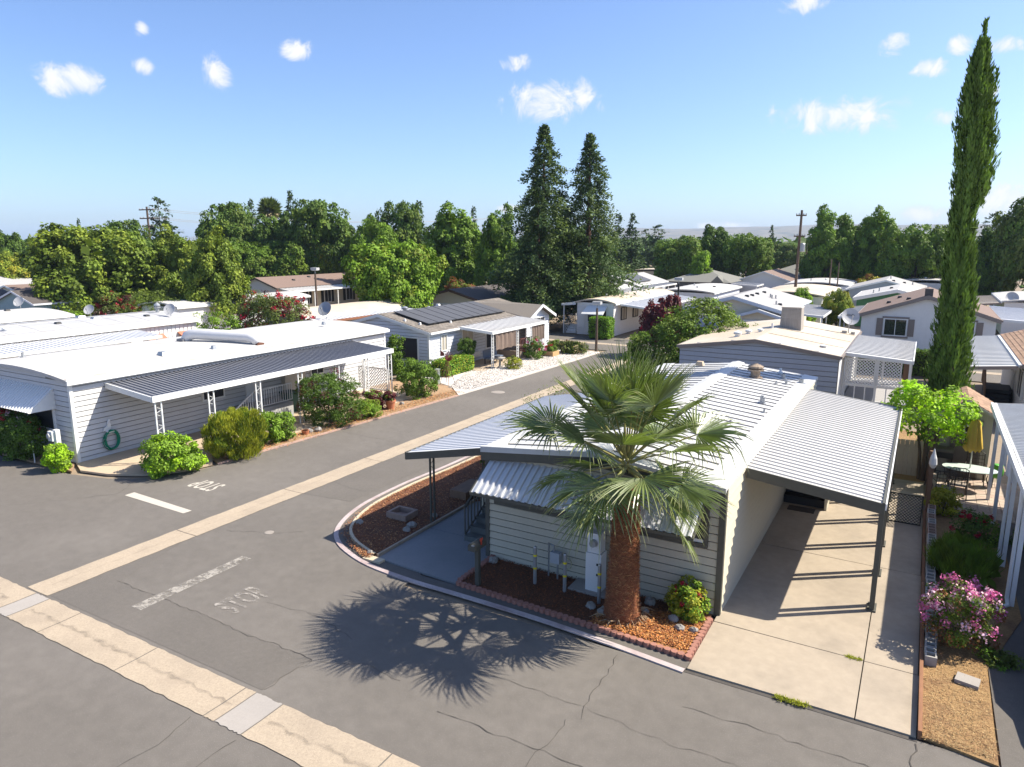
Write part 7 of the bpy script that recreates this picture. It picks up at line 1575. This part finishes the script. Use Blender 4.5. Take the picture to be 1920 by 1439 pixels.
# chips and straw scattered on the beds
def litter(name, poly_fn, m, L, Wd, mats_, z, seed, label, cat='mulch'):
    global G; G = np.random.default_rng(seed); P = poly_fn(m); P = np.c_[P, z+G.uniform(0, .03, len(P))]
    D = unit(np.c_[G.normal(size=(len(P), 2)), G.normal(size=len(P))*.25]); N = unit(np.c_[G.normal(size=(len(P), 2))*.45, np.ones(len(P))])
    o = bpy.data.objects.new(name, leaf_mesh(name, P, D, L*G.uniform(.5, 1.5, len(P)), Wd, mats_, None, N, G.integers(0, len(mats_), len(P)))); LINK(o)
    return tag(o, label, cat, kind='stuff')
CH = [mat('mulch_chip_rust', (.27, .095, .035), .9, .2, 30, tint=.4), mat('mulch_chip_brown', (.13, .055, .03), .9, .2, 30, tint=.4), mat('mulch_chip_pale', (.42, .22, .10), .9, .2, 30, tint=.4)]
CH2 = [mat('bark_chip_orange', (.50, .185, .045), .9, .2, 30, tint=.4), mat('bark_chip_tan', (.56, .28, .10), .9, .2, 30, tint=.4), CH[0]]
ST = [mat('straw_pale', (.42, .29, .14), .9, .2, 30, tint=.3), mat('straw_brown', (.30, .17, .08), .9, .2, 30, tint=.4)]
def in_left(m):
    y = G.uniform(12.8, 24, m); left = np.interp(y, [12.8, 13.2, 13.6, 14.2, 15, 16, 18, 24], [-11.9, -12.7, -13.3, -13.75, -13.95, -14.0, -14.02, -13.9]); x = G.uniform(0, 1, m)*(-11.6-left)+left; return np.c_[x, y]
litter('mulch_chips', in_left, 16000, .055, .011, CH, .078, 81, 'rust brown mulch chips covering the bed by the curved kerb')
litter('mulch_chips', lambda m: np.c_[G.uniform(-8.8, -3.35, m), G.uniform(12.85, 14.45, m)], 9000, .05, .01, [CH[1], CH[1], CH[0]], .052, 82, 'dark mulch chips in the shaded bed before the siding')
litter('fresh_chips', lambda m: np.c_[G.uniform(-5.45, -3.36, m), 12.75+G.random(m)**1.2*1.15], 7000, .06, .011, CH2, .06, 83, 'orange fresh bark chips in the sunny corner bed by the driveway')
litter('dry_straw', lambda m: np.c_[G.uniform(.72, 1.70, m), 12.2+G.random(m)**1.7*4.4], 5200, .07, .0035, ST, .052, 84, 'dry straw and dead grass on the strip beside the driveway', 'straw')
litter('leaf_litter', lambda m: (lambda y: np.c_[np.interp(y, [16.4, 24, 30], [-22.2, -21.6, -21.3])+G.normal(size=m)*.28, y])(G.uniform(16.4, 31, m)), 6000, .07, .014, [ST[0], CH2[0], ST[1]], .048, 85, 'tan leaf litter along the left edge of the street', 'leaf litter')
def gravel(m):
    y = G.uniform(31.5, 47.3, m); return np.c_[G.uniform(0, 1, m)*np.interp(y, [31, 36, 47], [1.2, 3.4, 3.5])*-1 + np.interp(y, [31, 36, 47], [-20.9, -20.6, -20.2]), y]
litter('gravel_stones', gravel, 16000, .055, .024, [ROCK, mat('white_stone', (.74, .70, .66), .85, .1, 9)], .05, 86, 'loose white gravel spread before the solar house', 'gravel')
# ------------------------------------------------------------------ the fan palm in front
def fan_palm():
    global G; G = np.random.default_rng(91); r = random.Random(91)
    base = Vector((-4.97, 13.34, .05)); hub = base + Vector((.0, .02, 3.44))
    t = thing('fan_palm', base, 'big fan palm with shaggy reddish trunk in front of the near house', 'palm')
    PB = mat('palm_blade', (.145, .185, .062), .32, .2, 3, tint=.3, spec=.6, transl=.22, trcol=(1.5, 1.7, .5))
    nd = PB.node_tree.nodes; ln = PB.node_tree.links; b = nd['Principled BSDF']; src = b.inputs['Base Color'].links[0].from_socket
    at_ = nd.new('ShaderNodeAttribute'); at_.attribute_name = 'tip'; mxn = nd.new('ShaderNodeMix'); mxn.data_type = 'RGBA'; mxn.inputs['B'].default_value = (.46, .42, .22, 1)
    ln.new(at_.outputs['Fac'], mxn.inputs['Factor']); ln.new(src, mxn.inputs['A']); ln.new(mxn.outputs['Result'], b.inputs['Base Color'])
    PET = mat('palm_leaf_stalk', (.20, .20, .06), .5, .12, 6, col2=(.32, .22, .08), amt=.6, s2=4)
    # trunk
    n, m = 40, 60; V = []; F = []
    for j in range(m+1):
        f = j/m; z = 3.1*f; rad = .228+.125*(1-f)**1.2+.035*math.exp(-((z-.1)/.18)**2)
        if z > 2.6: rad *= 1-.25*(z-2.6)/.5
        for k in range(n):
            a = 2*math.pi*k/n; w = 1+.03*math.sin(a*7+z*9)+.022*math.sin(a*13-z*17)+r.uniform(-.025, .025)
            V.append((base.x+rad*w*math.cos(a)+.03*f, base.y+rad*w*math.sin(a)+.02*f, base.z+z-.05))
    for j in range(m):
        for k in range(n): F.append((j*n+k, j*n+(k+1) % n, (j+1)*n+(k+1) % n, (j+1)*n+k))
    TM = mat('palm_trunk_fibre', (.19, .066, .03), .9, .35, 9, col2=(.29, .105, .045), amt=.7, s2=3, stretch=(1, 1, 2.2), bump=.8, bscale=30)
    trunk = MB().add(V, F).build('trunk', TM, t, smooth=True)
    k = 15000; z = G.uniform(.02, 3.05, k); a = G.uniform(0, 6.283, k); f = z/3.1; rad = (.228+.125*(1-f)**1.2+.035*np.exp(-((z-.1)/.18)**2))*np.where(z > 2.6, 1-.25*(z-2.6)/.5, 1)+.005
    P = np.c_[rad*np.cos(a)+.03*f, rad*np.sin(a)+.02*f, z-.05]; sg = np.where(G.random(k) < .5, 1, -1)
    D = unit(np.c_[np.cos(a)*.30-np.sin(a)*.9*sg, np.sin(a)*.30+np.cos(a)*.9*sg, G.normal(size=k)*.55-.25]); N = unit(np.c_[np.cos(a), np.sin(a), np.full(k, .2)]+G.normal(size=(k, 3))*.4)
    FB = [mat('fibre_rust', (.28, .105, .045), .85, .2, 9, tint=.5), mat('fibre_brown', (.19, .07, .03), .85, .2, 9, tint=.5), mat('fibre_tan', (.45, .24, .10), .85, .2, 9, tint=.4)]
    fo = bpy.data.objects.new('fibre', leaf_mesh('fibre', P, D, G.uniform(.05, .15, k), .0035, FB, None, N, G.choice(3, k, p=[.5, .35, .15]))); fo.parent = trunk; fo['kind'] = 'stuff'; LINK(fo)
    mb = MB()
    for i in range(34):
        a = r.uniform(-2.6, 1.2); L = r.uniform(.15, .35); p = base+Vector((.38*math.cos(a), .38*math.sin(a), r.uniform(0, .12))); mb.tube([p, p+Vector((L*.5*math.cos(a+r.uniform(-.8, .8)), L*.5*math.sin(a), .06)), p+Vector((L*math.cos(a+r.uniform(-1, 1)), L*math.sin(a), -.02))], [.012, .009, .003], 5)
    mb.build('root_fibre', mat('dry_root', (.36, .25, .15), .9, .2, 9), t)
    # fronds
    nf = 36
    for i in range(nf):
        u = (i+.5)/nf
        el = R((86 - 74*u/.7 if u < .7 else 8 - 50*(u-.7)/.3) + r.uniform(-8, 8)); az = i*2.39996+r.uniform(-.2, .2)+.5
        if u > .70:
            dv = (az+1.22+math.pi) % (2*math.pi)-math.pi
            if abs(dv) < .4 and i % 2: az += (.4-abs(dv))*(1 if dv > 0 else -1)*1.8
        d = Vector((math.cos(el)*math.cos(az), math.cos(el)*math.sin(az), math.sin(el)))
        pl = r.choice((r.uniform(.7, 1.1), r.uniform(1.3, 1.8), r.uniform(1.3, 1.8)))*(1.0 if .2 < u < .72 else .66); Rb = r.uniform(1.08, 1.42)*(1 if .12 < u < .84 else .92)
        h0 = hub + Vector((.07*math.cos(az), .07*math.sin(az), .28-.45*u))
        sag = .04+.09*u
        pts = [h0 + d*pl*s - Vector((0, 0, sag*pl*s*s)) for s in (0, .33, .66, 1)]
        d2 = (pts[3]-pts[2]).normalized()
        side = d2.cross(Vector((0, 0, 1)));  side = Vector((1, 0, 0)) if side.length < .1 else side.normalized()
        roll = r.uniform(-.35, .35); nrm = side.cross(d2).normalized(); side, nrm = side*math.cos(roll)+nrm*math.sin(roll), nrm*math.cos(roll)-side*math.sin(roll)
        frond = MB().tube(pts, [.035, .022, .017, .013], 6).build('frond', PET, t)
        if u > .42: pass
        ns = 40; span = R(r.uniform(185, 230) if u > .1 else 125); V = []; F = []; tipv = []; tint = []
        dth = span/ns; old = u > .55
        droop = r.uniform(.10, .30)*(1.0 if u > .35 else .3)
        for s in range(ns):
            th = -span/2+(s+.5)*dth+r.uniform(-.012, .012)
            L = Rb*(.72+.28*math.cos(th*.75))*r.uniform(.93, 1.05); rf = L*.42
            di = d2*math.cos(th)+side*math.sin(th); tv = -d2*math.sin(th)+side*math.cos(th)
            cup = nrm*(.20*math.sin(abs(th))**2)
            b0 = len(V); tnt = r.random(); kink = r.choice((.4, .7, 1.0, 1.3, 2.4)); tw = r.uniform(-.3, .3)
            for (fr, wf) in ((.03, 1), (.22, 1), (.42, 1), (.60, .80), (.78, .52), (.91, .26), (1.0, .02)):
                rr = L*fr; w = min(rr, rf)*math.tan(dth/2)*wf*1.0
                o = pts[3] + di*rr*(1 if fr < .75 else .985) + cup*rr - nrm*.04*rr*rr
                ex = max(0, fr-.45)/.55
                o = o - Vector((0, 0, 1))*droop*kink*L*ex**2*.85
                if ex > .45: o = o - di*droop*kink*L*.22*(ex-.45)
                o = o + tv*tw*ex*.22
                fold = -nrm*w*.95
                V += [o - tv*w, o + fold, o + tv*w]; tv_ = max(0, (fr-.72)/.28)
                tipv += [tv_*.8]*3
            for q in range(6):
                a0 = b0+q*3
                F += [(a0, a0+1, a0+4, a0+3), (a0+1, a0+2, a0+5, a0+4)]; tint += [tnt, tnt]
        ob = MB().add(V, F).build('blade', PB, frond)
        A = ob.data.attributes.new('tint', 'FLOAT', 'FACE'); A.data.foreach_set('value', tint)
        A = ob.data.attributes.new('tip', 'FLOAT', 'POINT'); A.data.foreach_set('value', tipv)
    return t
fan_palm()
pot = thing('flower_pot', (-21.75, 25.95, .05), 'terracotta pot with red plant at the left edge of the street', 'pot')
MB().lathe((-21.75, 25.95, .04), [(.17, 0), (.24, .36), (.27, .37), (.27, .46), (.22, .46), (.2, .4), (.001, .39)], 18).build('pot', TERRA, pot)
shrub('potted_plant', -21.75, 25.95, .28, .28, .5, 'red and green plant growing in the terracotta pot', 'red', 'mid', .4, 26, 24, .11, .09, 92, z=.42)
pot2 = thing('flower_pot', (-21.9, 20.3, .05), 'two grey stones and a low pot near the third scroll post', 'pot')
MB().lathe((-21.9, 20.6, .04), [(.12, 0), (.17, .18), (.14, .18), (.001, .15)], 14).build('pot', TERRA, pot2)
for i, (x, y, r_) in enumerate([(-21.95, 20.9, .16), (-21.75, 21.2, .18)]): rock(x, y, .05, r_, ['grey rock at the street edge left of the dark rounded bush', 'larger grey rock touching the dark rounded bush'][i], 60+i)
rock(-21.9, 27.0, .05, .12, 'tan rock beside the terracotta pot at the street edge', 63)
# ------------------------------------------------------------------ the air
hz = MB().box(-4700, 3700, -700, 5500, -1.1, 92).build('haze', None)
hm = bpy.data.materials.new('haze'); hm.use_nodes = True; hn = hm.node_tree; hn.nodes.clear()
pv_ = hn.nodes.new('ShaderNodeVolumePrincipled'); pv_.inputs['Density'].default_value = 0.00016; pv_.inputs['Color'].default_value = (.60, .76, 1.0, 1); pv_.inputs['Anisotropy'].default_value = 0.0
ho = hn.nodes.new('ShaderNodeOutputMaterial'); hn.links.new(pv_.outputs[0], ho.inputs['Volume'])
hz.data.materials.append(hm); tag(hz, kind='stuff')
